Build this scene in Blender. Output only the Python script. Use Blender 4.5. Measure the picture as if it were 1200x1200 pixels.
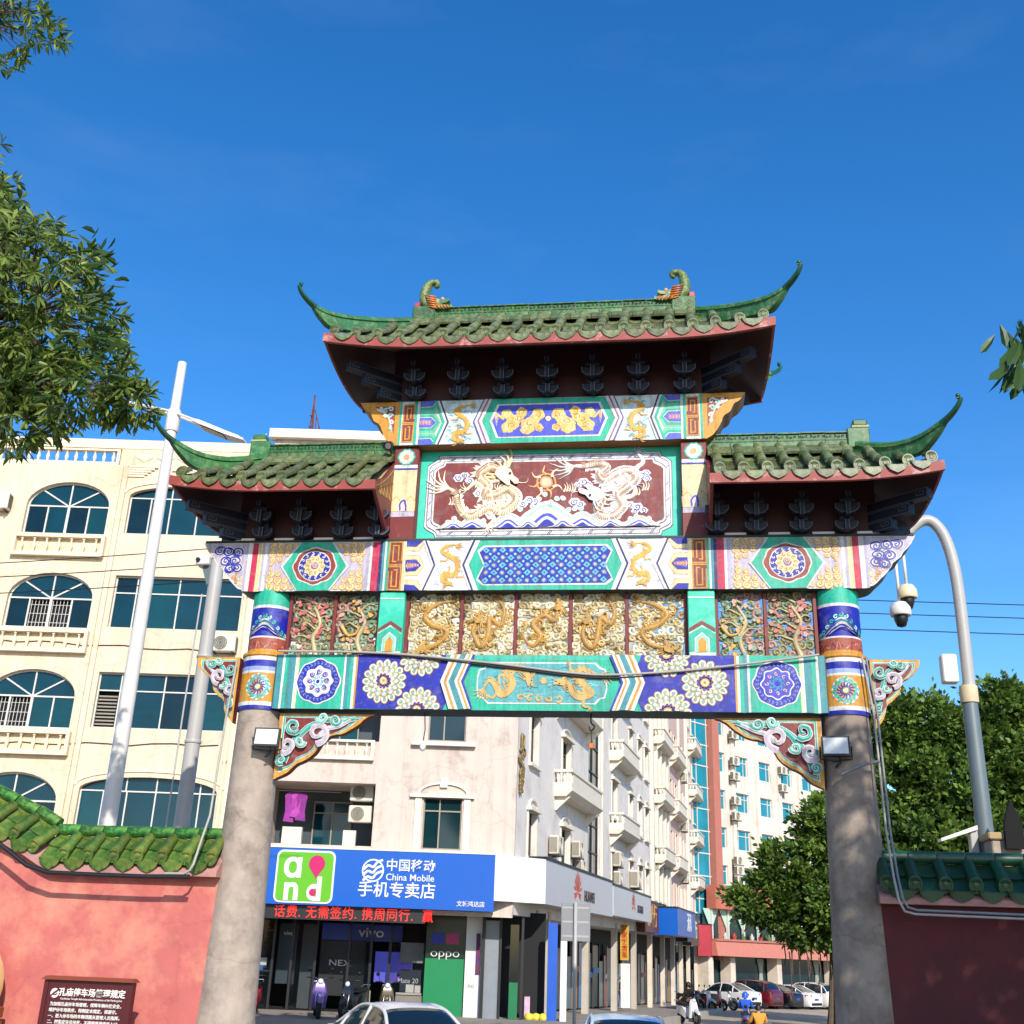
import bpy, bmesh, math, random
from math import sin, cos, pi, radians, sqrt, atan2, hypot
from mathutils import Vector, Matrix

for o in list(bpy.data.objects):
    bpy.data.objects.remove(o)
scene = bpy.context.scene
col = scene.collection
R = random.Random(7)

# ---------------------------------------------------------------- camera
YAW, PITCH, ROLL, FPX = radians(-8.067), radians(21.39), radians(2.12), 1293.8
cam_d = bpy.data.cameras.new('camera')
cam_d.sensor_width = 36.0
cam_d.lens = FPX / 1200.0 * 36.0
cam_d.clip_end = 6000
cam_d.clip_start = 0.05
cam = bpy.data.objects.new('camera', cam_d)
col.objects.link(cam)
_f = Vector((sin(YAW)*cos(PITCH), cos(YAW)*cos(PITCH), sin(PITCH)))
_r = Vector((cos(YAW), -sin(YAW), 0))
_u = _r.cross(_f)
_r2 = _r*cos(ROLL) + _u*sin(ROLL)
_u2 = _u*cos(ROLL) - _r*sin(ROLL)
cm = Matrix(((_r2.x, _u2.x, -_f.x, 1.7332), (_r2.y, _u2.y, -_f.y, -16.0), (_r2.z, _u2.z, -_f.z, 1.6), (0, 0, 0, 1)))
cam.matrix_world = cm
scene.camera = cam

# ---------------------------------------------------------------- sky, sun, exposure
SUN_A, SUN_E = radians(21), radians(31)       # to the right of the gate's normal, above the horizon
world = bpy.data.worlds.new('World')
scene.world = world
world.use_nodes = True
nt = world.node_tree
bg = nt.nodes['Background']
sky = nt.nodes.new('ShaderNodeTexSky')
sky.sky_type = 'NISHITA'
sky.sun_disc = False
sky.sun_elevation = SUN_E
sky.sun_rotation = pi - SUN_A
sky.altitude = 0
sky.air_density = 1.0
sky.dust_density = 0.7
sky.ozone_density = 3.2
hsv = nt.nodes.new('ShaderNodeHueSaturation')
hsv.inputs['Saturation'].default_value = 1.34
hsv.inputs['Hue'].default_value = 0.505
hsv.inputs['Value'].default_value = 1.42
nt.links.new(sky.outputs[0], hsv.inputs['Color'])
# faint high cirrus, the same all over the sky
tcw = nt.nodes.new('ShaderNodeTexCoord')
mpw = nt.nodes.new('ShaderNodeMapping')
mpw.inputs['Scale'].default_value = (1.6, 1.6, 5.0)
nt.links.new(tcw.outputs['Generated'], mpw.inputs['Vector'])
now = nt.nodes.new('ShaderNodeTexNoise')
now.inputs['Scale'].default_value = 1.8
now.inputs['Detail'].default_value = 7
now.inputs['Roughness'].default_value = 0.55
nt.links.new(mpw.outputs[0], now.inputs['Vector'])
mrw = nt.nodes.new('ShaderNodeMapRange')
mrw.inputs['From Min'].default_value = 0.50
mrw.inputs['From Max'].default_value = 0.80
mrw.inputs['To Max'].default_value = 0.06
nt.links.new(now.outputs['Fac'], mrw.inputs['Value'])
mxw = nt.nodes.new('ShaderNodeMix')
mxw.data_type = 'RGBA'
nt.links.new(mrw.outputs['Result'], mxw.inputs[0])
nt.links.new(hsv.outputs[0], mxw.inputs[6])
mxw.inputs[7].default_value = (5.2, 5.8, 6.6, 1)
nt.links.new(mxw.outputs[2], bg.inputs[0])
bg.inputs[1].default_value = 0.15
sun_d = bpy.data.lights.new('sun', 'SUN')
sun_d.energy = 5.0
sun_d.angle = radians(0.53)
sun_d.color = (1.0, 0.93, 0.83)
sun = bpy.data.objects.new('sun', sun_d)
col.objects.link(sun)
sdir = Vector((sin(SUN_A)*cos(SUN_E), -cos(SUN_A)*cos(SUN_E), sin(SUN_E)))
sun.rotation_euler = sdir.to_track_quat('Z', 'Y').to_euler()
sun.location = sdir*60
vs = scene.view_settings
vs.view_transform = 'Standard'
vs.look = 'None'
vs.exposure = 0.12
vs.gamma = 1.0
vs.use_curve_mapping = False
try:
    scene.cycles.max_bounces = 6
    scene.cycles.diffuse_bounces = 3
    scene.cycles.glossy_bounces = 3
    scene.cycles.transmission_bounces = 4
    scene.cycles.transparent_max_bounces = 8
    scene.cycles.caustics_reflective = False
    scene.cycles.caustics_refractive = False
except Exception:
    pass

# ---------------------------------------------------------------- colour and materials
def lin(h):
    h = h.lstrip('#')
    out = []
    for i in (0, 2, 4):
        c = int(h[i:i+2], 16)/255.0
        out.append(c/12.92 if c <= 0.04045 else ((c+0.055)/1.055)**2.4)
    return tuple(out)

MATS = {}
def mat(name, hexcol, rough=0.6, metal=0.0, var=0.12, scale=3.0, hex2=None, mix2=0.35, scale2=0.8, bump=0.0, bscale=40.0,
        rnd=0.0, spec=0.5, streak=0.0, detail=5.0, coat=0.0, thr=(0.45, 0.62), emit=None, cracks=0.0):
    """plain procedural material: base colour, fine variation, blotches of a second colour, vertical streaks, bump"""
    if name in MATS:
        return MATS[name]
    m = bpy.data.materials.new(name)
    m.use_nodes = True
    n = m.node_tree.nodes
    l = m.node_tree.links
    b = n['Principled BSDF']
    b.inputs['Roughness'].default_value = rough
    b.inputs['Metallic'].default_value = metal
    b.inputs['Specular IOR Level'].default_value = spec
    if coat:
        b.inputs['Coat Weight'].default_value = coat
        b.inputs['Coat Roughness'].default_value = 0.08
    tc = n.new('ShaderNodeTexCoord')
    src = tc.outputs['Object']
    c = lin(hexcol)
    base = None
    if var > 0:
        no = n.new('ShaderNodeTexNoise')
        no.inputs['Scale'].default_value = scale
        no.inputs['Detail'].default_value = detail
        no.inputs['Roughness'].default_value = 0.62
        l.new(src, no.inputs['Vector'])
        mr = n.new('ShaderNodeMapRange')
        mr.inputs['From Min'].default_value = 0.25
        mr.inputs['From Max'].default_value = 0.75
        mr.inputs['To Min'].default_value = 1-var
        mr.inputs['To Max'].default_value = 1+var
        l.new(no.outputs['Fac'], mr.inputs['Value'])
        mx = n.new('ShaderNodeMix')
        mx.data_type = 'RGBA'
        mx.blend_type = 'MULTIPLY'
        mx.inputs[0].default_value = 1.0
        mx.inputs[6].default_value = (*c, 1)
        l.new(mr.outputs['Result'], mx.inputs[7])
        base = mx.outputs[2]
    if hex2:
        no2 = n.new('ShaderNodeTexNoise')
        no2.inputs['Scale'].default_value = scale2
        no2.inputs['Detail'].default_value = 7
        no2.inputs['Roughness'].default_value = 0.68
        l.new(src, no2.inputs['Vector'])
        mr2 = n.new('ShaderNodeMapRange')
        mr2.inputs['From Min'].default_value = thr[0]
        mr2.inputs['From Max'].default_value = thr[1]
        mr2.inputs['To Max'].default_value = mix2
        l.new(no2.outputs['Fac'], mr2.inputs['Value'])
        mx2 = n.new('ShaderNodeMix')
        mx2.data_type = 'RGBA'
        l.new(mr2.outputs['Result'], mx2.inputs[0])
        if base:
            l.new(base, mx2.inputs[6])
        else:
            mx2.inputs[6].default_value = (*c, 1)
        mx2.inputs[7].default_value = (*lin(hex2), 1)
        base = mx2.outputs[2]
    if streak > 0:
        mp = n.new('ShaderNodeMapping')
        mp.inputs['Scale'].default_value = (2.2, 2.2, 0.10)
        l.new(src, mp.inputs['Vector'])
        no3 = n.new('ShaderNodeTexNoise')
        no3.inputs['Scale'].default_value = 2.0
        no3.inputs['Detail'].default_value = 8
        no3.inputs['Roughness'].default_value = 0.7
        l.new(mp.outputs['Vector'], no3.inputs['Vector'])
        mr3 = n.new('ShaderNodeMapRange')
        mr3.inputs['From Min'].default_value = 0.48
        mr3.inputs['From Max'].default_value = 0.78
        mr3.inputs['To Min'].default_value = 1.0
        mr3.inputs['To Max'].default_value = 1-streak
        l.new(no3.outputs['Fac'], mr3.inputs['Value'])
        mx3 = n.new('ShaderNodeMix')
        mx3.data_type = 'RGBA'
        mx3.blend_type = 'MULTIPLY'
        mx3.inputs[0].default_value = 1.0
        if base:
            l.new(base, mx3.inputs[6])
        else:
            mx3.inputs[6].default_value = (*c, 1)
        l.new(mr3.outputs['Result'], mx3.inputs[7])
        base = mx3.outputs[2]
    if cracks > 0:
        no4 = n.new('ShaderNodeTexNoise')
        no4.inputs['Scale'].default_value = 1.4
        no4.inputs['Detail'].default_value = 6
        l.new(src, no4.inputs['Vector'])
        va = n.new('ShaderNodeVectorMath')
        va.operation = 'SCALE'
        va.inputs['Scale'].default_value = 0.9
        l.new(no4.outputs['Color'], va.inputs[0])
        vb = n.new('ShaderNodeVectorMath')
        l.new(src, vb.inputs[0])
        l.new(va.outputs[0], vb.inputs[1])
        vo = n.new('ShaderNodeTexVoronoi')
        vo.feature = 'DISTANCE_TO_EDGE'
        vo.inputs['Scale'].default_value = 0.42
        l.new(vb.outputs[0], vo.inputs['Vector'])
        mr5 = n.new('ShaderNodeMapRange')
        mr5.inputs['From Min'].default_value = 0.0
        mr5.inputs['From Max'].default_value = 0.012
        mr5.inputs['To Min'].default_value = 1-cracks
        mr5.inputs['To Max'].default_value = 1.0
        l.new(vo.outputs['Distance'], mr5.inputs['Value'])
        mx5 = n.new('ShaderNodeMix')
        mx5.data_type = 'RGBA'
        mx5.blend_type = 'MULTIPLY'
        mx5.inputs[0].default_value = 1.0
        if base:
            l.new(base, mx5.inputs[6])
        else:
            mx5.inputs[6].default_value = (*c, 1)
        l.new(mr5.outputs['Result'], mx5.inputs[7])
        base = mx5.outputs[2]
    if rnd > 0:
        oi = n.new('ShaderNodeObjectInfo')
        hs = n.new('ShaderNodeHueSaturation')
        ma = n.new('ShaderNodeMapRange')
        ma.inputs['To Min'].default_value = 1-rnd
        ma.inputs['To Max'].default_value = 1+rnd
        l.new(oi.outputs['Random'], ma.inputs['Value'])
        l.new(ma.outputs['Result'], hs.inputs['Value'])
        mh = n.new('ShaderNodeMapRange')
        mh.inputs['To Min'].default_value = 0.5-rnd*0.07
        mh.inputs['To Max'].default_value = 0.5+rnd*0.07
        mm = n.new('ShaderNodeMath')
        mm.operation = 'FRACT'
        m7 = n.new('ShaderNodeMath')
        m7.operation = 'MULTIPLY'
        m7.inputs[1].default_value = 7.31
        l.new(oi.outputs['Random'], m7.inputs[0])
        l.new(m7.outputs[0], mm.inputs[0])
        l.new(mm.outputs[0], mh.inputs['Value'])
        l.new(mh.outputs['Result'], hs.inputs['Hue'])
        if base:
            l.new(base, hs.inputs['Color'])
        else:
            hs.inputs['Color'].default_value = (*c, 1)
        base = hs.outputs[0]
    if base:
        l.new(base, b.inputs['Base Color'])
    else:
        b.inputs['Base Color'].default_value = (*c, 1)
    if bump > 0:
        nb = n.new('ShaderNodeTexNoise')
        nb.inputs['Scale'].default_value = bscale
        nb.inputs['Detail'].default_value = 4
        l.new(src, nb.inputs['Vector'])
        bp = n.new('ShaderNodeBump')
        bp.inputs['Strength'].default_value = bump
        bp.inputs['Distance'].default_value = 0.02
        l.new(nb.outputs['Fac'], bp.inputs['Height'])
        l.new(bp.outputs[0], b.inputs['Normal'])
    if emit:
        b.inputs['Emission Color'].default_value = (*lin(hexcol), 1)
        b.inputs['Emission Strength'].default_value = emit
    MATS[name] = m
    return m

def paint_material(name='painted_colours', rough=0.55, wear=0.34):
    """paint whose colours are stored on the faces, slightly faded and chalky in patches"""
    if name in MATS:
        return MATS[name]
    m = bpy.data.materials.new(name)
    m.use_nodes = True
    n = m.node_tree.nodes
    l = m.node_tree.links
    b = n['Principled BSDF']
    b.inputs['Roughness'].default_value = rough
    at = n.new('ShaderNodeAttribute')
    at.attribute_name = 'Col'
    tc = n.new('ShaderNodeTexCoord')
    no = n.new('ShaderNodeTexNoise')
    no.inputs['Scale'].default_value = 6
    no.inputs['Detail'].default_value = 8
    no.inputs['Roughness'].default_value = 0.7
    l.new(tc.outputs['Object'], no.inputs['Vector'])
    mr = n.new('ShaderNodeMapRange')
    mr.inputs['From Min'].default_value = 0.5
    mr.inputs['From Max'].default_value = 0.8
    mr.inputs['To Max'].default_value = wear*1.6
    l.new(no.outputs['Fac'], mr.inputs['Value'])
    mx = n.new('ShaderNodeMix')
    mx.data_type = 'RGBA'
    l.new(mr.outputs['Result'], mx.inputs[0])
    l.new(at.outputs['Color'], mx.inputs[6])
    mx.inputs[7].default_value = (0.27, 0.26, 0.24, 1)
    no2 = n.new('ShaderNodeTexNoise')
    no2.inputs['Scale'].default_value = 26
    no2.inputs['Detail'].default_value = 4
    l.new(tc.outputs['Object'], no2.inputs['Vector'])
    mr2 = n.new('ShaderNodeMapRange')
    mr2.inputs['From Min'].default_value = 0.3
    mr2.inputs['From Max'].default_value = 0.7
    mr2.inputs['To Min'].default_value = 0.84
    mr2.inputs['To Max'].default_value = 1.1
    l.new(no2.outputs['Fac'], mr2.inputs['Value'])
    m2 = n.new('ShaderNodeMix')
    m2.data_type = 'RGBA'
    m2.blend_type = 'MULTIPLY'
    m2.inputs[0].default_value = 1
    l.new(mx.outputs[2], m2.inputs[6])
    l.new(mr2.outputs['Result'], m2.inputs[7])
    mp = n.new('ShaderNodeMapping')
    mp.inputs['Scale'].default_value = (7, 7, .7)
    l.new(tc.outputs['Object'], mp.inputs['Vector'])
    no3 = n.new('ShaderNodeTexNoise')
    no3.inputs['Scale'].default_value = 1.6
    no3.inputs['Detail'].default_value = 8
    no3.inputs['Roughness'].default_value = 0.72
    l.new(mp.outputs['Vector'], no3.inputs['Vector'])
    mr3 = n.new('ShaderNodeMapRange')
    mr3.inputs['From Min'].default_value = 0.45
    mr3.inputs['From Max'].default_value = 0.75
    mr3.inputs['To Min'].default_value = 1.0
    mr3.inputs['To Max'].default_value = 0.5
    l.new(no3.outputs['Fac'], mr3.inputs['Value'])
    m3 = n.new('ShaderNodeMix')
    m3.data_type = 'RGBA'
    m3.blend_type = 'MULTIPLY'
    m3.inputs[0].default_value = 1
    l.new(m2.outputs[2], m3.inputs[6])
    l.new(mr3.outputs['Result'], m3.inputs[7])
    l.new(m3.outputs[2], b.inputs['Base Color'])
    MATS[name] = m
    return m
PAINT = paint_material()

# ---------------------------------------------------------------- object helpers
def tag(o, label=None, cat=None, group=None, kind=None):
    if label:
        o['label'] = label
    if cat:
        o['category'] = cat
    if group:
        o['group'] = group
    if kind:
        o['kind'] = kind
    return o

def empty(name, loc=(0, 0, 0), rz=0.0, parent=None):
    o = bpy.data.objects.new(name, None)
    o.empty_display_size = 0.2
    col.objects.link(o)
    o.location = loc
    o.rotation_euler = (0, 0, rz)
    o.parent = parent
    return o

def link(name, me, parent=None, loc=(0, 0, 0), rot=(0, 0, 0), scale=None):
    o = bpy.data.objects.new(name, me)
    col.objects.link(o)
    o.parent = parent
    o.location = loc
    o.rotation_euler = rot
    if scale is not None:
        o.scale = scale if hasattr(scale, '__len__') else (scale,)*3
    return o

def copy_tree(o, parent=None):
    c = o.copy()
    col.objects.link(c)
    c.parent = parent
    for ch in list(o.children):
        copy_tree(ch, c)
    return c

def crom(pts, n=6, closed=False):
    """Catmull-Rom through the points (any dimension)"""
    P = [tuple(p) for p in pts]
    if len(P) < 3:
        return P
    d = len(P[0])
    out = []
    m = len(P)
    for i in range(m if closed else m-1):
        if closed:
            a, b, c, e = P[(i-1) % m], P[i], P[(i+1) % m], P[(i+2) % m]
        else:
            a, b, c, e = P[max(i-1, 0)], P[i], P[i+1], P[min(i+2, m-1)]
        for k in range(n):
            t = k/n
            out.append(tuple(0.5*((2*b[j]) + (-a[j]+c[j])*t + (2*a[j]-5*b[j]+4*c[j]-e[j])*t*t + (-a[j]+3*b[j]-3*c[j]+e[j])*t**3) for j in range(d)))
    if not closed:
        out.append(P[-1])
    return out

class MB:
    """collects simple shapes; build() links them as ONE mesh object"""
    def __init__(s):
        s.v = []
        s.f = []
        s.c = []
        s.col = None
    def face(s, idx):
        s.f.append(tuple(idx))
        s.c.append(s.col)
    def add(s, vs_, fs):
        o = len(s.v)
        s.v.extend(tuple(p) for p in vs_)
        for f in fs:
            s.face([o+i for i in f])
        return s
    def quad(s, a, b, c, d):
        return s.add((a, b, c, d), ((0, 1, 2, 3),))
    def box(s, x0, x1, y0, y1, z0, z1):
        return s.add([(x0, y0, z0), (x1, y0, z0), (x1, y1, z0), (x0, y1, z0), (x0, y0, z1), (x1, y0, z1), (x1, y1, z1), (x0, y1, z1)],
                     [(0, 3, 2, 1), (4, 5, 6, 7), (0, 1, 5, 4), (1, 2, 6, 5), (2, 3, 7, 6), (3, 0, 4, 7)])
    def bbox(s, x0, x1, y0, y1, z0, z1, b=0.02):
        """box with chamfered vertical and top edges"""
        def ring(z, i):
            return [(x0+i+b, y0+i, z), (x1-i-b, y0+i, z), (x1-i, y0+i+b, z), (x1-i, y1-i-b, z), (x1-i-b, y1-i, z), (x0+i+b, y1-i, z), (x0+i, y1-i-b, z), (x0+i, y0+i+b, z)]
        rr = [ring(z0, b*0.7), ring(z0+b, 0), ring(z1-b, 0), ring(z1, b*0.7)]
        o = len(s.v)
        for r_ in rr:
            s.v.extend(r_)
        for k in range(3):
            for i in range(8):
                j = (i+1) % 8
                s.face((o+k*8+i, o+k*8+j, o+k*8+8+j, o+k*8+8+i))
        s.face([o+7-i for i in range(8)])
        s.face([o+24+i for i in range(8)])
        return s
    def prism(s, poly, fn, d0, d1):
        """extrude a 2D outline between depths; fn(u, w, d) -> xyz"""
        n = len(poly)
        o = len(s.v)
        s.v.extend(fn(p[0], p[1], d0) for p in poly)
        s.v.extend(fn(p[0], p[1], d1) for p in poly)
        s.face([o+i for i in range(n)])
        s.face([o+n+n-1-i for i in range(n)])
        for i in range(n):
            j = (i+1) % n
            s.face((o+j, o+i, o+n+i, o+n+j))
        return s
    def tube(s, pts, r, n=8, caps=True, r1=None, flat=1.0):
        pts = [Vector(p) for p in pts]
        m = len(pts)
        o = len(s.v)
        up = Vector((0, 0, 1))
        prev = None
        for i, p in enumerate(pts):
            t = (pts[min(i+1, m-1)] - pts[max(i-1, 0)])
            if t.length < 1e-9:
                t = Vector((0, 0, 1))
            t.normalize()
            if prev is None:
                a = up if abs(t.z) < 0.9 else Vector((1, 0, 0))
                x = t.cross(a).normalized()
            else:
                x = prev - t*prev.dot(t)
                if x.length < 1e-6:
                    x = t.cross(up if abs(t.z) < 0.9 else Vector((1, 0, 0)))
                x.normalize()
            prev = x
            y = t.cross(x)
            if isinstance(r, (list, tuple)):
                rr = r[i]
            elif r1 is not None:
                rr = r + (r1-r)*i/max(m-1, 1)
            else:
                rr = r
            for k in range(n):
                a = 2*pi*k/n
                q = p + x*cos(a)*rr + y*sin(a)*rr*flat
                s.v.append((q.x, q.y, q.z))
        for i in range(m-1):
            for k in range(n):
                k2 = (k+1) % n
                s.face((o+i*n+k, o+i*n+k2, o+(i+1)*n+k2, o+(i+1)*n+k))
        if caps:
            s.face([o+n-1-k for k in range(n)])
            s.face([o+(m-1)*n+k for k in range(n)])
        return s
    def lathe(s, prof, cx=0, cy=0, n=16, a0=0.0, a1=2*pi, caps=True):
        """profile of (r, z) turned about a vertical axis"""
        full = abs(a1-a0-2*pi) < 1e-6
        m = n if full else n+1
        o = len(s.v)
        for (r_, z) in prof:
            for k in range(m):
                a = a0 + (a1-a0)*k/n
                s.v.append((cx+r_*cos(a), cy+r_*sin(a), z))
        for i in range(len(prof)-1):
            for k in range(n):
                k2 = (k+1) % m
                s.face((o+i*m+k, o+i*m+k2, o+(i+1)*m+k2, o+(i+1)*m+k))
        if caps and full:
            s.face([o+n-1-k for k in range(n)])
            s.face([o+(len(prof)-1)*m+k for k in range(n)])
        return s
    def loft(s, rings, closed=True, caps=True):
        o = len(s.v)
        n = len(rings[0])
        for r_ in rings:
            s.v.extend(tuple(p) for p in r_)
        for i in range(len(rings)-1):
            for k in range(n if closed else n-1):
                k2 = (k+1) % n
                s.face((o+i*n+k, o+i*n+k2, o+(i+1)*n+k2, o+(i+1)*n+k))
        if caps:
            s.face([o+n-1-k for k in range(n)])
            s.face([o+(len(rings)-1)*n+k for k in range(n)])
        return s
    def grid(s, fn, nu, nv):
        o = len(s.v)
        for i in range(nu+1):
            for j in range(nv+1):
                s.v.append(tuple(fn(i/nu, j/nv)))
        for i in range(nu):
            for j in range(nv):
                a = o+i*(nv+1)+j
                s.face((a, a+nv+1, a+nv+2, a+1))
        return s
    def mesh(s, name, m, smooth=False, ang=None):
        me = bpy.data.meshes.new(name)
        me.from_pydata(s.v, [], s.f)
        if any(c is not None for c in s.c):
            at = me.attributes.new('Col', 'FLOAT_COLOR', 'FACE')
            buf = []
            for c in s.c:
                c = c or (0.5, 0.5, 0.5)
                buf.extend((c[0], c[1], c[2], 1.0))
            at.data.foreach_set('color', buf)
        if m is not None:
            me.materials.append(m)
        if smooth:
            me.shade_smooth()
            if ang is not None:
                me.set_sharp_from_angle(angle=radians(ang))
        me.update()
        return me
    def build(s, name, m, parent=None, smooth=False, ang=None, loc=(0, 0, 0), rot=(0, 0, 0)):
        return link(name, s.mesh(name, m, smooth, ang), parent, loc, rot)

class Art(MB):
    """flat painted or carved ornament drawn in 2D (u, w) with a layer height d"""
    STEP = 0.0028
    def __init__(s, T=(0, 0, 1, 1)):
        MB.__init__(s)
        s.T = T
        s.cnt = 0
    def q(s, p, d):
        ox, oy, sx, sy = s.T
        return (ox+p[0]*sx, oy+p[1]*sy, d)
    def poly(s, pts, c, l=1):
        s.col = c
        s.cnt += 1
        return s.add([s.q(p, l*s.STEP+s.cnt*1.5e-5) for p in pts], [tuple(range(len(pts)))])
    def rect(s, u0, u1, w0, w1, c, l=1):
        return s.poly([(u0, w0), (u1, w0), (u1, w1), (u0, w1)], c, l)
    def disc(s, u, w, r, c, l=1, n=20, ry=None, wav=0.0, wn=8, ph=0.0):
        ry = ry or r
        return s.poly([(u+r*(1+wav*cos(wn*2*pi*k/n+ph))*cos(2*pi*k/n), w+ry*(1+wav*cos(wn*2*pi*k/n+ph))*sin(2*pi*k/n)) for k in range(n)], c, l)
    def stroke(s, pts, w0, c, l=1, w1=None, bulge=0.0, n=5, ws=None, tube=False, closed=False):
        P = crom(pts, n, closed) if len(pts) > 2 else [tuple(p) for p in pts]
        if closed:
            P = P+[P[0]]
        m = len(P)
        s.col = c
        s.cnt += 1
        base = l*s.STEP+s.cnt*1.5e-5
        o = len(s.v)
        k = (6 if tube else 3) if (bulge > 0) else 2
        for i in range(m):
            base += 4e-6
            a, b = P[max(i-1, 0)], P[min(i+1, m-1)]
            dx, dy = b[0]-a[0], b[1]-a[1]
            L = hypot(dx, dy) or 1
            nx, ny = -dy/L, dx/L
            t = i/(m-1)
            if ws:
                x = t*(len(ws)-1)
                j = min(int(x), len(ws)-2)
                h = ws[j]+(ws[j+1]-ws[j])*(x-j)
            else:
                h = w0 + ((w0 if w1 is None else w1)-w0)*t
            h *= 0.5
            px, py = P[i]
            if k == 2:
                s.v.append(s.q((px+nx*h, py+ny*h), base))
                s.v.append(s.q((px-nx*h, py-ny*h), base))
            elif k == 3:
                s.v.append(s.q((px+nx*h, py+ny*h), base))
                s.v.append(s.q((px, py), base+bulge*min(1, h*2/max(w0, 1e-4)+0.25)))
                s.v.append(s.q((px-nx*h, py-ny*h), base))
            else:
                for (fx, fd) in ((1, 0), (0.6, 0.85), (-0.6, 0.85), (-1, 0), (-0.6, -0.85), (0.6, -0.85)):
                    s.v.append(s.q((px+nx*h*fx, py+ny*h*fx), base+bulge*fd))
        for i in range(m-1):
            for j in range(k if k == 6 else k-1):
                j2 = (j+1) % k
                s.face((o+i*k+j, o+i*k+j2, o+(i+1)*k+j2, o+(i+1)*k+j))
        return s
    def spiral(s, u, w, r, turns, a0, wd, c, l=1, sg=1, bulge=0.0, tube=False, w1=None, r1=0.12):
        n = max(6, int(turns*9))
        pts = []
        for k in range(n+1):
            t = k/n
            rr = r*(1-(1-r1)*t)
            a = a0+sg*turns*2*pi*t
            pts.append((u+rr*cos(a), w+rr*sin(a)))
        return s.stroke(pts, wd, c, l, w1=w1 if w1 is not None else wd*0.6, bulge=bulge, tube=tube, n=2)
    def ring(s, u, w, r, wd, c, l=1, n=24, ry=None, wav=0.0, wn=8):
        ry = ry or r
        pts = [(u+r*(1+wav*cos(wn*2*pi*k/n))*cos(2*pi*k/n), w+ry*(1+wav*cos(wn*2*pi*k/n))*sin(2*pi*k/n)) for k in range(n)]
        return s.stroke(pts, wd, c, l, closed=True, n=1 if n > 15 else 3)
    def put(s, name, parent, fn, m=None, smooth=False):
        # brush wobble: nothing painted by hand is perfectly regular
        k = (len(s.v) % 17)*.37
        s.v = [(u+.0045*sin(23*w+7*u+k)+.0025*sin(61*w-19*u), w+.0045*sin(19*u+9*w+k*2)+.0025*sin(57*u+13*w), d) for (u, w, d) in s.v]
        s.v = [fn(*p) for p in s.v]
        return s.build(name, m or PAINT, parent, smooth)

def front(y0):
    return lambda u, w, d: (u, y0-d, w)

def text_mesh(body, size, name, m, align='CENTER', extrude=0.01, sx=1.0, bold=0.0, shear=0.0, spacing=1.0):
    """lettering as a mesh: lies in x (right) and z (up), faces -y; fitted to height = size"""
    cu = bpy.data.curves.new(name, 'FONT')
    cu.body = body
    cu.size = 1.0
    cu.align_x = align
    cu.align_y = 'CENTER'
    cu.extrude = extrude/max(size, 1e-3)
    cu.offset = bold
    cu.shear = shear
    cu.space_character = spacing
    cu.resolution_u = 3
    ob = bpy.data.objects.new(name+'_tmp', cu)
    col.objects.link(ob)
    dg = bpy.context.evaluated_depsgraph_get()
    me = bpy.data.meshes.new_from_object(ob.evaluated_get(dg))
    me.name = name
    bpy.data.objects.remove(ob)
    bpy.data.curves.remove(cu)
    me.transform(Matrix(((size*sx, 0, 0, 0), (0, 0, -size, 0), (0, size, 0, 0), (0, 0, 0, 1))))
    me.materials.clear()
    me.materials.append(m)
    return me
# ================================================================ the gate
TEAL, TEALD, BLUE, BLUED = lin('#15ab8e'), lin('#33868e'), lin('#0c1a9a'), lin('#0e125c')
WHITE, CREAM, OCHRE, GOLD = lin('#d6d4cf'), lin('#e0cc9c'), lin('#c98c22'), lin('#d9a441')
MAROON, MAGEN, LAV, LAVG = lin('#7a2723'), lin('#b81848'), lin('#b7afc4'), lin('#a9a3b8')
DARK, PALEBL, SKYB, ORANGE = lin('#1a1018'), lin('#9fc6d6'), lin('#5fa6c4'), lin('#e08a3a')
ROSE, MINT = lin('#e9b9b4'), lin('#9fdcc6')

m_conc = mat('column_plaster', '#9f9184', rough=0.85, var=0.2, scale=5.0, hex2='#6e6056', mix2=0.6, scale2=2.3, bump=0.35, bscale=16, streak=0.12, thr=(0.48, 0.66), cracks=0.18)
m_conc2 = mat('worn_shaded_column_plaster', '#8a7e72', rough=0.85, var=0.18, scale=4.0, hex2='#564b44', mix2=0.7, scale2=1.5, bump=0.35, bscale=16, streak=0.2, thr=(0.44, 0.64), cracks=0.2)  # worn right column, its colour also darkened for the tree shade
m_maroon = mat('maroon_paint', '#6b1f1d', rough=0.55, var=0.15, scale=5, hex2='#8f5a50', mix2=0.5, scale2=5, thr=(0.58, 0.68))
m_fascia = mat('sunlit_fascia_red', '#8c3b34', rough=0.6, var=0.15, scale=5, hex2='#c49a90', mix2=0.7, scale2=4, thr=(0.55, 0.66))  # fascia red lightened in the colour for the sun on the band
m_soffit = mat('shaded_soffit_maroon', '#34090d', rough=0.6, var=0.2, scale=3)  # maroon darkened in the colour to deepen the shade under the eaves
m_dark = mat('dark_under_paint', '#23302f', rough=0.6, var=0.25, scale=4)
m_white = mat('white_trim_paint', '#e6e2da', rough=0.6, var=0.08)
m_tile = mat('green_glazed_tile', '#485a36', rough=0.42, var=0.5, scale=9, hex2='#7c7c5c', mix2=0.75, scale2=10, streak=0.35, rnd=0.28, bump=0.15, bscale=18, thr=(0.42, 0.62), spec=0.35)
m_tiled = mat('dark_green_glaze', '#34663c', rough=0.45, var=0.4, scale=8, streak=0.3, hex2='#8a9668', mix2=0.6, scale2=9, rnd=0.25, spec=0.35, thr=(0.5, 0.68))
m_tip = mat('deep_green_glaze', '#1f4f36', rough=0.42, var=0.25, scale=6, spec=0.4)
m_mortar = mat('tile_mortar', '#a79f74', rough=0.9, var=0.25, scale=10)
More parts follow.
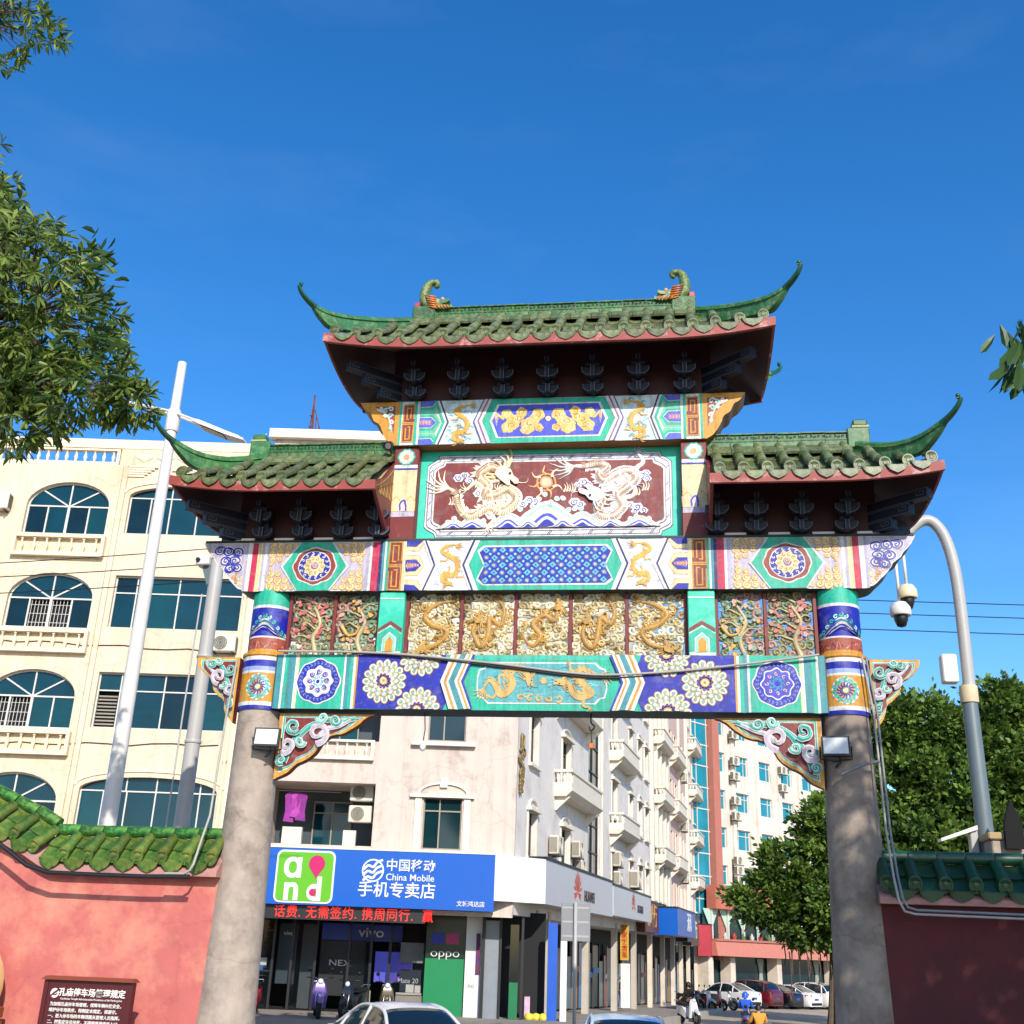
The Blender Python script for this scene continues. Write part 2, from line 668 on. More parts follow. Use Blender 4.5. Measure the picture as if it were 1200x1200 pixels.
m_brblue = mat('shaded_bracket_blue', '#080e24', rough=0.55, var=0.3, scale=8)  # bracket blue taken near black to stand in for eave shade
m_brline = mat('shaded_bracket_outline', '#566070', rough=0.6, var=0.1)  # white outlines greyed in the colour for the same eave shade

gate = empty('memorial_gate')
tag(gate, 'ornate painted memorial gateway with three green tiled roofs and two round columns', 'gate')

# ---- columns -----------------------------------------------------------------
CX, CY = 4.36, 0.30
def cylmap(cx, r):
    return lambda u, w, d: (cx+(r+d)*sin(u/r), CY-(r+d)*cos(u/r), w)
for s in (-1, 1):
    cx = s*CX
    b = MB()
    b.lathe([(0.56, -0.2), (0.56, 0.12), (0.50, 0.2), (0.44, 0.3), (0.415, 0.5), (0.40, 1.2), (0.375, 2.4), (0.35, 3.6), (0.335, 4.86)], cx, CY, 40)
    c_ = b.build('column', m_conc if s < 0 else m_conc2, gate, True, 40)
    b = MB()
    prof = [(4.78, 4.84, BLUE), (4.84, 4.90, WHITE), (4.90, 5.34, OCHRE), (5.34, 5.375, WHITE), (5.375, 5.44, lin('#8fa3d8')), (5.44, 5.54, BLUE), (5.54, 5.60, WHITE)]
    r0 = 0.355
    for (z0, z1, c) in prof:
        b.col = c
        b.lathe([(r0, z0), (r0, z1)], cx, CY, 40, caps=False)
    b.col = OCHRE
    b.lathe([(r0, 5.60), (r0+0.02, 5.62), (r0+0.02, 5.66), (r0-0.03, 5.68)], cx, CY, 40)
    band = b.build('painted_band', PAINT, gate, True, 30)
    r1 = 0.315
    b = MB()
    for (z0, z1, c) in [(5.66, 5.72, OCHRE), (5.72, 5.90, lin('#9c4a38')), (5.90, 5.925, WHITE), (5.925, 6.38, BLUE), (6.38, 6.425, WHITE), (6.425, 6.70, TEAL)]:
        b.col = c
        b.lathe([(r1, z0), (r1, z1)], cx, CY, 40, caps=False)
    b.build('painted_shaft', PAINT, gate, True, 30)
    # rosette on the ochre band
    a = Art()
    uo = 0.03 if s < 0 else -0.02
    a.disc(uo, 5.12, 0.195, WHITE, 1, 32, wav=0.04, wn=12)
    for k in range(14):
        t = 2*pi*k/14
        a.spiral(uo+0.15*cos(t), 5.12+0.15*sin(t), 0.036, 0.9, t, 0.03, TEAL if k % 2 else lin('#4fb8c0'), 2, r1=0.3)
    for k in range(14):
        t = 2*pi*k/14+0.2
        a.stroke([(uo+0.055*cos(t), 5.12+0.055*sin(t)), (uo+0.085*cos(t+0.25), 5.12+0.085*sin(t+0.25)), (uo+0.118*cos(t+0.05), 5.12+0.118*sin(t+0.05))], 0.022, BLUE, 2, w1=0.012, n=3)
    a.disc(uo, 5.12, 0.052, lin('#7c6a30'), 3, 16)
    a.disc(uo, 5.12, 0.036, CREAM, 4, 16)
    a.put('rosette', gate, cylmap(cx, r0))
    # mountain and wave painting on the shaft
    a = Art()
    for k, (h, c) in enumerate(((0.26, TEAL), (0.235, WHITE), (0.20, lin('#3aa893')), (0.18, WHITE), (0.15, BLUE), (0.125, WHITE), (0.11, BLUE))):
        wd = 0.42-0.03*k
        pts = [(-wd, 5.93)]+[(wd*t, 5.93+h*1.18*math.exp(-(t*1.9)**2)) for t in [i/10-1 for i in range(21)]]+[(wd, 5.93)]
        a.poly(pts, c, 1+k)
    for k in range(13):
        t = k/6-1
        hh = 5.93+0.26*1.18*math.exp(-(t*1.9)**2)
        a.spiral(0.42*t, hh+0.005, 0.034, 1.0, 1.0+t, 0.022, MINT if k % 2 else TEAL, 2, sg=1 if t < 0 else -1)
    for k in range(14):
        a.stroke([(-0.45+k*0.07, 5.75+0.05*sin(k*2.3)), (-0.42+k*0.07, 5.80+0.05*sin(k*1.7)), (-0.38+k*0.07, 5.77+0.05*sin(k))], 0.02, lin('#c98a72') if k % 2 else lin('#7e2f28'), 1, w1=0.008, n=3)
    a.put('mountain_painting', gate, cylmap(cx, r1))

# ---- ornament helpers ------------------------------------------------------------
def clip_w(pts, w0, w1):
    for sgn, lim in ((1, w0), (-1, -w1)):
        out = []
        for i in range(len(pts)):
            p, q = pts[i], pts[(i+1) % len(pts)]
            ip, iq = sgn*p[1] >= lim, sgn*q[1] >= lim
            if ip:
                out.append(p)
            if ip != iq:
                t = (lim*sgn-p[1])/(q[1]-p[1])
                out.append((p[0]+(q[0]-p[0])*t, lim*sgn))
        pts = out
        if len(pts) < 3:
            return []
    return pts

def rosette(a, u, w, r, l, lim=None):
    def P(pts, c, ll):
        if lim:
            pts = clip_w(pts, *lim)
        if len(pts) >= 3:
            a.poly(pts, c, ll)
    def D(x, y, rx, ry, rot, c, ll, n=12):
        P([(x+rx*cos(2*pi*k/n)*cos(rot)-ry*sin(2*pi*k/n)*sin(rot), y+rx*cos(2*pi*k/n)*sin(rot)+ry*sin(2*pi*k/n)*cos(rot)) for k in range(n)], c, ll)
    for ring, (rr, pr, n, c) in enumerate(((0.80, 0.20, 15, lin('#e6e0c4')), (0.56, 0.165, 13, lin('#8fb0a8')), (0.38, 0.13, 11, lin('#d8d4bc')))):
        for k in range(n):
            t = 2*pi*(k+0.5*ring)/n
            x, y = u+r*rr*cos(t), w+r*rr*sin(t)
            D(x, y, r*pr*1.15, r*pr*0.9, t, lin('#b98a3e'), l+ring*3)
            D(x, y, r*pr*0.97, r*pr*0.74, t, c, l+ring*3+1)
            if ring < 2:
                D(x+r*0.03*cos(t), y+r*0.03*sin(t), r*pr*0.5, r*pr*0.42, t, lin('#7fa59c') if ring == 0 else lin('#cfe0d6'), l+ring*3+2)
    for k in range(11):
        t = 2*pi*k/11
        D(u+r*0.29*cos(t), w+r*0.29*sin(t), r*0.075, r*0.06, t, lin('#4a2a8c'), l+10)
    D(u, w, r*0.2, r*0.2, 0, lin('#b98a3e'), l+11, 16)
    D(u, w, r*0.15, r*0.15, 0, CREAM, l+12, 16)
    D(u, w, r*0.07, r*0.07, 0, lin('#9a8a60'), l+13, 10)

def scroll_cluster(a, u, w, fx, fy, c1, c2, l, sc=1.0):
    """quarter of a corner filled with comma-shaped scrolls"""
    for (x, y, r) in ((0.08, 0.07, .07), (0.21, 0.06, .07), (0.33, 0.075, .06), (0.44, 0.06, .045), (0.07, 0.20, .065), (0.20, 0.19, .07), (0.32, 0.19, .05), (0.09, 0.31, .055), (0.20, 0.31, .045), (0.07, 0.39, .03)):
        x, y, r = x*sc, y*sc*0.92, r*sc
        a.disc(u+fx*x, w+fy*y, r, c2, l, 14)
        a.disc(u+fx*x, w+fy*y, r*0.84, c1, l+1, 14)
        a.spiral(u+fx*x, w+fy*y, r*0.60, 1.1, 0.5 if fx > 0 else 2.6, r*0.22, c2, l+2, sg=fx*fy)

def clouds(a, pts, r, c, halo, l, wd=0.022):
    for i, (x, y) in enumerate(pts):
        a.disc(x, y, r*1.28, halo, l, 16, ry=r*1.05)
    for i, (x, y) in enumerate(pts):
        sg = 1 if i % 2 else -1
        a.ring(x, y, r*0.98, wd, c, l+1, 18, ry=r*0.78)
        a.spiral(x, y, r*0.66, 1.3, 0.4+i, wd, c, l+2, sg=sg)

def fret(a, u0, u1, w0, w1, fg, bgc, l):
    """two stacked square key spirals"""
    a.rect(u0, u1, w0, w1, bgc, l)
    h = (w1-w0)/2
    cu = (u0+u1)/2
    for k in range(2):
        cw = w0+h*(k+0.5)
        t = 0.018
        hw, hh = (u1-u0)/2-0.012, h/2-0.014
        x, y = hw, hh
        pts = [(-x, -y), (x, -y), (x, y), (-x, y), (-x, -y+0.08)]
        q = [(-x+0.055, -y+0.08), (-x+0.055, y-0.055), (x-0.055, y-0.055), (x-0.055, -y+0.055), (-x+0.095, -y+0.055)]
        sgn = 1 if k else -1
        for seg in (pts, q):
            for i in range(len(seg)-1):
                (ax, ay), (bx, by) = seg[i], seg[i+1]
                ax, bx, ay, by = ax*sgn, bx*sgn, ay*sgn, by*sgn
                a.rect(cu+min(ax, bx)-t/2*1.2, cu+max(ax, bx)+t/2*1.2, cw+min(ay, by)-t/2*1.2, cw+max(ay, by)+t/2*1.2, fg, l+1)

def dragon(a, pts, wd, c, cl, l, flip=1, bulge=0.0, mane=None, legs=(0.3, 0.62), hd=1.0, fin=True, claw=None):
    """pts run from tail to head"""
    P = crom(pts, 8)
    m = len(P)
    a.stroke(P, wd, c, l+1, ws=[wd*.25, wd*.7, wd, wd*1.05, wd, wd*.9, wd*.8], bulge=bulge, n=1)
    def at(t):
        i = min(int(t*(m-1)), m-2)
        p, q = P[i], P[i+1]
        L = hypot(q[0]-p[0], q[1]-p[1]) or 1
        return p, ((q[0]-p[0])/L, (q[1]-p[1])/L)
    if fin:
        n = int(m*0.55)
        for k in range(n):
            t = 0.08+0.8*k/n
            p, d = at(t)
            nx, ny = -d[1]*flip, d[0]*flip
            w_ = wd*0.5*(0.7+0.6*min(1, t*2))
            a.poly([(p[0]+nx*w_*.85-d[0]*wd*.22, p[1]+ny*w_*.85-d[1]*wd*.22), (p[0]+nx*w_*1.75-d[0]*wd*.25, p[1]+ny*w_*1.75-d[1]*wd*.25), (p[0]+nx*w_*.85+d[0]*wd*.25, p[1]+ny*w_*.85+d[1]*wd*.25)], cl, l)
    if bulge:
        for k in range(int(m*0.8)):
            p, d = at(0.06+0.9*k/(m*0.8))
            a.stroke([(p[0]-d[1]*wd*.36, p[1]+d[0]*wd*.36), (p[0]+d[0]*wd*.16, p[1]+d[1]*wd*.16), (p[0]+d[1]*wd*.36, p[1]-d[0]*wd*.36)], wd*0.075, lin('#b98d63'), l+2+bulge*0.75/a.STEP, n=2)
    # tail flames
    p, d = at(0.0)
    for k in range(6):
        an = atan2(-d[1], -d[0])+(k-2.5)*0.32
        L = wd*(2.6-abs(k-2.5)*0.25)
        a.stroke([(p[0], p[1]), (p[0]+L*.5*cos(an+.25), p[1]+L*.5*sin(an+.25)), (p[0]+L*cos(an), p[1]+L*sin(an))], wd*.32, cl, l+1, w1=wd*.03, bulge=bulge*.5)
    # legs
    for i, t in enumerate(legs):
        for sg in (1, -1):
            p, d = at(t+0.02*sg)
            nx, ny = -d[1]*sg, d[0]*sg
            k1 = (p[0]+nx*wd*1.3+d[0]*wd*.5, p[1]+ny*wd*1.3+d[1]*wd*.5)
            k2 = (p[0]+nx*wd*1.9-d[0]*wd*.4, p[1]+ny*wd*1.9-d[1]*wd*.4)
            a.stroke([p, k1, k2], wd*.55, c, l, w1=wd*.28, bulge=bulge*.7)
            for j in range(4):
                an = atan2(ny, nx)+(j-1.5)*0.55
                a.stroke([k2, (k2[0]+wd*.5*cos(an+.3), k2[1]+wd*.5*sin(an+.3)), (k2[0]+wd*.85*cos(an), k2[1]+wd*.85*sin(an))], wd*.16, claw or cl, l+1, w1=wd*.03, bulge=bulge*.4)
    # head
    p, d = at(0.985)
    e1, e2 = d, (-d[1], d[0])
    h = wd*1.05*hd
    def H(x, y):
        return (p[0]+e1[0]*x*h+e2[0]*y*h, p[1]+e1[1]*x*h+e2[1]*y*h)
    mc = mane or cl
    for k in range(8):
        y = (k-3.5)*0.25
        a.stroke([H(-.1, y*.7), H(-.8, y*1.6+.15), H(-1.35-.2*(k % 2), y*2.0-.1)], h*.26, mc, l+1, w1=h*.03, bulge=bulge*.5)
    a.poly([H(-.35, .5), H(.25, .62), H(.75, .42), H(1.25, .5), H(1.5, .28), H(1.32, .08), H(.7, .05), H(1.15, -.22), H(1.05, -.42), H(.4, -.5), H(-.3, -.55), H(-.6, 0)], c, l+3+(bulge/a.STEP if bulge else 0))
    for sg, y in ((1, .5), (1, .2)):
        a.stroke([H(-.05, y), H(-.6, y+.55), H(-1.15, y+.5)], h*.15, cl, l+4+(bulge/a.STEP if bulge else 0), w1=h*.03)
    a.disc(*H(.42, .33), h*.12, DARK, l+5+(bulge/a.STEP if bulge else 0), 8)
    a.stroke([H(1.3, .3), H(1.75, .75), H(1.55, 1.15)], h*.08, cl, l+2, w1=h*.02)
    a.stroke([H(1.2, -.2), H(1.6, -.6), H(1.9, -.4)], h*.08, cl, l+2, w1=h*.02)

# ---- lower beam ------------------------------------------------------------------
ZL0, ZL1, ZLC = 4.80, 5.63, 5.215
b = MB().box(-4.10, 4.10, 0.0, 0.52, ZL0, ZL1)
beam_low = b.build('lower_beam', m_dark, gate)
a = Art()
a.rect(-4.08, 4.08, ZL0, ZL1, TEAL, 1)
for s in (-1, 1):
    a.T = (0, 0, s, 1)
    for (u0, u1, c) in ((3.99, 4.08, TEALD), (3.955, 3.99, WHITE), (3.90, 3.955, TEAL), (3.79, 3.90, TEALD), (3.755, 3.79, WHITE), (3.725, 3.755, CREAM), (2.99, 3.02, WHITE), (2.93, 2.99, TEALD), (2.88, 2.93, TEAL), (2.84, 2.88, WHITE), (2.81, 2.84, OCHRE)):
        a.rect(u0, u1, ZL0, ZL1, c, 2)
    a.poly([(2.81, ZL0), (1.46, ZL0), (1.30, ZLC), (1.46, ZL1), (2.81, ZL1)], BLUE, 2)
a.T = (0, 0, 1, 1)
fl = a.put('painted_field', beam_low, front(0.0))
for s in (-1, 1):
    a = Art((0, 0, s, 1))
    u, w = 3.40, ZLC
    a.disc(u, w, 0.345, WHITE, 3, 48, wav=0.035, wn=8)
    a.disc(u, w, 0.325, BLUE, 4, 48, wav=0.035, wn=8)
    for k in range(30):
        t = 2*pi*k/30
        a.spiral(u+0.275*cos(t), w+0.275*sin(t), 0.026, 0.8, t, 0.012, lin('#7f92e0'), 5)
    a.disc(u, w, 0.225, WHITE, 5, 48, wav=0.08, wn=8)
    a.disc(u, w, 0.205, lin('#3b3fc0') if s > 0 else lin('#e4e6f2'), 6, 48, wav=0.08, wn=8)
    for k in range(8):
        t = 2*pi*k/8
        a.disc(u+0.14*cos(t), w+0.14*sin(t), 0.042, lin('#5a3a9c'), 7, 10)
        a.spiral(u+0.14*cos(t), w+0.14*sin(t), 0.03, 1, t, 0.011, WHITE, 8)
    for k in range(8):
        t = 2*pi*(k+.5)/8
        a.spiral(u+0.075*cos(t), w+0.075*sin(t), 0.038, 1, t, 0.013, lin('#2f9ea8'), 8)
    a.disc(u, w, 0.03, BLUE, 8, 10)
    a.put('blue_medallion', beam_low, front(0.0))
    for (u, w, r) in ((2.38, ZLC+0.005, 0.335), (1.84, ZL1+0.005, 0.335), (1.84, ZL0-0.005, 0.335)):
        a = Art((0, 0, s, 1))
        rosette(a, u, w, r, 4, (ZL0+0.003, ZL1-0.003))
        a.put('flower_rosette', beam_low, front(0.0))
    # chevron stripes
    a = Art((0, 0, s, 1))
    for (o0, o1, c) in ((0.24, 0.19, WHITE), (0.19, 0.15, OCHRE), (0.15, 0.11, WHITE), (0.11, 0.02, TEALD), (0.02, -0.02, WHITE), (-0.02, -0.05, OCHRE), (-0.05, -0.08, WHITE), (-0.08, -0.115, BLUE)):
        z = [(ZL0+.004, 1.12), (ZLC, 1.28), (ZL1-.004, 1.12)]
        a.poly([(x+o0, y) for y, x in z]+[(x+o1, y) for y, x in reversed(z)], c, 18)
    a.put('chevron_stripes', beam_low, front(0.0))
a = Art()
a.poly([(-1.005, ZL0), (-1.165, ZLC), (-1.005, ZL1), (1.005, ZL1), (1.165, ZLC), (1.005, ZL0)], TEAL, 3)
a.rect(-1.02, 1.02, ZL1-0.075, ZL1, lin('#2fae96'), 4)
def cutrect(x, z0, z1, c):
    return [(-x+c, z0), (x-c, z0), (x-c*.55, z0+c*.45), (x-c*.1, z0+c*.6), (x, z0+c*1.3), (x, z1-c*1.3), (x-c*.1, z1-c*.6), (x-c*.55, z1-c*.45), (x-c, z1), (-x+c, z1), (-x+c*.55, z1-c*.45), (-x+c*.1, z1-c*.6), (-x, z1-c*1.3), (-x, z0+c*1.3), (-x+c*.1, z0+c*.6), (-x+c*.55, z0+c*.45)]
a.poly(cutrect(0.965, ZL0+0.09, ZL1-0.115, 0.17), WHITE, 5)
a.poly(cutrect(0.945, ZL0+0.11, ZL1-0.135, 0.17), lin('#4ea0a4'), 6)
for k in range(46):
    x = R.uniform(-.8, .75)
    y = R.uniform(ZL0+.15, ZL1-.2)
    a.stroke([(x, y), (x+.06, y+.02), (x+.14, y-.005)], 0.022, lin(R.choice(['#7fc0c6', '#3a8a96', '#6ab0b8', '#2f7f90'])), 7, w1=0.006, n=3)
p_c = a.put('central_panel', beam_low, front(0.0))
a = Art()
dragon(a, [(-.86, 5.12), (-.78, 5.24), (-.68, 5.14), (-.60, 5.02), (-.48, 5.08), (-.42, 5.22), (-.52, 5.36), (-.38, 5.42), (-.24, 5.36), (-.18, 5.24)], 0.085, lin('#c9a35c'), lin('#c9a35c'), 9)
dragon(a, [(.86, 5.30), (.72, 5.34), (.60, 5.42), (.52, 5.30), (.64, 5.18), (.74, 5.06), (.60, 4.99), (.46, 5.06), (.40, 5.20), (.28, 5.22)], 0.085, lin('#c9a35c'), lin('#c9a35c'), 9, flip=-1)
a.disc(.03, 5.24, .05, lin('#d0ac66'), 9, 14, wav=.1)
for k in range(5):
    a.spiral(-.3+.14*k, 4.98, .06, 1, k, .03, lin('#c9a35c'), 9)
a.put('golden_dragons', beam_low, front(0.0))

# ---- middle beam ---------------------------------------------------------------
ZM0, ZM1, ZMC = 6.64, 7.46, 7.05
wing = crom([(5.52, 7.46), (5.46, 7.34), (5.36, 7.24), (5.28, 7.12), (5.17, 7.04), (5.10, 6.92), (4.98, 6.80), (4.86, 6.69), (4.70, 6.645)], 4)
outl = [(-p[0], p[1]) for p in wing] + [(p[0], p[1]) for p in reversed(wing)]
b = MB().prism(outl, lambda u, w, d: (u, d, w), 0.0, 0.52)
beam_mid = b.build('middle_beam', m_dark, gate)
b = MB().box(-5.5, 5.5, -0.02, 0.54, ZM1, ZM1+0.035)
b.build('top_moulding', m_dark, beam_mid)
a = Art()
a.poly(outl, WHITE, 1)
inn = [(p[0]*0.9945, ZMC+(p[1]-ZMC)*0.955) for p in outl]
a.poly(inn, LAV, 2)
for s in (-1, 1):
    a.T = (0, 0, s, 1)
    for (u0, u1, c) in ((4.53, 4.60, CREAM), (4.60, 4.69, MAGEN), (4.69, 4.76, WHITE), (4.76, 4.80, LAVG), (4.49, 4.53, LAVG), (4.44, 4.49, WHITE), (2.76, 2.82, LAVG), (2.72, 2.76, WHITE), (2.615, 2.72, MAGEN), (2.57, 2.615, BLUED), (2.53, 2.57, TEALD), (2.50, 2.53, WHITE), (2.46, 2.50, TEAL), (2.18, 2.24, CREAM)):
        a.rect(u0, u1, ZM0+.004, ZM1-.004, c, 3)
    fret(a, 2.24, 2.46, ZM0+.004, ZM1-.004, OCHRE, MAROON, 3)
a.T = (0, 0, 1, 1)
a.rect(-2.18, 2.18, ZM0+.004, ZM1-.004, lin('#d6d8dc'), 3)
a.put('painted_field', beam_mid, front(0.0))
for s in (-1, 1):
    u, w = 3.64, ZMC
    for (uu, ww, fx, fy) in ((4.43, ZM0+.01, -1, 1), (4.43, ZM1-.01, -1, -1), (2.83, ZM0+.01, 1, 1), (2.83, ZM1-.01, 1, -1)):
        a = Art((0, 0, s, 1))
        scroll_cluster(a, uu, ww, fx, fy, CREAM, OCHRE, 4)
        a.put('corner_scroll', beam_mid, front(0.0))
    a = Art((0, 0, s, 1))
    a.poly([(u-.56, w), (u-.27, ZM0+.006), (u+.27, ZM0+.006), (u+.56, w), (u+.27, ZM1-.006), (u-.27, ZM1-.006)], WHITE, 8)
    a.poly([(u-.52, w), (u-.25, ZM0+.008), (u+.25, ZM0+.008), (u+.52, w), (u+.25, ZM1-.008), (u-.25, ZM1-.008)], TEAL, 9)
    a.disc(u, w, 0.355, WHITE, 10, 48, wav=.03, wn=8, ry=.31)
    a.disc(u, w, 0.335, lin('#8a3326'), 11, 48, wav=.03, wn=8, ry=.29)
    a.disc(u, w, 0.265, WHITE, 12, 40, ry=.25)
    a.disc(u, w, 0.25, BLUE, 13, 40, ry=.235)
    for k in range(14):
        t = 2*pi*k/14
        a.spiral(u+0.215*cos(t), w+0.2*sin(t), 0.03, 0.8, t, 0.016, WHITE, 14)
    a.disc(u, w, 0.17, CREAM, 14, 40, wav=.10, wn=10)
    for k in range(10):
        t = 2*pi*k/10
        a.spiral(u+0.115*cos(t), w+0.115*sin(t), 0.032, 0.9, t, 0.013, lin('#a8702c'), 15)
    a.disc(u, w, 0.062, lin('#8a5a9a'), 15, 18)
    a.spiral(u, w, 0.05, 2.0, 0, 0.012, CREAM, 16)
    a.put('hexagon_medallion', beam_mid, front(0.0))
    a = Art((0, 0, s, 1))
    clouds(a, [(4.94, 7.30), (5.10, 7.31), (5.24, 7.33), (4.97, 7.16), (5.12, 7.15), (4.93, 7.04), (5.04, 7.02)], 0.085, BLUE if s < 0 else lin('#3a3aa0'), WHITE, 4, 0.024)
    for k, (x, z) in enumerate(((4.84, 6.75), (4.92, 6.80), (4.86, 6.86), (4.96, 6.89), (5.02, 6.97), (4.90, 6.96))):
        a.spiral(x, z, .04, .9, k, .03, OCHRE if k % 2 else lin('#e6c98a'), 4)
    a.put('cloud_painting', beam_mid, front(0.0))
    # feather hexes
    a = Art((0, 0, s, 1))
    for (w, lim) in ((ZMC, None), (ZM1, 1), (ZM0, -1)):
        for (e, c, ll) in ((0.175, OCHRE, 4), (0.165, CREAM, 5), (0.10, lin('#a87c30'), 6), (0.092, BLUE, 7)):
            sc = e/0.092
            pts = [(2.18, w-e), (2.02-.05*(sc-1), w-e), (1.93-.06*(sc-1), w), (2.02-.05*(sc-1), w+e), (2.18, w+e)]
            pts = clip_w(pts, ZM0+.004, ZM1-.004)
            if len(pts) > 2:
                a.poly(pts, c, ll)
        if lim is None:
            for k in range(9):
                x = 2.16-.022*k
                a.stroke([(x, w), (x-.02, w+.055-.004*k)], .016, ORANGE if k % 2 else ROSE, 8, w1=.004)
                a.stroke([(x, w), (x-.02, w-.055+.004*k)], .016, ORANGE if k % 2 else ROSE, 8, w1=.004)
            a.disc(2.10, w, .03, ORANGE, 9, 12, ry=.022)
    for (o0, o1, c) in ((0, .03, BLUED), (.03, .06, WHITE), (-.05, 0, WHITE)):
        z = [(ZM0+.004, 1.87), (ZMC, 1.70), (ZM1-.004, 1.87)]
        a.poly([(x+o0, y) for y, x in z]+[(x+o1, y) for y, x in reversed(z)], c, 8)
    for (o0, o1, c) in ((-.07, 0, WHITE), (0, .035, BLUED), (.035, .07, WHITE)):
        z = [(ZM0+.004, 1.09), (ZMC, 1.25), (ZM1-.004, 1.09)]
        a.poly([(x+o0, y) for y, x in z]+[(x+o1, y) for y, x in reversed(z)], c, 8)
    a.put('feather_chevrons', beam_mid, front(0.0))
    a = Art((0, 0, s, 1))
    for k in range(40):
        x, y = R.uniform(1.2, 1.72), R.uniform(ZM0+.05, ZM1-.08)
        a.stroke([(x, y), (x+.05, y+.025), (x+.1, y)], 0.03, lin(R.choice(['#b6c4c8', '#e8e8e4', '#9fb4ba', '#c6c2cc'])), 4, w1=0.008, n=2)
    dragon(a, [(1.40, 7.38), (1.55, 7.37), (1.62, 7.28), (1.50, 7.20), (1.38, 7.12), (1.36, 6.98), (1.46, 6.88), (1.56, 6.92), (1.58, 6.80), (1.46, 6.75)], 0.06, GOLD, GOLD, 6, flip=-1)
    a.put('golden_dragon', beam_mid, front(0.0))
a = Art()
a.poly([(-1.02, ZM0+.004), (-1.18, ZMC), (-1.02, ZM1-.004), (1.02, ZM1-.004), (1.18, ZMC), (1.02, ZM0+.004)], TEAL, 4)
def notch(x, z0, z1, c):
    zc = (z0+z1)/2
    return [(-x, z0+c), (-x+c, z0), (x-c, z0), (x, z0+c), (x-c*1.1, zc), (x, z1-c), (x-c, z1), (-x+c, z1), (-x, z1-c), (-x+c*1.1, zc)]
a.poly(notch(1.05, ZM0+.08, ZM1-.09, .09), WHITE, 5)
a.poly(notch(1.02, ZM0+.105, ZM1-.115, .09), BLUE, 6)
for i in range(15):
    for j in range(5):
        x, y = -.91+.13*i, ZM0+.16+.1225*j
        if abs(x) > .93:
            continue
        if (i+j) % 2 == 0:
            a.poly([(x-.055, y), (x, y-.05), (x+.055, y), (x, y+.05)], lin('#58b4c8'), 7)
            a.disc(x, y, .018, lin('#2a5ab8'), 8, 8)
        else:
            a.disc(x, y, .045, lin('#2c62c0'), 7, 8)
            a.disc(x, y, .026, lin('#b8b47a'), 8, 8)
for i in range(15):
    for j in range(4):
        x, y = -.845+.13*i, ZM0+.22+.1225*j
        if abs(x) < .9:
            a.disc(x, y, .022, lin('#7fd0d8'), 7, 6)
a.put('lattice_panel', beam_mid, front(0.0))

# ---- top beam ------------------------------------------------------------------
ZT0, ZT1, ZTC = 9.12, 9.92, 9.52
wing2 = crom([(3.15, 9.92), (3.06, 9.80), (2.96, 9.72), (2.90, 9.60), (2.80, 9.52), (2.74, 9.38), (2.66, 9.24), (2.52, 9.125)], 4)
outl2 = [(-p[0], p[1]) for p in wing2]+[(p[0], p[1]) for p in reversed(wing2)]
beam_top = MB().prism(outl2, lambda u, w, d: (u, d, w), 0.0, 0.52).build('top_beam', mat('beam_ochre_under', '#8a5a2a', rough=.6, var=.2), gate)
a = Art()
a.poly(outl2, OCHRE, 1)
a.rect(-2.5, 2.5, ZT0+.003, ZT1-.003, lin('#c6dce0'), 2)
for s in (-1, 1):
    a.T = (0, 0, s, 1)
    for (u0, u1, c) in ((2.43, 2.47, TEAL), (2.41, 2.43, WHITE), (2.16, 2.21, TEAL), (2.12, 2.16, WHITE)):
        a.rect(u0, u1, ZT0+.003, ZT1-.003, c, 3)
    a.rect(2.47, 2.50, ZT0+.003, ZT1-.003, OCHRE, 3)
    fret(a, 2.21, 2.41, ZT0+.05, ZT1-.05, OCHRE, MAROON, 3)
    a.poly([(p[0]-.075 if p[0] > 2.62 else p[0], p[1]+(.05 if p[1] < 9.5 else .0)) for p in ([(2.55, 9.84), (2.97, 9.84), (2.88, 9.76), (2.80, 9.66), (2.72, 9.58), (2.66, 9.44), (2.55, 9.28)])], lin('#8c3a2a'), 3)
a.put('painted_field', beam_top, front(0.0))
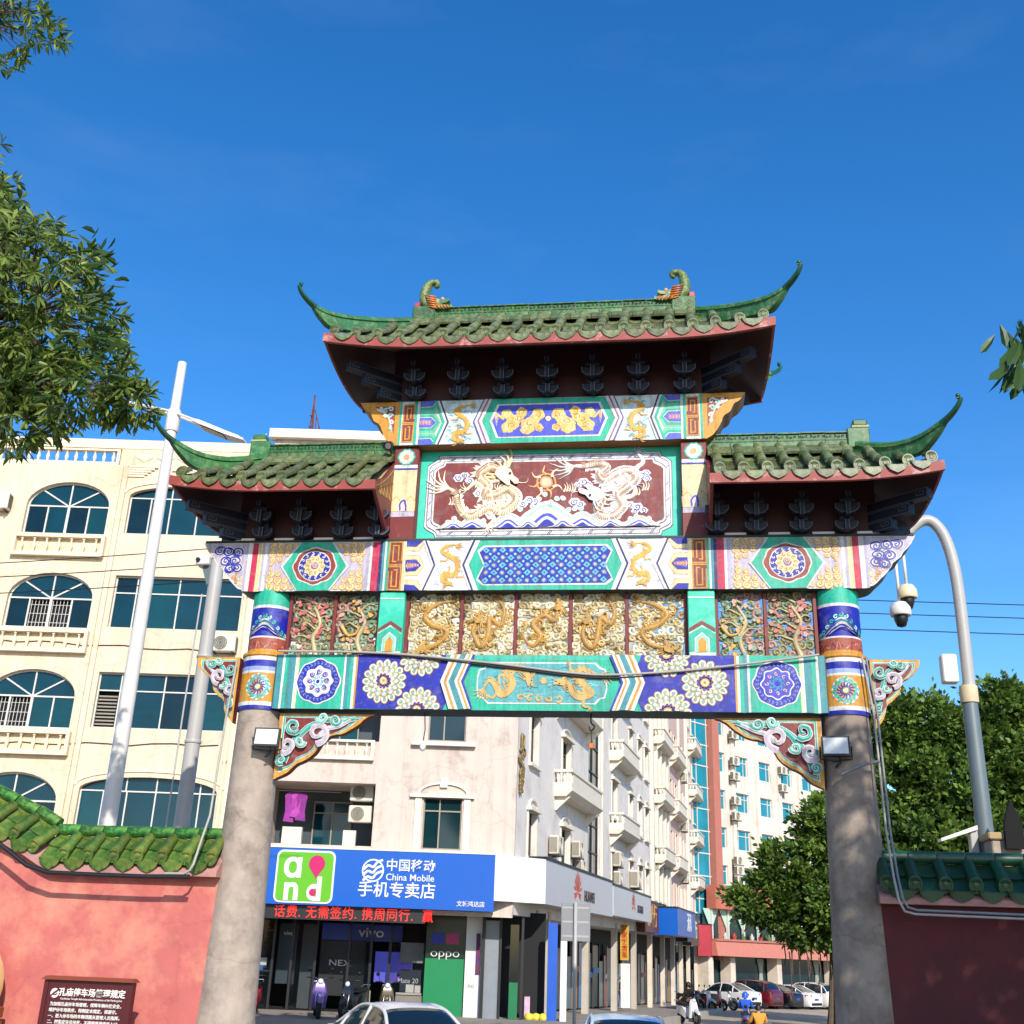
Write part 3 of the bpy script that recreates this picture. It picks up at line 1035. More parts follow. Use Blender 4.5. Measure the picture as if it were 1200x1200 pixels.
for s in (-1, 1):
    a = Art((0, 0, s, 1))
    for (x, y, r, t, sg) in ((2.62, 9.78, .05, 0.2, 1), (2.70, 9.76, .045, 2, -1), (2.79, 9.79, .035, 1, 1), (2.62, 9.66, .05, 3, -1), (2.60, 9.54, .04, 1, 1), (2.59, 9.44, .03, 2, -1), (2.71, 9.66, .03, 0, 1)):
        a.spiral(x, y, r, 1.1, t, .032, WHITE if sg > 0 else MINT, 5, sg=sg)
    a.stroke([(2.86, 9.80), (2.72, 9.72), (2.64, 9.60), (2.60, 9.46), (2.58, 9.38)], .04, WHITE, 4, w1=.012)
    a.put('wing_scroll', beam_top, front(0.0))
    a = Art((0, 0, s, 1))
    for w in (ZTC, ZT1-.02, ZT0+.02):
        for (e, c, ll) in ((0.20, CREAM, 3), (0.185, lin('#58c2a4'), 4), (0.14, TEAL, 5), (0.10, WHITE, 6), (0.088, lin('#4a5ac8'), 7)):
            sc = e/0.088
            pts = clip_w([(2.12, w-e), (1.93-.06*(sc-1), w-e), (1.85-.07*(sc-1), w), (1.93-.06*(sc-1), w+e), (2.12, w+e)], ZT0+.003, ZT1-.003)
            if len(pts) > 2:
                a.poly(pts, c, ll)
        if w == ZTC:
            for k in range(8):
                x = 2.11-.024*k
                a.stroke([(x, w), (x-.02, w+.05)], .018, ORANGE if k % 2 else ROSE, 8, w1=.004)
                a.stroke([(x, w), (x-.02, w-.05)], .018, ORANGE if k % 2 else ROSE, 8, w1=.004)
    for (o0, o1, c) in ((-.03, 0, WHITE), (0, .03, BLUED), (.03, .065, WHITE), (.065, .11, TEAL)):
        z = [(ZT0+.003, 1.77), (ZTC, 1.63), (ZT1-.003, 1.77)]
        a.poly([(x+o0, y) for y, x in z]+[(x+o1, y) for y, x in reversed(z)], c, 8)
    for (o0, o1, c) in ((-.08, -.03, WHITE), (-.03, 0, lin('#8a5a88')), (0, .045, WHITE), (.045, .07, lin('#5a4a88'))):
        z = [(ZT0+.003, 1.0), (ZTC, 1.16), (ZT1-.003, 1.0)]
        a.poly([(x+o0, y) for y, x in z]+[(x+o1, y) for y, x in reversed(z)], c, 8)
    for k in range(45):
        x, y = R.uniform(1.22, 1.62), R.uniform(ZT0+.05, ZT1-.06)
        a.stroke([(x, y), (x+.04, y+.03), (x+.08, y)], 0.03, lin(R.choice(['#8fc0d0', '#e8eeee', '#6aa8b8', '#4a90a0', '#f2f2ee'])), 4, w1=0.008, n=2)
    a.put('feather_chevrons', beam_top, front(0.0))
    a = Art((0, 0, s, 1))
    dragon(a, [(1.30, 9.82), (1.44, 9.80), (1.54, 9.72), (1.46, 9.64), (1.36, 9.56), (1.34, 9.42), (1.42, 9.32), (1.52, 9.34), (1.54, 9.22), (1.42, 9.18)], 0.062, GOLD, GOLD, 6, flip=-1)
    a.put('golden_dragon', beam_top, front(0.0))
a = Art()
a.poly([(-.92, ZT0+.003), (-1.08, ZTC), (-.92, ZT1-.003), (.92, ZT1-.003), (1.08, ZTC), (.92, ZT0+.003)], TEAL, 4)
a.poly([(-.84, ZT0+.09), (-.96, ZTC), (-.84, ZT1-.10), (.84, ZT1-.10), (.96, ZTC), (.84, ZT0+.09)], WHITE, 5)
a.poly([(-.81, ZT0+.115), (-.92, ZTC), (-.81, ZT1-.125), (.81, ZT1-.125), (.92, ZTC), (.81, ZT0+.115)], lin('#3a48c8'), 6)
for s in (-1, 1):
    for k in range(16):
        x = s*(0.14+.56*((k*0.381) % 1))
        y = ZTC-.17+.33*((k*0.213+.1) % 1)
        a.disc(x, y, .07+.02*(k % 3), lin('#e3bd66'), 7, 14, wav=.12, wn=5, ph=k)
    for k in range(14):
        x = s*(0.14+.56*((k*0.381) % 1))
        y = ZTC-.17+.33*((k*0.213+.1) % 1)
        a.spiral(x, y, .055, 1.2, k, .014, lin('#fff0c8') if k % 2 else lin('#a8742a'), 8, sg=s)
    for k in range(5):
        a.stroke([(s*.72, ZTC+.02), (s*(.78+.02*k), ZTC+.06+.02*k), (s*(.80+.01*k), ZTC+.12-.05*k)], .03, lin('#e3bd66'), 7, w1=.006)
a.disc(0, ZTC+.02, .045, lin('#f0d8a0'), 7, 14)
a.put('lion_panel', beam_top, front(0.0))

# ---- upper posts and the central relief panel --------------------------------------
for s in (-1, 1):
    p_ = MB().bbox(s*2.31-.205, s*2.31+.205, 0.06, 0.48, ZM1+.035, ZT0, .015).build('upper_post', m_maroon, gate)
    a = Art((s*2.31, 0, 1, 1))
    a.rect(-.19, .19, 7.98, 8.72, CREAM, 1)
    a.rect(-.19, .19, 8.74, 8.80, WHITE, 1)
    a.rect(-.19, .19, 8.71, 8.74, BLUE, 2)
    a.rect(-.19, .19, 7.90, 7.98, LAV, 1)
    for x in (-.115, .115):
        a.poly([(x-.085, 7.99), (x-.085, 8.16), (x, 8.26), (x+.085, 8.16), (x+.085, 7.99)], OCHRE, 2)
        a.poly([(x-.075, 7.99), (x-.075, 8.15), (x, 8.24), (x+.075, 8.15), (x+.075, 7.99)], CREAM, 3)
    a.poly([(-.07, 7.99), (-.07, 8.12), (0, 8.23), (.07, 8.12), (.07, 7.99)], WHITE, 4)
    a.stroke([(-.05, 8.0), (-.045, 8.12), (0, 8.18), (.045, 8.12), (.05, 8.0)], .03, lin('#5a3ab0'), 5)
    a.disc(0, 8.94, .145, TEAL, 2, 32, wav=.05, wn=10)
    a.disc(0, 8.94, .12, WHITE, 3, 32, wav=.05, wn=10)
    a.disc(0, 8.94, .05, lin('#d8a060'), 4, 16)
    a.put('post_painting', p_, front(0.06))
YP = 0.26
pan = MB().box(-2.105, 2.105, YP, YP+.12, ZM1+.035, ZT0).build('central_panel', mat('teal_panel_paint', '#1fb89c', rough=.5, var=.1, scale=4, hex2='#5fd0ba', mix2=.4, scale2=2), gate)
def corner_rect(x0, x1, z0, z1, c):
    return [(x0+c, z0), (x1-c, z0), (x1-c*.9, z0+c*.35), (x1-c*.5, z0+c*.6), (x1-c*.2, z0+c*.75), (x1, z0+c), (x1, z1-c), (x1-c*.2, z1-c*.75), (x1-c*.5, z1-c*.6), (x1-c*.9, z1-c*.35), (x1-c, z1), (x0+c, z1), (x0+c*.9, z1-c*.35), (x0+c*.5, z1-c*.6), (x0+c*.2, z1-c*.75), (x0, z1-c), (x0, z0+c), (x0+c*.2, z0+c*.75), (x0+c*.5, z0+c*.6), (x0+c*.9, z0+c*.35)]
a = Art()
a.poly(corner_rect(-1.99, 1.97, 7.60, 9.04, .18), BLUED, 1)
a.poly(corner_rect(-1.98, 1.96, 7.61, 9.03, .18), WHITE, 2)
a.poly(corner_rect(-1.955, 1.935, 7.635, 9.005, .18), BLUED, 3)
a.poly(corner_rect(-1.945, 1.925, 7.645, 8.995, .18), lin('#dcd6e4'), 4)
a.poly(corner_rect(-1.89, 1.87, 7.70, 8.94, .17), BLUED, 5)
a.poly(corner_rect(-1.88, 1.86, 7.71, 8.93, .17), WHITE, 6)
a.poly(corner_rect(-1.85, 1.83, 7.74, 8.90, .165), MAROON, 7)
for k in range(11):
    x = -1.6+.32*k
    for z in (7.67, 8.967):
        for j in (0, 1):
            a.stroke([(x+.03*j, z-.025), (x+.05+.03*j, z+.025)], .010, BLUED, 6)
for k in range(4):
    z = 7.9+.28*k
    for x in (-1.918, 1.898):
        a.stroke([(x-.022, z), (x+.022, z+.05)], .010, BLUED, 6)
a.put('panel_border', pan, front(YP))
m_relief = paint_material('relief_paint', rough=.45, wear=.12)
a = Art()
CRM, OUT = lin('#eddcbc'), lin('#d8a878')
dragon(a, [(-1.63, 8.46), (-1.5, 8.36), (-1.43, 8.1), (-1.23, 7.95), (-.97, 8.1), (-.70, 8.04), (-.49, 8.24), (-.62, 8.42), (-.81, 8.34), (-1.0, 8.32), (-.98, 8.49), (-1.10, 8.66), (-.98, 8.80), (-.82, 8.77), (-.72, 8.68)], .165, CRM, lin('#f2e6cc'), 8, bulge=.035, mane=lin('#e8cf9a'), legs=(.3, .66), hd=1.25)
a.put('dragon_relief', pan, front(YP), m_relief, True)
a = Art()
dragon(a, [(.40, 8.80), (.56, 8.80), (.78, 8.84), (.94, 8.78), (.82, 8.64), (.92, 8.55), (1.11, 8.68), (1.33, 8.70), (1.40, 8.55), (1.23, 8.4), (1.12, 8.28), (1.20, 8.09), (1.02, 7.93), (.83, 7.96), (.80, 8.08), (.86, 8.22), (.76, 8.30)], .165, lin('#ece6e0'), WHITE, 8, flip=-1, bulge=.035, mane=lin('#f4efe4'), legs=(.42, .62), hd=1.2, claw=lin('#c4c0dc'))
a.put('dragon_relief', pan, front(YP), m_relief, True)
a = Art()
a.disc(-.03, 8.53, .105, lin('#e6a070'), 9, 20)
a.disc(-.03, 8.53, .075, lin('#f0c49a'), 10, 20)
for k in range(7):
    t = .7+k*.82
    a.stroke([(-.03+.13*cos(t), 8.53+.13*sin(t)), (-.03+.2*cos(t+.35), 8.53+.2*sin(t+.35)), (-.03+.30*cos(t+.15), 8.53+.30*sin(t+.15))], .055, lin('#e8b070') if k % 2 else lin('#f4e0c0'), 9, w1=.008, bulge=.02)
a.ring(-.03, 8.53, .15, .028, lin('#d89048'), 8, 24)
for (x, y) in ((.25, 8.36), (-1.15, 8.34), (-1.6, 8.16), (1.35, 8.28), (1.5, 8.36), (.33, 8.36)):
    for j in range(3):
        a.stroke([(x+.04*j, y), (x+.03+.04*j, y+.07), (x+.01+.04*j, y+.13+.03*(j % 2))], .03, lin('#f2ddc0'), 8, w1=.005)
a.put('flaming_pearl', pan, front(YP), m_relief, True)
a = Art()
for (x, y, r) in ((-1.46, 8.63, .09), (-1.36, 8.68, .07), (-1.28, 8.58, .08), (-1.05, 8.33, .08), (-1.14, 8.36, .07), (-.30, 8.22, .09), (-.40, 8.16, .08), (-.2, 8.2, .07), (-.92, 8.00, .08), (-.86, 8.06, .06), (1.49, 8.62, .09), (1.58, 8.56, .07), (1.56, 8.66, .07), (.57, 8.52, .09), (.48, 8.48, .07), (.64, 8.48, .07), (.43, 8.18, .09), (.52, 8.14, .08), (1.30, 8.12, .08), (1.42, 8.08, .09), (1.52, 8.02, .07), (1.38, 8.01, .06)):
    a.disc(x, y, r, lin('#e4e2ee'), 8, 18, wav=.1, wn=6, ry=r*.75)
    a.spiral(x, y, r*.65, 1.3, x*7, r*.2, lin('#5a62b8'), 9, bulge=.008)
a.put('relief_clouds', pan, front(YP), m_relief)
a = Art()
for (x, h, wd, ly) in ((0.0, .46, .95, 8), (-.62, .27, .6, 9), (.55, .27, .6, 9), (-1.2, .20, .5, 10), (1.0, .16, .45, 10), (1.45, .19, .5, 11), (-1.5, .16, .4, 11), (.25, .2, .4, 12), (-.3, .17, .35, 12)):
    for k, c in enumerate((WHITE, lin('#a8c8c0'), lin('#f0e2b8'), WHITE, lin('#3a44b8'), WHITE, BLUE)):
        f_ = 1-.12*k
        pts = [(x+wd*f_*t, 7.752+h*f_*math.exp(-(t*2.0)**2)*(1-abs(t)**3)) for t in [i/8-1 for i in range(17)]]
        pts = [(min(max(p[0], -1.80), 1.78), p[1]) for p in pts]
        a.poly(pts, c, ly+k*1.2)
for k in range(34):
    x = -1.6+3.2*k/33
    y = 7.80+.40*math.exp(-(x*1.9)**2)+.08*sin(k*2.1)+.06
    a.disc(x, y, .045, lin('#e6f0ea') if k % 2 else lin('#cfe6de'), 9, 10)
    a.spiral(x, y, .03, 1, k, .012, lin('#8ab8b8'), 10)
a.put('relief_waves', pan, front(YP), m_relief)

# ---- openwork band between lower and middle beam -------------------------------------
ZO0, ZO1 = ZL1, ZM0
for s in (-1, 1):
    p_ = MB().bbox(s*2.36-.20, s*2.36+.20, 0.03, 0.45, ZO0, ZO1, .012).build('square_post', mat('teal_post_paint', '#22b597', rough=.5, var=.2, scale=3, hex2='#7fd8c0', mix2=.5, scale2=1.5), gate)
    a = Art((s*2.36, 0, 1, 1))
    a.rect(-.187, .187, ZO0+.01, ZO0+.06, WHITE, 1)
    a.poly([(-.187, 5.98), (-.09, 6.02), (0, 6.10), (.09, 6.02), (.187, 5.98), (.187, 5.69), (-.187, 5.69)], WHITE, 1)
    a.poly([(-.187, 6.05), (0, 6.17), (.187, 6.05), (.187, 5.99), (0, 6.11), (-.187, 5.99)], lin('#7a2a28'), 2)
    a.poly([(-.187, 5.965), (0, 6.075), (.187, 5.965), (.187, 5.69), (-.187, 5.69)], TEAL, 2)
    a.poly([(-.11, 5.69), (-.11, 5.90), (0, 5.99), (.11, 5.90), (.11, 5.69)], WHITE, 3)
    a.poly([(-.095, 5.69), (-.095, 5.89), (0, 5.97), (.095, 5.89), (.095, 5.69)], lin('#8ad8c0'), 4)
    a.poly([(-.06, 5.69), (-.06, 5.85), (0, 5.92), (.06, 5.85), (.06, 5.69)], OCHRE, 5)
    a.rect(-.187, .187, 6.52, 6.54, WHITE, 2)
    a.put('post_painting', p_, front(0.03))
for x in (-4.02, -3.30, -2.585, -2.135, -1.28, -.44, .40, 1.25, 2.135, 2.585, 3.30, 4.02):
    MB().bbox(x-.028, x+.028, 0.16, 0.27, ZO0, ZO1, .006).build('mullion', m_maroon, gate)
def carved(x0, x1, kind, seed):
    """pierced carving: tubes of cloud scroll, with a dragon or a flowering tree in front"""
    rr = random.Random(seed)
    a = Art()
    w, h = x1-x0, ZO1-ZO0
    base = {'gold': ['#cfc3a0', '#b8a878', '#ded5ba', '#a08e62', '#c8bb94'], 'tree': ['#8f8458', '#6f7d58', '#a87f70', '#7f9478', '#5a5a40']}[kind]
    rows = 8
    ncx = 6 if w > .7 else 5
    for j in range(rows):
        for i in range(ncx):
            x = x0+w*(i+.5+rr.uniform(-.3, .3))/ncx
            z = ZO0+h*(j+.5+rr.uniform(-.3, .3))/rows
            r = rr.uniform(.055, .085)
            c = lin(rr.choice(base))
            sg = rr.choice((1, -1))
            a.spiral(x, z, r, 1.25, rr.uniform(0, 6.3), .058, c, 0, sg=sg, bulge=.026, tube=True, w1=.045)
            if rr.random() < .45:
                px_, pz_ = x+rr.uniform(-.06, .06), z+rr.uniform(-.05, .05)
                a.stroke([(max(px_-.1, x0+.02), pz_), (px_, pz_+.03), (min(px_+.1, x1-.02), pz_)], .09, c, -4, w1=.05, bulge=.02, tube=True, n=3)
            L = rr.uniform(.10, .2)
            a.stroke([(max(x-L, x0+.02), z-r*.8), (x-L*.3, z-r*.8+rr.uniform(-.03, .03)), (min(x+L, x1-.02), z-r*.6)], .032, lin(rr.choice(base)), -2+rr.uniform(-3, 3), bulge=.018, tube=True, w1=.018)
    if kind == 'gold':
        g = lin('#b88c3a')
        m_ = rr.choice((1, -1))
        cx = (x0+x1)/2
        def PT(l):
            return [(cx+m_*u*w, ZO0+z*h) for u, z in l]
        body = [[(.30, .88), (.05, .84), (-.20, .66), (-.02, .50), (.26, .42), (.14, .24), (-.22, .12)],
                [(.18, .92), (.30, .74), (.24, .50), (.02, .62), (.0, .34), (-.14, .18), (-.30, .40), (-.20, .60)],
                [(-.36, .30), (-.20, .18), (-.04, .34), (-.20, .52), (.02, .66), (.22, .58), (.30, .80)],
                [(.20, .90), (.30, .70), (.22, .52), (.04, .62), (-.02, .34), (-.12, .16), (-.30, .34), (-.22, .58)],
                [(-.30, .88), (-.04, .82), (.20, .66), (.0, .5), (-.26, .40), (-.12, .22), (.22, .14)]][seed-10]
        m_ = 1
        P = PT(body)
        for t in range(len(P)*3):
            px, pz = P[t % len(P)]
            a.spiral(px+rr.uniform(-.16, .16), pz+rr.uniform(-.14, .14), rr.uniform(.04, .06), 1.1, rr.uniform(0, 6), .035, lin(rr.choice(['#c8a862', '#a8843a', '#d8c08a'])), 4, sg=rr.choice((1, -1)), bulge=.025, tube=True)
        dragon(a, P, .078, g, lin('#a07828'), 10, flip=1 if seed % 2 else -1, bulge=.04, mane=lin('#c8a050'), legs=(.3, .62), hd=1.25)
    else:
        tr = lin('#b6a57c')
        cx = (x0+x1)/2+rr.uniform(-.08, .08)
        a.stroke([(cx+.1, ZO0+.02), (cx+.02, ZO0+.3), (cx+.12, ZO0+.55), (cx, ZO0+.8)], .09, tr, 8, w1=.05, bulge=.035, tube=True)
        for k in range(7):
            z = ZO0+.25+.1*k
            dx = (1 if k % 2 else -1)*rr.uniform(.15, .3)
            a.stroke([(cx+.05, z), (cx+dx*.6, z+.10), (cx+dx, z+.08)], .04, tr, 10, w1=.015, bulge=.02, tube=True)
        fl_ = ['#c4605a', '#d88a80', '#b84a48'] if seed % 2 else ['#d9a04a', '#5f8a6a', '#7fa08a', '#c89a90']
        for k in range(30):
            x, z = rr.uniform(x0+.05, x1-.05), ZO0+h*rr.uniform(.3 if seed % 2 else .05, .9)
            a.disc(x, z, rr.uniform(.022, .04), lin(rr.choice(fl_)), 18+k % 3, 8, wav=.2, wn=5)
        if seed % 2 == 0:
            px, pz = cx-.12, ZO0+.35
            a.stroke([(px-.12, pz+.14), (px-.02, pz), (px+.1, pz+.02), (px+.18, pz+.14)], .07, lin('#d0a046'), 16, w1=.02, bulge=.03, tube=True)
    return a.put('carved_panel', gate, front(0.215), m_relief, True)
edges = [(-2.105, -1.31), (-1.25, -.47), (-.41, .37), (.43, 1.22), (1.28, 2.105)]
for i, (x0, x1) in enumerate(edges):
    carved(x0, x1, 'gold', 10+i)
for i, (x0, x1) in enumerate([(-3.99, -3.33), (-3.27, -2.615), (2.615, 3.27), (3.33, 3.99)]):
    carved(x0, x1, 'tree', (21, 22, 24, 23)[i])

# ---- spandrel brackets --------------------------------------------------------------
def spandrel(name, outer, seed, corner, s):
    y0, y1 = 0.14, 0.30
    P = crom(outer, 5)
    poly = [(s*p[0], p[1]) for p in P]+[(s*corner[0], corner[1])]
    o = MB().prism(poly, lambda u, w, d: (u, d, w), y0, y1).build(name, m_maroon, gate)
    a = Art((0, 0, s, 1))
    full = P+[corner]
    cx = sum(p[0] for p in full)/len(full)
    cz = sum(p[1] for p in full)/len(full)
    # centre of the inset lies near the corner
    cx, cz = corner[0]+(cx-corner[0])*.62, corner[1]+(cz-corner[1])*.62
    for k, (f_, c) in enumerate(((1.0, lin('#c8922c')), (.87, WHITE), (.84, TEAL), (.79, WHITE), (.77, lin('#74221f')))):
        a.poly([(cx+(p[0]-cx)*f_, cz+(p[1]-cz)*f_) for p in full], c, 1+k)
    rr = random.Random(seed)
    W_, H_ = outer[0][0]-corner[0], outer[-1][1]-corner[1]
    def Q(u, v):
        return (corner[0]+u*W_, corner[1]+v*H_)
    big = abs(W_) > 1
    T1, T2, LV, PK = lin('#1f8f86'), lin('#5fb8ac'), lin('#b9b4cc'), lin('#c9a8a8')
    k_ = 1.0 if big else .72
    lay = [7]
    def curl(pts, w0, w1, c, hi):
        lay[0] += 3
        P_ = [Q(*p) for p in pts]
        a.stroke(P_, (w0+.022)*k_, WHITE, lay[0], w1=(w1+.016)*k_, bulge=.006)
        a.stroke(P_, w0*k_, c, lay[0]+1.6, w1=w1*k_, bulge=.006)
        a.stroke([(p[0]+.006, p[1]+.008) for p in P_], w0*k_*.32, hi, lay[0]+4.5, w1=w1*k_*.3)
    def volute(u, v, r, t0_, sg, w0, c, hi, turns=1.25):
        n_ = 12
        pts = []
        for q in range(n_+1):
            f_ = q/n_
            rr_ = r*(1-.82*f_)
            t = t0_+sg*turns*2*pi*f_
            pts.append((u+rr_*cos(t)/abs(W_), v+rr_*sin(t)/abs(H_)))
        curl(pts, w0, w0*.45, c, hi)
    curl([(.80, .07), (.66, .13), (.54, .10), (.42, .14), (.30, .24), (.22, .38), (.15, .52), (.09, .74)], .05, .10, T1, T2)
    curl([(.76, .10), (.62, .20), (.52, .24), (.44, .34)], .03, .07, LV, WHITE)
    volute(.42, .30, .17*k_, pi*.5, -1, .075, LV, PK)
    volute(.60, .10, .09*k_, 0, 1, .045, T1, T2)
    volute(.46, .07, .08*k_, pi, -1, .05, T2, MINT)
    volute(.17, .20, .12*k_, pi*.2, 1, .06, T1, T2)
    volute(.12, .50, .12*k_, pi*.8, -1, .065, LV, PK)
    volute(.26, .44, .08*k_, 0, 1, .045, T2, MINT)
    volute(.08, .72, .075*k_, pi*.3, 1, .045, T1, T2)
    a.put('scroll_painting', o, front(y0))
    return o
for s in (-1, 1):
    spandrel('inner_spandrel', [(2.51, 4.745), (2.66, 4.68), (2.80, 4.56), (2.98, 4.46), (3.16, 4.42), (3.30, 4.32), (3.40, 4.16), (3.54, 4.05), (3.68, 3.98), (3.80, 3.86), (3.99, 3.77)], 3, (3.995, 4.75), s)
    spandrel('outer_spandrel', [(5.43, 5.61), (5.40, 5.48), (5.28, 5.36), (5.16, 5.28), (5.11, 5.12), (5.02, 5.02), (4.92, 4.94), (4.88, 4.78), (4.74, 4.60)], 5, (4.735, 5.615), s)

# ---- bracket sets under the eaves -----------------------------------------------------
def bracket_mesh():
    b = MB()
    def arm(hw, z0, z1, y0, y1):
        pts = [(-hw, z1), (hw, z1), (hw, z0+(z1-z0)*.55), (hw-.05, z0+.02), (hw-.09, z0), (-hw+.09, z0), (-hw+.05, z0+.02), (-hw, z0+(z1-z0)*.55)]
        b.prism(pts, lambda u, w, d: (u, d, w), y0, y1)
    arm(.165, .0, .14, -.20, -.10)
    arm(.175, .21, .36, -.36, -.26)
    b.box(-.10, .10, -.22, 0, .14, .21)
    b.box(-.11, .11, -.40, 0, .36, .42)
    b.box(-.035, .035, -.26, 0, -.01, .14)
    b.box(-.035, .035, -.42, 0, .17, .36)
    b.box(-.035, .035, -.50, 0, .42, .50)
    return b.mesh('bracket_set', m_brblue)
def bracket_lines():
    b = MB()
    def U(hw, z0, z1, y):
        for s in (-1, 1):
            pts = [(s*hw, z1), (s*hw, z0+(z1-z0)*.5), (s*(hw-.05), z0+.02), (s*(hw-.09), z0+.004), (s*.04, z0+.004)]
            for i in range(len(pts)-1):
                (x0, a0), (x1, a1) = pts[i], pts[i+1]
                L = hypot(x1-x0, a1-a0)
                nx, nz = -(a1-a0)/L*.005, (x1-x0)/L*.005
                b.quad((x0-nx, y, a0-nz), (x1-nx, y, a1-nz), (x1+nx, y, a1+nz), (x0+nx, y, a0+nz))
    U(.16, .005, .14, -.203)
    U(.17, .215, .36, -.363)
    for x in (-.028, .028):
        b.quad((x-.005, -.263, -.01), (x+.005, -.263, -.01), (x+.005, -.263, .14), (x-.005, -.263, .14))
        b.quad((x-.005, -.423, .17), (x+.005, -.423, .17), (x+.005, -.423, .36), (x-.005, -.423, .36))
        b.quad((x-.005, -.503, .42), (x+.005, -.503, .42), (x+.005, -.503, .50), (x-.005, -.503, .50))
    return b.mesh('bracket_outline', m_brline)
BM, BLN = bracket_mesh(), bracket_lines()
def corner_meshes():
    """diagonal arms at the corner, pointing along local -y, three stepped tiers"""
    b, l = MB(), MB()
    for k, (L, z0, z1) in enumerate(((.34, .0, .15), (.64, .16, .31), (.94, .32, .47))):
        b.box(-.07, .07, -L, .1, z0, z1)
        for x in (-.074, .074):
            for (ya, yb, za, zb) in ((-L, .1, z1-.012, z1-.004), (-L, .1, z0+.004, z0+.012), (-L+.004, -L+.012, z0, z1), (-L+.17, -L+.178, z0+.05, z1-.03), (-L+.05, -L+.17, z0+.05, z0+.058), (-L+.05, -L+.058, z0+.05, z1-.04), (-L+.05, -L+.13, z1-.045, z1-.037), (-L+.122, -L+.13, z0+.08, z1-.04)):
                l.quad((x, ya, za), (x, yb, za), (x, yb, zb), (x, ya, zb))
    return b.mesh('corner_bracket', m_brblue), l.mesh('bracket_outline', m_brline)
CM, CLN = corner_meshes()
def brackets(xs, z, y, corners=()):
    for x in xs:
        o = link('bracket_set', BM, gate, (x, y, z))
        link('bracket_outline', BLN, o)
    for (x, yy, ang) in corners:
        o = link('corner_bracket', CM, gate, (x, yy, z), (0, 0, ang))
        link('bracket_outline', CLN, o)
brackets([-2.19+.73*i for i in range(7)], ZT1+.01, 0.03, [(-2.55, .05, radians(-48)), (2.55, .05, radians(48)), (-2.55, .45, radians(-132)), (2.55, .45, radians(132))])
brackets([-4.52, -3.86, -3.20, -2.62], ZM1+.05, 0.03, [(-4.95, .05, radians(-48)), (-4.95, .45, radians(-132))])
brackets([4.52, 3.86, 3.20, 2.62], ZM1+.05, 0.03, [(4.95, .05, radians(48)), (4.95, .45, radians(132))])
MB().box(-2.62, 2.62, .03, .49, ZT1, 10.95).build('bracket_wall', m_soffit, gate)
for s in (-1, 1):
    xa, xb = sorted((s*2.52, s*5.0))
    MB().box(xa, xb, .03, .49, ZM1+.036, 8.40).build('bracket_wall', m_soffit, gate)
    for x in (3.55, 4.2, 4.85, 2.9):
        MB().box(s*x-.16, s*x+.16, -.01, .03, ZM1+.036, ZM1+.075).build('bracket_block', m_white, gate)

# ---- tiled roofs -----------------------------------------------------------------------
def barrel_mesh(L, r, cap):
    b = MB()
    n = 8
    rings = []
    for (y, rr) in ((0, r*.9), (-L*.96, r), (-L, r)):
        rings.append([(rr*cos(pi*k/n), y, rr*sin(pi*k/n)) for k in range(n+1)])
    o = len(b.v)
    for q in rings:
        b.v.extend(q)
    for i in range(2):
        for k in range(n):
            b.face((o+i*(n+1)+k, o+i*(n+1)+k+1, o+(i+1)*(n+1)+k+1, o+(i+1)*(n+1)+k))
    b.face([o+2*(n+1)+k for k in range(n+1)])
    if cap:
        # round end cap, tilted to hang vertical
        R0 = r*1.06
        def disc(y, rr, zc):
            return [(rr*cos(2*pi*k/16), y+(zc+rr*sin(2*pi*k/16))*.62, zc+rr*sin(2*pi*k/16)) for k in range(16)]
        zc = r*.12
        b.loft([disc(-L+.03, R0, zc), disc(-L-.03, R0, zc), disc(-L-.03, R0*.78, zc), disc(-L-.02, R0*.74, zc), disc(-L-.02, R0*.4, zc), disc(-L-.032, R0*.3, zc)])
    return b.mesh('barrel_tile', m_tile, True, 35)
def pan_mesh(L, w, drip):
    b = MB()
    n = 6
    h = w/2
    def arc(y, dz):
        return [(h*(2*k/n-1), y, dz-.05*(1-(2*k/n-1)**2)) for k in range(n+1)]
    b.loft([arc(0, 0), arc(-L, .015), arc(-L, -.012), arc(-L+.03, -.012)], closed=False, caps=False)
    if drip:
        hd = w*.92/2
        prof = [(-1, .05), (-.9, -.28), (-.68, -.62), (-.35, -.86), (0, -1.05), (.35, -.86), (.68, -.62), (.9, -.28), (1, .05)]
        top = [(-1, .10), (-.75, .0), (-.5, -.07), (-.25, -.11), (0, -.13), (.25, -.11), (.5, -.07), (.75, .0), (1, .10)]
        H = .125
        A = [(hd*p[0], -L-.004+p[1]*H*.55, p[1]*H*.8) for p in prof]
        B = [(hd*p[0], -L-.004, p[1]*H*.5+.01) for p in top]
        A2 = [(p[0], p[1]-.022, p[2]) for p in A]
        B2 = [(p[0], p[1]-.022, p[2]) for p in B]
        o = len(b.v)
        b.v.extend(A2+B2+A+B)
        n2 = 9
        for k in range(n2-1):
            b.face((o+k, o+k+1, o+n2+k+1, o+n2+k))
            b.face((o+2*n2+k+1, o+2*n2+k, o+3*n2+k, o+3*n2+k+1))
            b.face((o+k+1, o+k, o+2*n2+k, o+2*n2+k+1))
    return b.mesh('drip_tile' if drip else 'pan_tile', m_tile, True, 40)

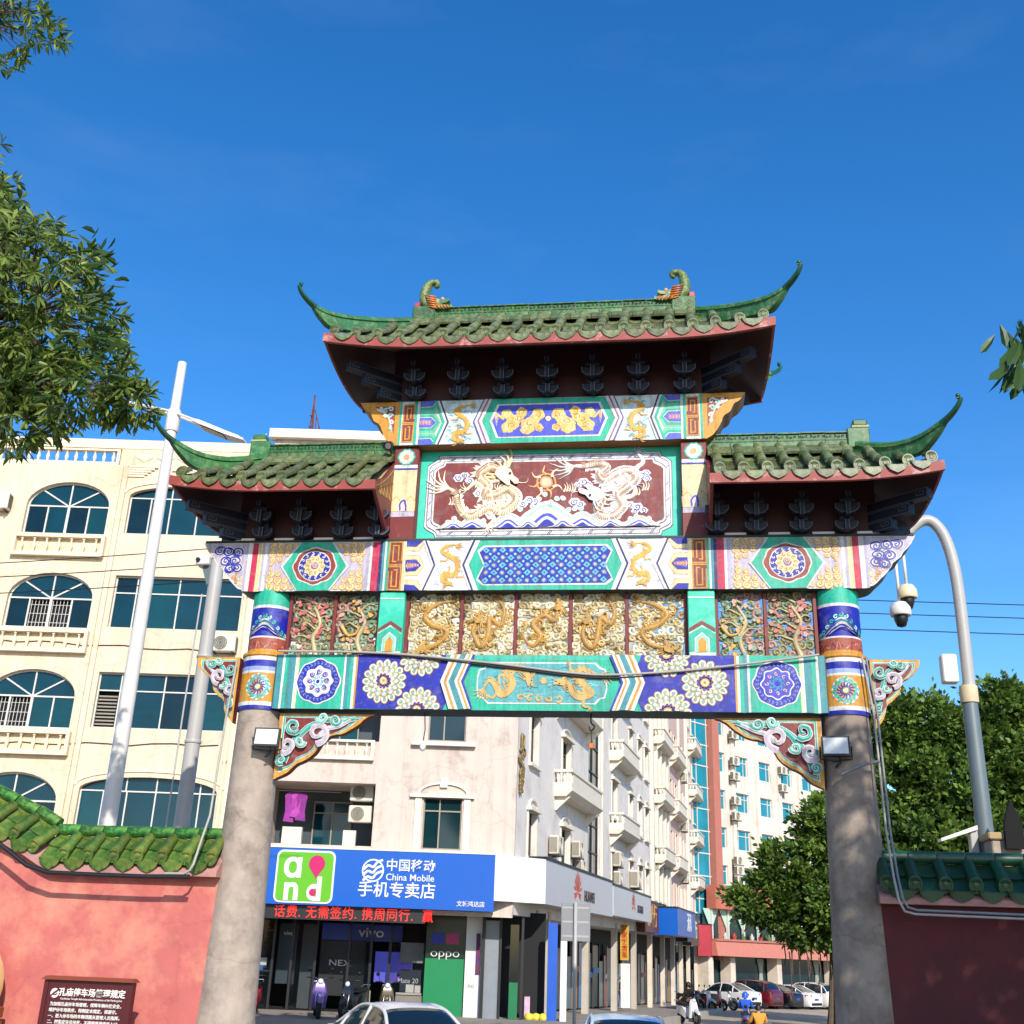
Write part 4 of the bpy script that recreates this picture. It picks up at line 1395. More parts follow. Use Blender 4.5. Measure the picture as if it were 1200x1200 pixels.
class Roof:
    pass
def make_roof(name, xi, xr, xo, zr, ze0, up, xup, ncol, s=1, both=False, zdeck=None):
    """front slope from the ridge (y .25) to the eave (y -1); xi inner end, xr ridge end, xo outer eave; mirrored by s"""
    root = empty(name, (0, 0, 0), 0, gate)
    YR, YE = 0.25, -1.0
    def ze(x):
        x = abs(x)
        return ze0+up*max(0, (x-xup)/(xo-xup))**2
    def t0(x):
        return max(0.0, (abs(x)-xr)/(xo-xr))
    def P(x, t, off=0.0, back=False):
        y = YR+(YE-YR)*t
        z = zr+(ze(x)-zr)*t-.07*sin(pi*t)
        if back:
            y = 2*YR-y
        return (x, y, z+off)
    xs_l = -xo if both else xi
    # deck: front, back, outer side(s)
    d = MB()
    nx = 24
    for back in (False, True):
        d.grid(lambda u, v: P(s*(xs_l+(xo-xs_l)*u), t0(xs_l+(xo-xs_l)*u)+(1-t0(xs_l+(xo-xs_l)*u))*v, -.09, back), nx, 6)
    for sd in ((1, -1) if both else (1,)):
        def side(u, v):
            x = xr+(xo-xr)*v
            tt = v
            pf = P(sd*s*x, tt, -.09)
            pb = P(sd*s*x, tt, -.09, True)
            k = u
            sag = 4*k*(1-k)*(up*.9)*v
            return (pf[0], pf[1]+(pb[1]-pf[1])*k, pf[2]+(pb[2]-pf[2])*k-sag)
        d.grid(side, 8, 6)
    d.build('roof_deck', m_mortar, root, True, 50)
    # ribs of barrel tiles on the far side and the hip end, too small to pick apart
    bk = MB()
    for i in range(ncol):
        x = xs_l+(xo-xs_l)*(i+.5)/ncol
        ta = t0(x)
        bk.tube([P(s*x, ta+(1-ta)*k/5, .02, True) for k in range(6)], .085, 6)
    for sd in ((1, -1) if both else (1,)):
        for k in range(6):
            yy = (k+.5)/6
            f_ = abs(yy-.5)*2
            pts = []
            for j in range(5):
                v = f_+(1-f_)*j/4
                v = max(v, .02)
                w_ = .5+(yy-.5)/max(v, .05)
                w_ = min(max(w_, 0), 1)
                pts.append(side_pt(s*sd, xr, xo, P, up, w_, v))
            bk.tube(pts, .08, 6)
    tag(bk.build('rear_tiles', m_tile, root, True, 40), kind='stuff')
    # front tiles, one by one
    sp = (xo-xs_l)/ncol
    for i in range(ncol):
        x = s*(xs_l+sp*(i+.5))
        xb = s*(xs_l+sp*(i+1))
        for kind in (0, 1):
            xx = x if kind == 0 else xb
            if kind == 1 and i == ncol-1:
                continue
            ta = t0(xx)
            if ta > .93:
                ta = .93
            n = 3 if ta < .3 else (2 if ta < .6 else 1)
            for k in range(n):
                a_, b_ = ta+(1-ta)*k/n, ta+(1-ta)*(k+1)/n
                p, q = Vector(P(xx, a_)), Vector(P(xx, b_))
                d_ = q-p
                L = d_.length
                rx = atan2(-d_.z, -d_.y)
                last = k == n-1
                jit = R.uniform(-.012, .012)
                off = .095 if kind == 0 else .065
                if kind == 0:
                    key = ('B', round(L, 2), last)
                    if key not in TM:
                        TM[key] = barrel_mesh(L+.02, .08, last)
                    o = link('barrel_tile', TM[key], root, (p.x+jit, p.y, p.z+off), (rx, 0, R.uniform(-.02, .02)))
                else:
                    key = ('P', round(L, 2), last, round(sp, 2))
                    if key not in TM:
                        TM[key] = pan_mesh(L+.03+(.03 if last else 0), sp*.96, last)
                    o = link('drip_tile' if last else 'pan_tile', TM[key], root, (p.x+jit, p.y, p.z+off-.004*k), (rx, 0, R.uniform(-.015, .015)))
    # fascia board and soffit
    f = MB()
    for (bk_, yy) in ((False, YE-.05), (True, 2*YR-YE+.05)):
        rings = []
        for i in range(31):
            x = xs_l+(xo-xs_l)*i/30
            z = ze(x)
            rings.append([(s*x, yy, z-.15), (s*x, yy+(.06 if not bk_ else -.06), z-.15), (s*x, yy+(.06 if not bk_ else -.06), z-.0), (s*x, yy, z-.0)])
        f.loft(rings)
    for sd in ((1, -1) if both else (1,)):
        rings = []
        for i in range(13):
            k = i/12
            y = YE+.03+(2*(YR-YE)-.06)*k
            z = ze(xo)-4*k*(1-k)*up*.9
            X_ = s*sd*xo
            rings.append([(X_-s*sd*.04, y, z-.13), (X_, y, z-.13), (X_, y, z), (X_-s*sd*.04, y, z)])
        f.loft(rings)
    f.build('fascia_board', m_fascia, root, False)
    sf = MB()
    zin = ze0+.42
    def soff(u, v, back):
        x = xs_l+(xo-xs_l)*u
        xin = xs_l+(xr+.15-xs_l)*u if not both else -(xr+.15)+2*(xr+.15)*u
        e = P(s*x, 1, -.125)
        ey = e[1]+.05
        iy = .1
        y = ey+(iy-ey)*v
        if back:
            y = 2*YR-y
        return (s*(x+(xin-x)*v), y, e[2]+(zin-e[2])*v)
    for back in (False, True):
        sf.grid(lambda u, v: soff(u, v, back), 24, 3)
    for sd in ((1, -1) if both else (1,)):
        def sid(u, v):
            y = YE+.05+(2*(YR-YE)-.1)*u
            z = ze(xo)-4*u*(1-u)*up*.9-.125
            yi = .1+.3*u
            return (s*sd*((xo-.03)+(xr+.15-xo+.03)*v), y+(yi-y)*v, z+(zin-z)*v)
        sf.grid(sid, 12, 3)
    sf.build('soffit', m_soffit, root, True, 60)
    r_ = Roof()
    r_.root, r_.P, r_.ze, r_.xs_l = root, P, ze, xs_l
    return r_
TM = {}
def side_pt(sg, xr, xo, P, up, k, v):
    x = xr+(xo-xr)*v
    pf = P(sg*x, v, .02)
    pb = P(sg*x, v, .02, True)
    return (pf[0], pf[1]+(pb[1]-pf[1])*k, pf[2]-4*k*(1-k)*up*.9*v)

def hip(root, path, s, back=False, surf=None, kc=.5):
    pts = crom(path, 5)
    n = len(pts)
    hk = .2
    cuts = [0, int(n*.2), int(n*.4), int(n*.58), n-1]
    for c in range(4):
        seg = pts[cuts[c]:cuts[c+1]+1]
        rings = []
        for i, p in enumerate(seg):
            gi = cuts[c]+i
            t = gi/(n-1)
            j0, j1 = pts[max(gi-1, 0)], pts[min(gi+1, n-1)]
            dx, dy = j1[0]-j0[0], j1[1]-j0[1]
            L = hypot(dx, dy) or 1
            nx, ny = -dy/L, dx/L
            w = .075 if t < kc else .075-.052*((t-kc)/(1-kc))**.7
            if t <= kc:
                h = min(.29, max(.16, p[2]-surf(p[0])+.0))
                hk = h
            else:
                h = .03+(hk-.09)*max(0, 1-(t-kc)/.16) + .06*max(0, 1-(t-kc)/(1-kc))
            if c < 3 and i == len(seg)-1:
                w *= .93
            hh = min(.05, h*.5)
            pr = [(-.8, -h), (-.8, -hh*2), (-1.1, -hh*1.7), (-1.0, -hh*.6), (-.5, 0), (0, .012), (.5, 0), (1.0, -hh*.6), (1.1, -hh*1.7), (.8, -hh*2), (.8, -h)]
            # keep the section square to the path near the curled tip
            tz = (j1[2]-j0[2])/(hypot(hypot(dx, dy), j1[2]-j0[2]) or 1)
            ring = []
            for (a_, z_) in pr:
                ox, oy = nx*w*a_, ny*w*a_
                bx, by = dx/L*(-z_)*tz, dy/L*(-z_)*tz
                q = (p[0]+ox+bx, p[1]+oy+by, p[2]+z_*sqrt(max(0, 1-tz*tz)))
                ring.append((s*q[0], (.5-q[1]) if back else q[1], q[2]))
            rings.append(ring)
        b = MB().loft(rings)
        b.build('hip_tile' if c < 3 else 'curled_tip', m_tiled if c < 3 else m_tip, root, True, 40)
    e = pts[-1]
    b = MB()
    b.lathe([(0.001, -.035), (.025, -.025), (.035, 0), (.025, .025), (.001, .035)], 0, 0, 10, caps=False)
    b.build('tip_bead', m_tip, root, True, loc=(s*e[0], (.5-e[1]) if back else e[1], e[2]+.01))

def ridge_course(root, x0, x1, z0, z1, n):
    w = (x1-x0)/n
    h = z1-z0
    b = MB()
    sec = [(-.09, 0), (-.09, h*.40), (-.10, h*.42), (-.10, h*.48), (-.08, h*.50), (-.08, h*.86), (-.11, h*.88), (-.11, h*.95), (-.07, h), (.07, h), (.11, h*.95), (.11, h*.88), (.08, h*.86), (.08, h*.5), (.10, h*.48), (.10, h*.42), (.09, h*.40), (.09, 0)]
    b.loft([[(-w/2+.006, y, z) for y, z in sec], [(w/2-.006, y, z) for y, z in sec]])
    for k in range(6):
        x = -w/2+w*(k+.5)/6
        a_ = Art()
        a_.spiral(x, h*.68, h*.10, 1.0, k, h*.05, None, 0, sg=1 if k % 2 else -1, bulge=.012)
        o = len(b.v)
        b.v.extend((p[0], -.081-p[2], p[1]) for p in a_.v)
        for f_ in a_.f:
            b.face([o+i for i in f_])
    me = b.mesh('ridge_tile', m_tiled, False)
    for i in range(n):
        link('ridge_tile', me, root, (x0+w*(i+.5), .25, z0+R.uniform(-.004, .004)))
    MB().box(x0+.01, x1-.01, .19, .31, z0-.1, z1-.03).build('ridge_core', m_mortar, root)

def ridge_bed(root, x0, x1, z0, z1):
    """sloping flashing course between ridge and tiles"""
    n = int(abs(x1-x0)/.34)
    for i in range(n):
        a_, b_ = x0+(x1-x0)*i/n, x0+(x1-x0)*(i+1)/n
        m_ = MB()
        m_.loft([[(x_, .17, z1), (x_, -.06, z0-.06), (x_, -.12, z0-.14), (x_, -.10, z0-.17), (x_, .12, z0-.05)] for x_ in (a_+.004, b_-.004)])
        m_.build('bed_tile', m_tile, root)

# top roof
rt = make_roof('top_roof', 0, 2.40, 3.56, 11.56, 10.50, .17, 1.8, 20, 1, both=True)
ridge_bed(rt.root, -2.40, 2.40, 11.50, 11.62)
ridge_course(rt.root, -2.40, 2.40, 11.58, 11.83, 12)
hp = [(2.36, .27, 11.70), (2.75, -.11, 11.47), (3.11, -.49, 11.28), (3.44, -.83, 11.15), (3.62, -1.02, 11.13), (3.76, -1.16, 11.18), (3.87, -1.27, 11.27), (3.93, -1.33, 11.37), (3.925, -1.325, 11.42)]
for s in (-1, 1):
    for back in (False, True):
        hip(rt.root, hp, s, back, surf=lambda x: rt.P(min(x, 3.5), min(1, max(0, (x-2.4)/1.16)))[2], kc=.44)
# ridge dragons
def finial(s):
    r_ = empty('ridge_dragon', (0, 0, 0), 0, rt.root)
    b = MB()
    # outline drawn for the right end, head toward the centre
    tail = crom([(2.06, 11.80), (2.16, 11.88), (2.24, 12.00), (2.25, 12.14), (2.22, 12.28), (2.16, 12.37), (2.08, 12.38), (2.04, 12.32), (2.08, 12.28)], 5)
    b.tube([(s*p[0], .25, p[1]) for p in tail], [.06+.055*sin(pi*min(1, i/(len(tail)-1)*1.25+.12)) if i < len(tail)*.75 else .095*(1-(i/(len(tail)-1)-.75)*2.6) for i in range(len(tail))], 12, flat=.8)
    b.build('tail', mat('scaled_green_glaze', '#4a6a36', rough=.35, var=.5, scale=28, hex2='#a89a5a', mix2=.6, scale2=22, bump=.6, bscale=60), r_, True)
    b = MB()
    hd = [(2.14, 11.80), (2.12, 11.92), (2.02, 11.99), (1.94, 11.95), (1.86, 11.95), (1.80, 11.98), (1.78, 11.93), (1.84, 11.89), (1.93, 11.88), (1.86, 11.85), (1.78, 11.84), (1.74, 11.86), (1.73, 11.80), (1.85, 11.77)]
    b.prism([(s*p[0], p[1]) for p in hd], lambda u, w, d: (u, d, w), .12, .38)
    b.build('head', mat('dragon_head_glaze', '#3f6a3c', rough=.4, var=.5, scale=14, hex2='#c8b070', mix2=.7, scale2=12), r_)
    b = MB()
    for k in range(6):
        z = 11.79+.045*k
        b.tube([(s*(1.98+.01*k), .13, z), (s*(2.08+.012*k), .10, z+.01), (s*(2.17+.012*k), .14, z+.05)], .022, 6, r1=.006)
    for k in range(5):
        x = 1.78+.055*k
        b.tube([(s*x, .11, 11.77), (s*(x+.03), .10, 11.82), (s*(x+.05), .12, 11.86)], .018, 6, r1=.005)
    b.build('orange_fins', mat('orange_glaze', '#b86a28', rough=.4, var=.3, scale=10), r_, True)
    b = MB().lathe([(.001, -.04), (.03, -.025), (.04, 0), (.03, .025), (.001, .04)], 0, 0, 10, caps=False)
    b.build('crest_bead', mat('pink_glaze', '#c98a7a', rough=.4, var=.2), r_, True, loc=(s*1.93, .25, 12.04))
    MB().bbox(s*2.36-.05, s*2.36+.05, .19, .31, 11.83, 11.96, .012).build('red_block', mat('red_glaze', '#a03a44', rough=.4, var=.3), r_)
    MB().bbox(s*2.22-.2, s*2.22+.2, .12, .38, 11.56, 11.84, .015).build('ridge_end_block', m_tiled, r_)
    a = Art()
    for k in range(2):
        x = s*(2.12+.2*k)
        a.ring(x, 11.70, .07, .02, None, 2, 4)
        a.spiral(x, 11.70, .05, 1.2, 0, .018, None, 2)
    a.put('end_block_relief', r_, front(.12), m_tile)
for s in (-1, 1):
    finial(s)

# lower roofs
for s in (-1, 1):
    rl = make_roof('lower_roof', 2.49, 4.80, 5.78, 9.0, 8.08, .14, 4.2, 10, s)
    x0, x1 = sorted((s*2.52, s*4.72))
    ridge_bed(rl.root, x0, x1, 8.96, 9.06)
    ridge_course(rl.root, x0, x1, 9.02, 9.28, 6)
    hp2 = [(4.78, .25, 9.15), (5.05, -.06, 8.96), (5.3, -.38, 8.82), (5.56, -.70, 8.77), (5.80, -1.02, 8.84), (5.94, -1.18, 8.94), (6.02, -1.27, 9.06), (6.01, -1.26, 9.11)]
    for back in (False, True):
        hip(rl.root, hp2, s, back, surf=lambda x: rl.P(min(x, 5.7), min(1, max(0, (x-4.8)/.98)))[2], kc=.44)
    MB().bbox(s*4.86-.17, s*4.86+.17, .12, .38, 8.98, 9.32, .015).bbox(s*4.90-.11, s*4.90+.11, .14, .36, 9.36, 9.47, .02).build('ridge_end_block', m_tiled, rl.root)
    MB().box(s*4.90-.13, s*4.90+.13, .12, .38, 9.323, 9.357).build('ridge_block_collar', m_mortar, rl.root)
    # end board closing the inner gable, painted with flames
    g = MB()
    xx = s*2.50
    prof = [(-.97, rl.ze(2.5)-.13), (-.97, rl.ze(2.5)), (-.5, 8.34), (.05, 8.80), (.25, 9.0), (.45, 8.8), (1.0, 8.34), (1.47, rl.ze(2.5)), (1.47, rl.ze(2.5)-.13), (.6, 7.55), (-.1, 7.55)]
    g.prism(prof, lambda u, w, d: (d, u, w), xx, xx+s*.05)
    gb = g.build('gable_board', m_maroon, rl.root)
    a = Art()
    for k in range(9):
        u = -.78+.09*k
        a.stroke([(u, 7.98+.02*k), (u+.05, 8.10+.03*k), (u+.02, 8.2+.05*k)], .06, lin('#d8b878') if k % 2 else OCHRE, 2, w1=.01)
    a.put('gable_flames', gb, (lambda u, w, d, xx=xx, s=s: (xx-s*d, u, w)))
# ================================================================ ground
def road_z(y):
    if y < 1.2:
        return 0.0
    if y < 5.0:
        return -0.95*(y-1.2)/3.8
    return -0.95-0.019*max(0.0, min(y, 220)-15)
m_asph = mat('asphalt', '#a09380', rough=0.9, var=0.15, scale=1.2, hex2='#b8aa94', mix2=0.5, scale2=0.25, bump=0.3, bscale=30)
m_pave = mat('concrete_pavers', '#8f8578', rough=0.85, var=0.12, scale=2, hex2='#6f675c', mix2=0.4, scale2=0.6, bump=0.2, bscale=12)
m_kerb = mat('kerb_stone', '#a59c90', rough=0.85, var=0.15, scale=2)
ys = [-400, -150, -60, -30, -10, 0, 1.2]
b = MB()
def strip(b, ys, zf, x0, x1, nx=8):
    o = len(b.v)
    for y in ys:
        for i in range(nx+1):
            b.v.append((x0+(x1-x0)*i/nx, y, zf(y)))
    for j in range(len(ys)-1):
        for i in range(nx):
            a_ = o+j*(nx+1)+i
            b.face((a_, a_+1, a_+nx+2, a_+nx+1))
strip(b, ys, lambda y: 0.0, -600, 600)
tag(b.build('plaza', m_pave), kind='structure')
b = MB()
strip(b, [1.2, 2, 3, 4, 5, 10, 15, 30, 60, 100, 150, 220, 500, 1500], lambda y: road_z(y), -900, 900)
tag(b.build('road', m_asph), kind='structure')
# frames of the two facades that meet at the corner
QX, QY = -3.057, 21.401
A_F = radians(7.295)                     # front facade runs along +x turned by this
A_S = radians(90-7.19)                   # street facade runs away from the camera
def F(u, v, z=0):
    return (QX+u*cos(A_F)-v*sin(A_F), QY+u*sin(A_F)+v*cos(A_F), z)
def S(u, v, z=0):
    return (QX+u*cos(A_S)-v*sin(A_S), QY+u*sin(A_S)+v*cos(A_S), z)
def side_z(s_):
    return -0.62-0.026*max(0, s_)
# raised pavements
b = MB()
r_ = []
for s_ in (0, 10, 20, 30, 45, 60, 78):
    zt = side_z(s_)
    p0, p1 = S(s_, 3.2), S(s_, -3.2)
    r_.append([(p0[0], p0[1], zt-.6), (p1[0], p1[1], zt-.6), (p1[0], p1[1], zt), (p0[0], p0[1], zt)])
b.loft(r_)
sidewalk = tag(b.build('pavement', m_pave), kind='structure')
b = MB()
c0, c1, c2, c3 = F(-24, -2.4), F(2.2, -2.4), F(2.6, 2.5), F(-24, 3.0)
b.loft([[(c[0], c[1], -1.5) for c in (c0, c1, c2, c3)], [(c[0], c[1], -.624) for c in (c0, c1, c2, c3)]])
tag(b.build('pavement', m_pave), kind='structure')
b = MB()
for (a_, e_) in ((S(0, -3.2), S(78, -3.2)), (F(-24, -2.4), F(2.2, -2.4))):
    d_ = Vector((e_[0]-a_[0], e_[1]-a_[1]))
    L = d_.length
    d_.normalize()
    nx_, ny_ = -d_.y, d_.x
n_k = 30
kerb = empty('kerb', S(0, -3.3, -0.9))
tag(kerb, 'row of pale kerb stones edging the street pavement', 'kerb')
for i in range(n_k):
    s0, s1 = i*2.0, i*2.0+1.97
    zt = side_z((s0+s1)/2)+.005
    b = MB()
    pts = [S(s0, -3.38), S(s1, -3.38), S(s1, -3.2), S(s0, -3.2)]
    ox, oy, oz = kerb.location
    b.loft([[(p[0]-ox, p[1]-oy, zt-.55-oz) for p in pts], [(p[0]-ox, p[1]-oy, zt-oz) for p in pts]])
    b.build('kerb_stone', m_kerb, kerb)
# ================================================================ building kit
m_glass = mat('teal_window_glass', '#06333f', rough=0.07, var=0.35, scale=0.7, spec=0.38)
m_gl2 = mat('teal_window_glass_darker', '#04222c', rough=0.09, var=0.35, scale=1.2, spec=0.35)
m_gl3 = mat('teal_window_glass_greener', '#073c44', rough=0.06, var=0.3, scale=0.5, spec=0.4)
def pick_glass(mp):
    return R.choice((m_glass, m_glass, m_gl2, m_gl3)) if mp is m_glass else mp
m_glassd = mat('dark_window_glass', '#0c2a30', rough=0.08, var=0.3, scale=0.8, spec=0.5)
m_glassb = mat('bright_teal_glass', '#0f7d92', rough=0.1, var=0.25, scale=0.6, spec=0.5)
m_frame = mat('pale_window_frame', '#c9c6bd', rough=0.5, var=0.06)
m_frameb = mat('bronze_window_frame', '#8c8474', rough=0.5, var=0.1)
m_beige = mat('beige_stucco', '#d6c5ab', rough=0.85, var=0.07, scale=2.5, hex2='#c2a584', mix2=0.4, scale2=0.5, bump=0.1, bscale=30, streak=0.24, cracks=0.18)
m_cream = mat('cream_stucco_trim', '#e0cfb0', rough=0.8, var=0.06)
m_wht = mat('stained_white_stucco', '#c6b8ab', rough=0.85, var=0.06, scale=1.4, hex2='#7c685e', mix2=0.6, scale2=0.9, bump=0.12, bscale=25, streak=0.28, thr=(0.52, 0.70), cracks=0.16)
m_lil = mat('pale_lilac_stucco', '#d6cfc8', rough=0.85, var=0.05, scale=1.2, hex2='#9c8f86', mix2=0.5, scale2=0.7, thr=(0.5, 0.70), cracks=0.12)
m_trim = mat('white_stone_trim', '#d8cfbe', rough=0.8, var=0.1, scale=3, streak=0.15)
m_black = mat('black_metal', '#17171a', rough=0.45, var=0.15)
m_int = mat('shade_dark_interior', '#131417', rough=0.8, var=0.3, scale=0.7)  # near-black colour stands in for the unlit depth of shops and rooms
m_acw = mat('aircon_casing', '#c8c2b2', rough=0.5, var=0.08)
m_acg = mat('aircon_grille', '#5c5850', rough=0.6, var=0.2)
m_steel = mat('brushed_steel', '#9a9a98', rough=0.35, metal=0.8, var=0.1)

def wall_mesh(u0, u1, z0, z1, ops, depth=0.22, back=None):
    """flat wall in (u, z) at v=0 with rectangular openings and their reveals"""
    b = MB()
    us = sorted(set([u0, u1]+[o[0] for o in ops]+[o[1] for o in ops]))
    zs = sorted(set([z0, z1]+[o[2] for o in ops]+[o[3] for o in ops]))
    us = [u for u in us if u0-1e-6 <= u <= u1+1e-6]
    zs = [z for z in zs if z0-1e-6 <= z <= z1+1e-6]
    for i in range(len(us)-1):
        cu = (us[i]+us[i+1])/2
        j = 0
        while j < len(zs)-1:
            def solid(jj):
                cz = (zs[jj]+zs[jj+1])/2
                return not any(o[0] < cu < o[1] and o[2] < cz < o[3] for o in ops)
            if not solid(j):
                j += 1
                continue
            k = j
            while k < len(zs)-1 and solid(k):
                k += 1
            b.quad((us[i], 0, zs[j]), (us[i+1], 0, zs[j]), (us[i+1], 0, zs[k]), (us[i], 0, zs[k]))
            j = k
    for o in ops:
        d = o[4] if len(o) > 4 else depth
        a0, a1, c0_, c1_ = o[:4]
        b.quad((a0, 0, c0_), (a0, d, c0_), (a0, d, c1_), (a0, 0, c1_))
        b.quad((a1, 0, c0_), (a1, 0, c1_), (a1, d, c1_), (a1, d, c0_))
        b.quad((a0, 0, c0_), (a1, 0, c0_), (a1, d, c0_), (a0, d, c0_))
        b.quad((a0, 0, c1_), (a0, d, c1_), (a1, d, c1_), (a1, 0, c1_))
    return b

def window(parent, u0, u1, z0, z1, cuts=(0.5,), transom=None, v=0.14, mf=None, mp=None, t=0.045, name='window', openp=()):
    """frame mesh with one pane object per light"""
    mf, mp = mf or m_frame, mp or m_glass
    f = MB()
    f.box(u0, u1, v-.03, v+.03, z0, z0+t)
    f.box(u0, u1, v-.03, v+.03, z1-t, z1)
    f.box(u0, u0+t, v-.03, v+.03, z0+t, z1-t)
    f.box(u1-t, u1, v-.03, v+.03, z0+t, z1-t)
    xs = [u0+t]+[u0+(u1-u0)*c for c in cuts]+[u1-t]
    for c in cuts:
        x = u0+(u1-u0)*c
        f.box(x-t/2, x+t/2, v-.028, v+.028, z0+t, z1-t)
    zt = None
    if transom:
        zt = z0+(z1-z0)*transom
        f.box(u0+t, u1-t, v-.032, v+.032, zt-t/2, zt+t/2)
    w = f.build(name, mf, parent)
    k = 0
    for i in range(len(xs)-1):
        for (a_, b_) in (((z0+t, zt), (zt, z1-t)) if zt else ((z0+t, z1-t),)):
            if k in openp:
                k += 1
                continue
            k += 1
            tl = R.uniform(-.014, .014)
            p = MB()
            p.add([(xs[i], v+.012+tl, a_), (xs[i+1], v+.012-tl, a_), (xs[i+1], v+.012-tl, b_), (xs[i], v+.012+tl, b_)], [(0, 1, 2, 3)])
            p.build('pane', pick_glass(mp), w)
    return w

def arch_pts(uc, hw, zs_, rise, n=16, a0=0.0, a1=pi):
    return [(uc+hw*cos(a0+(a1-a0)*k/n), zs_+rise*sin(a0+(a1-a0)*k/n)) for k in range(n+1)]

def arch_window(parent, u0, u1, z0, zs_, za, lights=4, v=0.14, spokes=(0.25, 0.5, 0.75), bars=False, openp=(), mp=None):
    uc, hw, rise = (u0+u1)/2, (u1-u0)/2, za-zs_
    t = .055
    mp = mp or m_glass
    f = MB()
    f.box(u0, u1, v-.03, v+.03, z0, z0+t)
    f.box(u0, u1, v-.032, v+.032, zs_-t/2, zs_+t/2)
    for x in (u0+t/2, u1-t/2):
        f.box(x-t/2, x+t/2, v-.03, v+.03, z0+t, zs_-t/2)
    for k in range(1, lights):
        x = u0+(u1-u0)*k/lights
        w_ = t*.9 if k != lights//2 else t*1.7
        f.box(x-w_/2, x+w_/2, v-.028, v+.028, z0+t, zs_-t/2)
    outer, inner = arch_pts(uc, hw, zs_, rise), arch_pts(uc, hw-t, zs_, rise-t)
    for i in range(16):
        a_, b_, c_, d_ = outer[i], outer[i+1], inner[i+1], inner[i]
        f.loft([[(p[0], v-.03, p[1]) for p in (a_, b_, c_, d_)], [(p[0], v+.03, p[1]) for p in (a_, b_, c_, d_)]])
    for s_ in spokes:
        a_ = pi*(1-s_)
        e = (uc+(hw-t)*cos(a_), zs_+(rise-t)*sin(a_))
        dx, dz = e[0]-uc, e[1]-zs_
        L = hypot(dx, dz)
        nx, nz = -dz/L*.025, dx/L*.025
        f.loft([[(uc+nx, y, zs_+nz), (e[0]+nx, y, e[1]+nz), (e[0]-nx, y, e[1]-nz), (uc-nx, y, zs_-nz)] for y in (v-.027, v+.027)])
    w = f.build('arched_window', m_frame, parent)
    for k in range(lights):
        x0, x1 = u0+(u1-u0)*k/lights, u0+(u1-u0)*(k+1)/lights
        if k in openp:
            g = MB()
            for j in range(6):
                x = x0+(x1-x0)*(j+.5)/6
                g.box(x-.008, x+.008, v+.05, v+.066, z0+t, zs_)
            for j in range(3):
                z = z0+(zs_-z0)*(j+.7)/3.4
                g.box(x0, x1, v+.048, v+.05, z-.008, z+.008)
            g.build('security_bars', m_frame, w)
            MB().add([(x0, v+.3, z0), (x1, v+.3, z0), (x1, v+.3, zs_), (x0, v+.3, zs_)], [(0, 1, 2, 3)]).build('pane', m_int, w)  # near-black sheet standing in for the unlit room behind the bars
            continue
        e_ = R.uniform(-.014, .014)
        MB().add([(x0, v+.012+e_, z0), (x1, v+.012-e_, z0), (x1, v+.012-e_, zs_), (x0, v+.012+e_, zs_)], [(0, 1, 2, 3)]).build('pane', pick_glass(mp), w)
    angs = [0]+[1-s_ for s_ in reversed(spokes)]+[1]
    for i in range(len(angs)-1):
        pts = [(uc, zs_)]+arch_pts(uc, hw-t*.5, zs_, rise-t*.5, 6, pi*angs[i], pi*angs[i+1])
        MB().add([(p[0], v+.012, p[1]) for p in pts], [tuple(range(len(pts)))]).build('pane', mp, w)
    return w

def spandrels(b, u0, u1, zs_, za, depth):
    """wall left and right of an arch inside its rectangular opening, with the curved reveal"""
    uc, hw, rise = (u0+u1)/2, (u1-u0)/2, za-zs_
    P = arch_pts(uc, hw, zs_, rise)
    n = len(P)
    o = len(b.v)
    right = [(u1, za)]+[P[i] for i in range(0, n//2+1)]
    left = [(u0, za)]+[P[i] for i in range(n-1, n//2-1, -1)]
    for pts in (right, left):
        o = len(b.v)
        b.v.extend((p[0], 0, p[1]) for p in pts)
        for i in range(1, len(pts)-1):
            b.face((o, o+i, o+i+1))
    o = len(b.v)
    b.v.extend((p[0], 0, p[1]) for p in P)
    b.v.extend((p[0], depth, p[1]) for p in P)
    for i in range(n-1):
        b.face((o+i, o+i+1, o+n+i+1, o+n+i))

def baluster_mesh(h, r, m):
    b = MB()
    b.lathe([(r*.9, 0), (r*.9, h*.07), (r*.5, h*.12), (r*.75, h*.3), (r, h*.45), (r*.8, h*.6), (r*.45, h*.78), (r*.55, h*.86), (r*.9, h*.9), (r*.9, h)], 0, 0, 8)
    return b.mesh('baluster', m, True, 40)
def balustrade(parent, u0, u1, z0, z1, n, v=-.12, m=None, back=None, post=True):
    m = m or m_trim
    h = z1-z0
    f = MB()
    f.box(u0-.1, u1+.1, v-.12, v+.12, z0, z0+h*.17)
    f.box(u0-.1, u1+.1, v-.11, v+.11, z1-h*.12, z1)
    if post:
        f.box(u0-.1, u0+.02, v-.10, v+.10, z0+h*.17, z1-h*.12)
        f.box(u1-.02, u1+.1, v-.10, v+.10, z0+h*.17, z1-h*.12)
    bal = f.build('balustrade', m, parent)
    me = baluster_mesh(h*.71, .07, m)
    for i in range(n):
        link('baluster', me, bal, (u0+(u1-u0)*(i+.5)/n, v, z0+h*.17))
    return bal

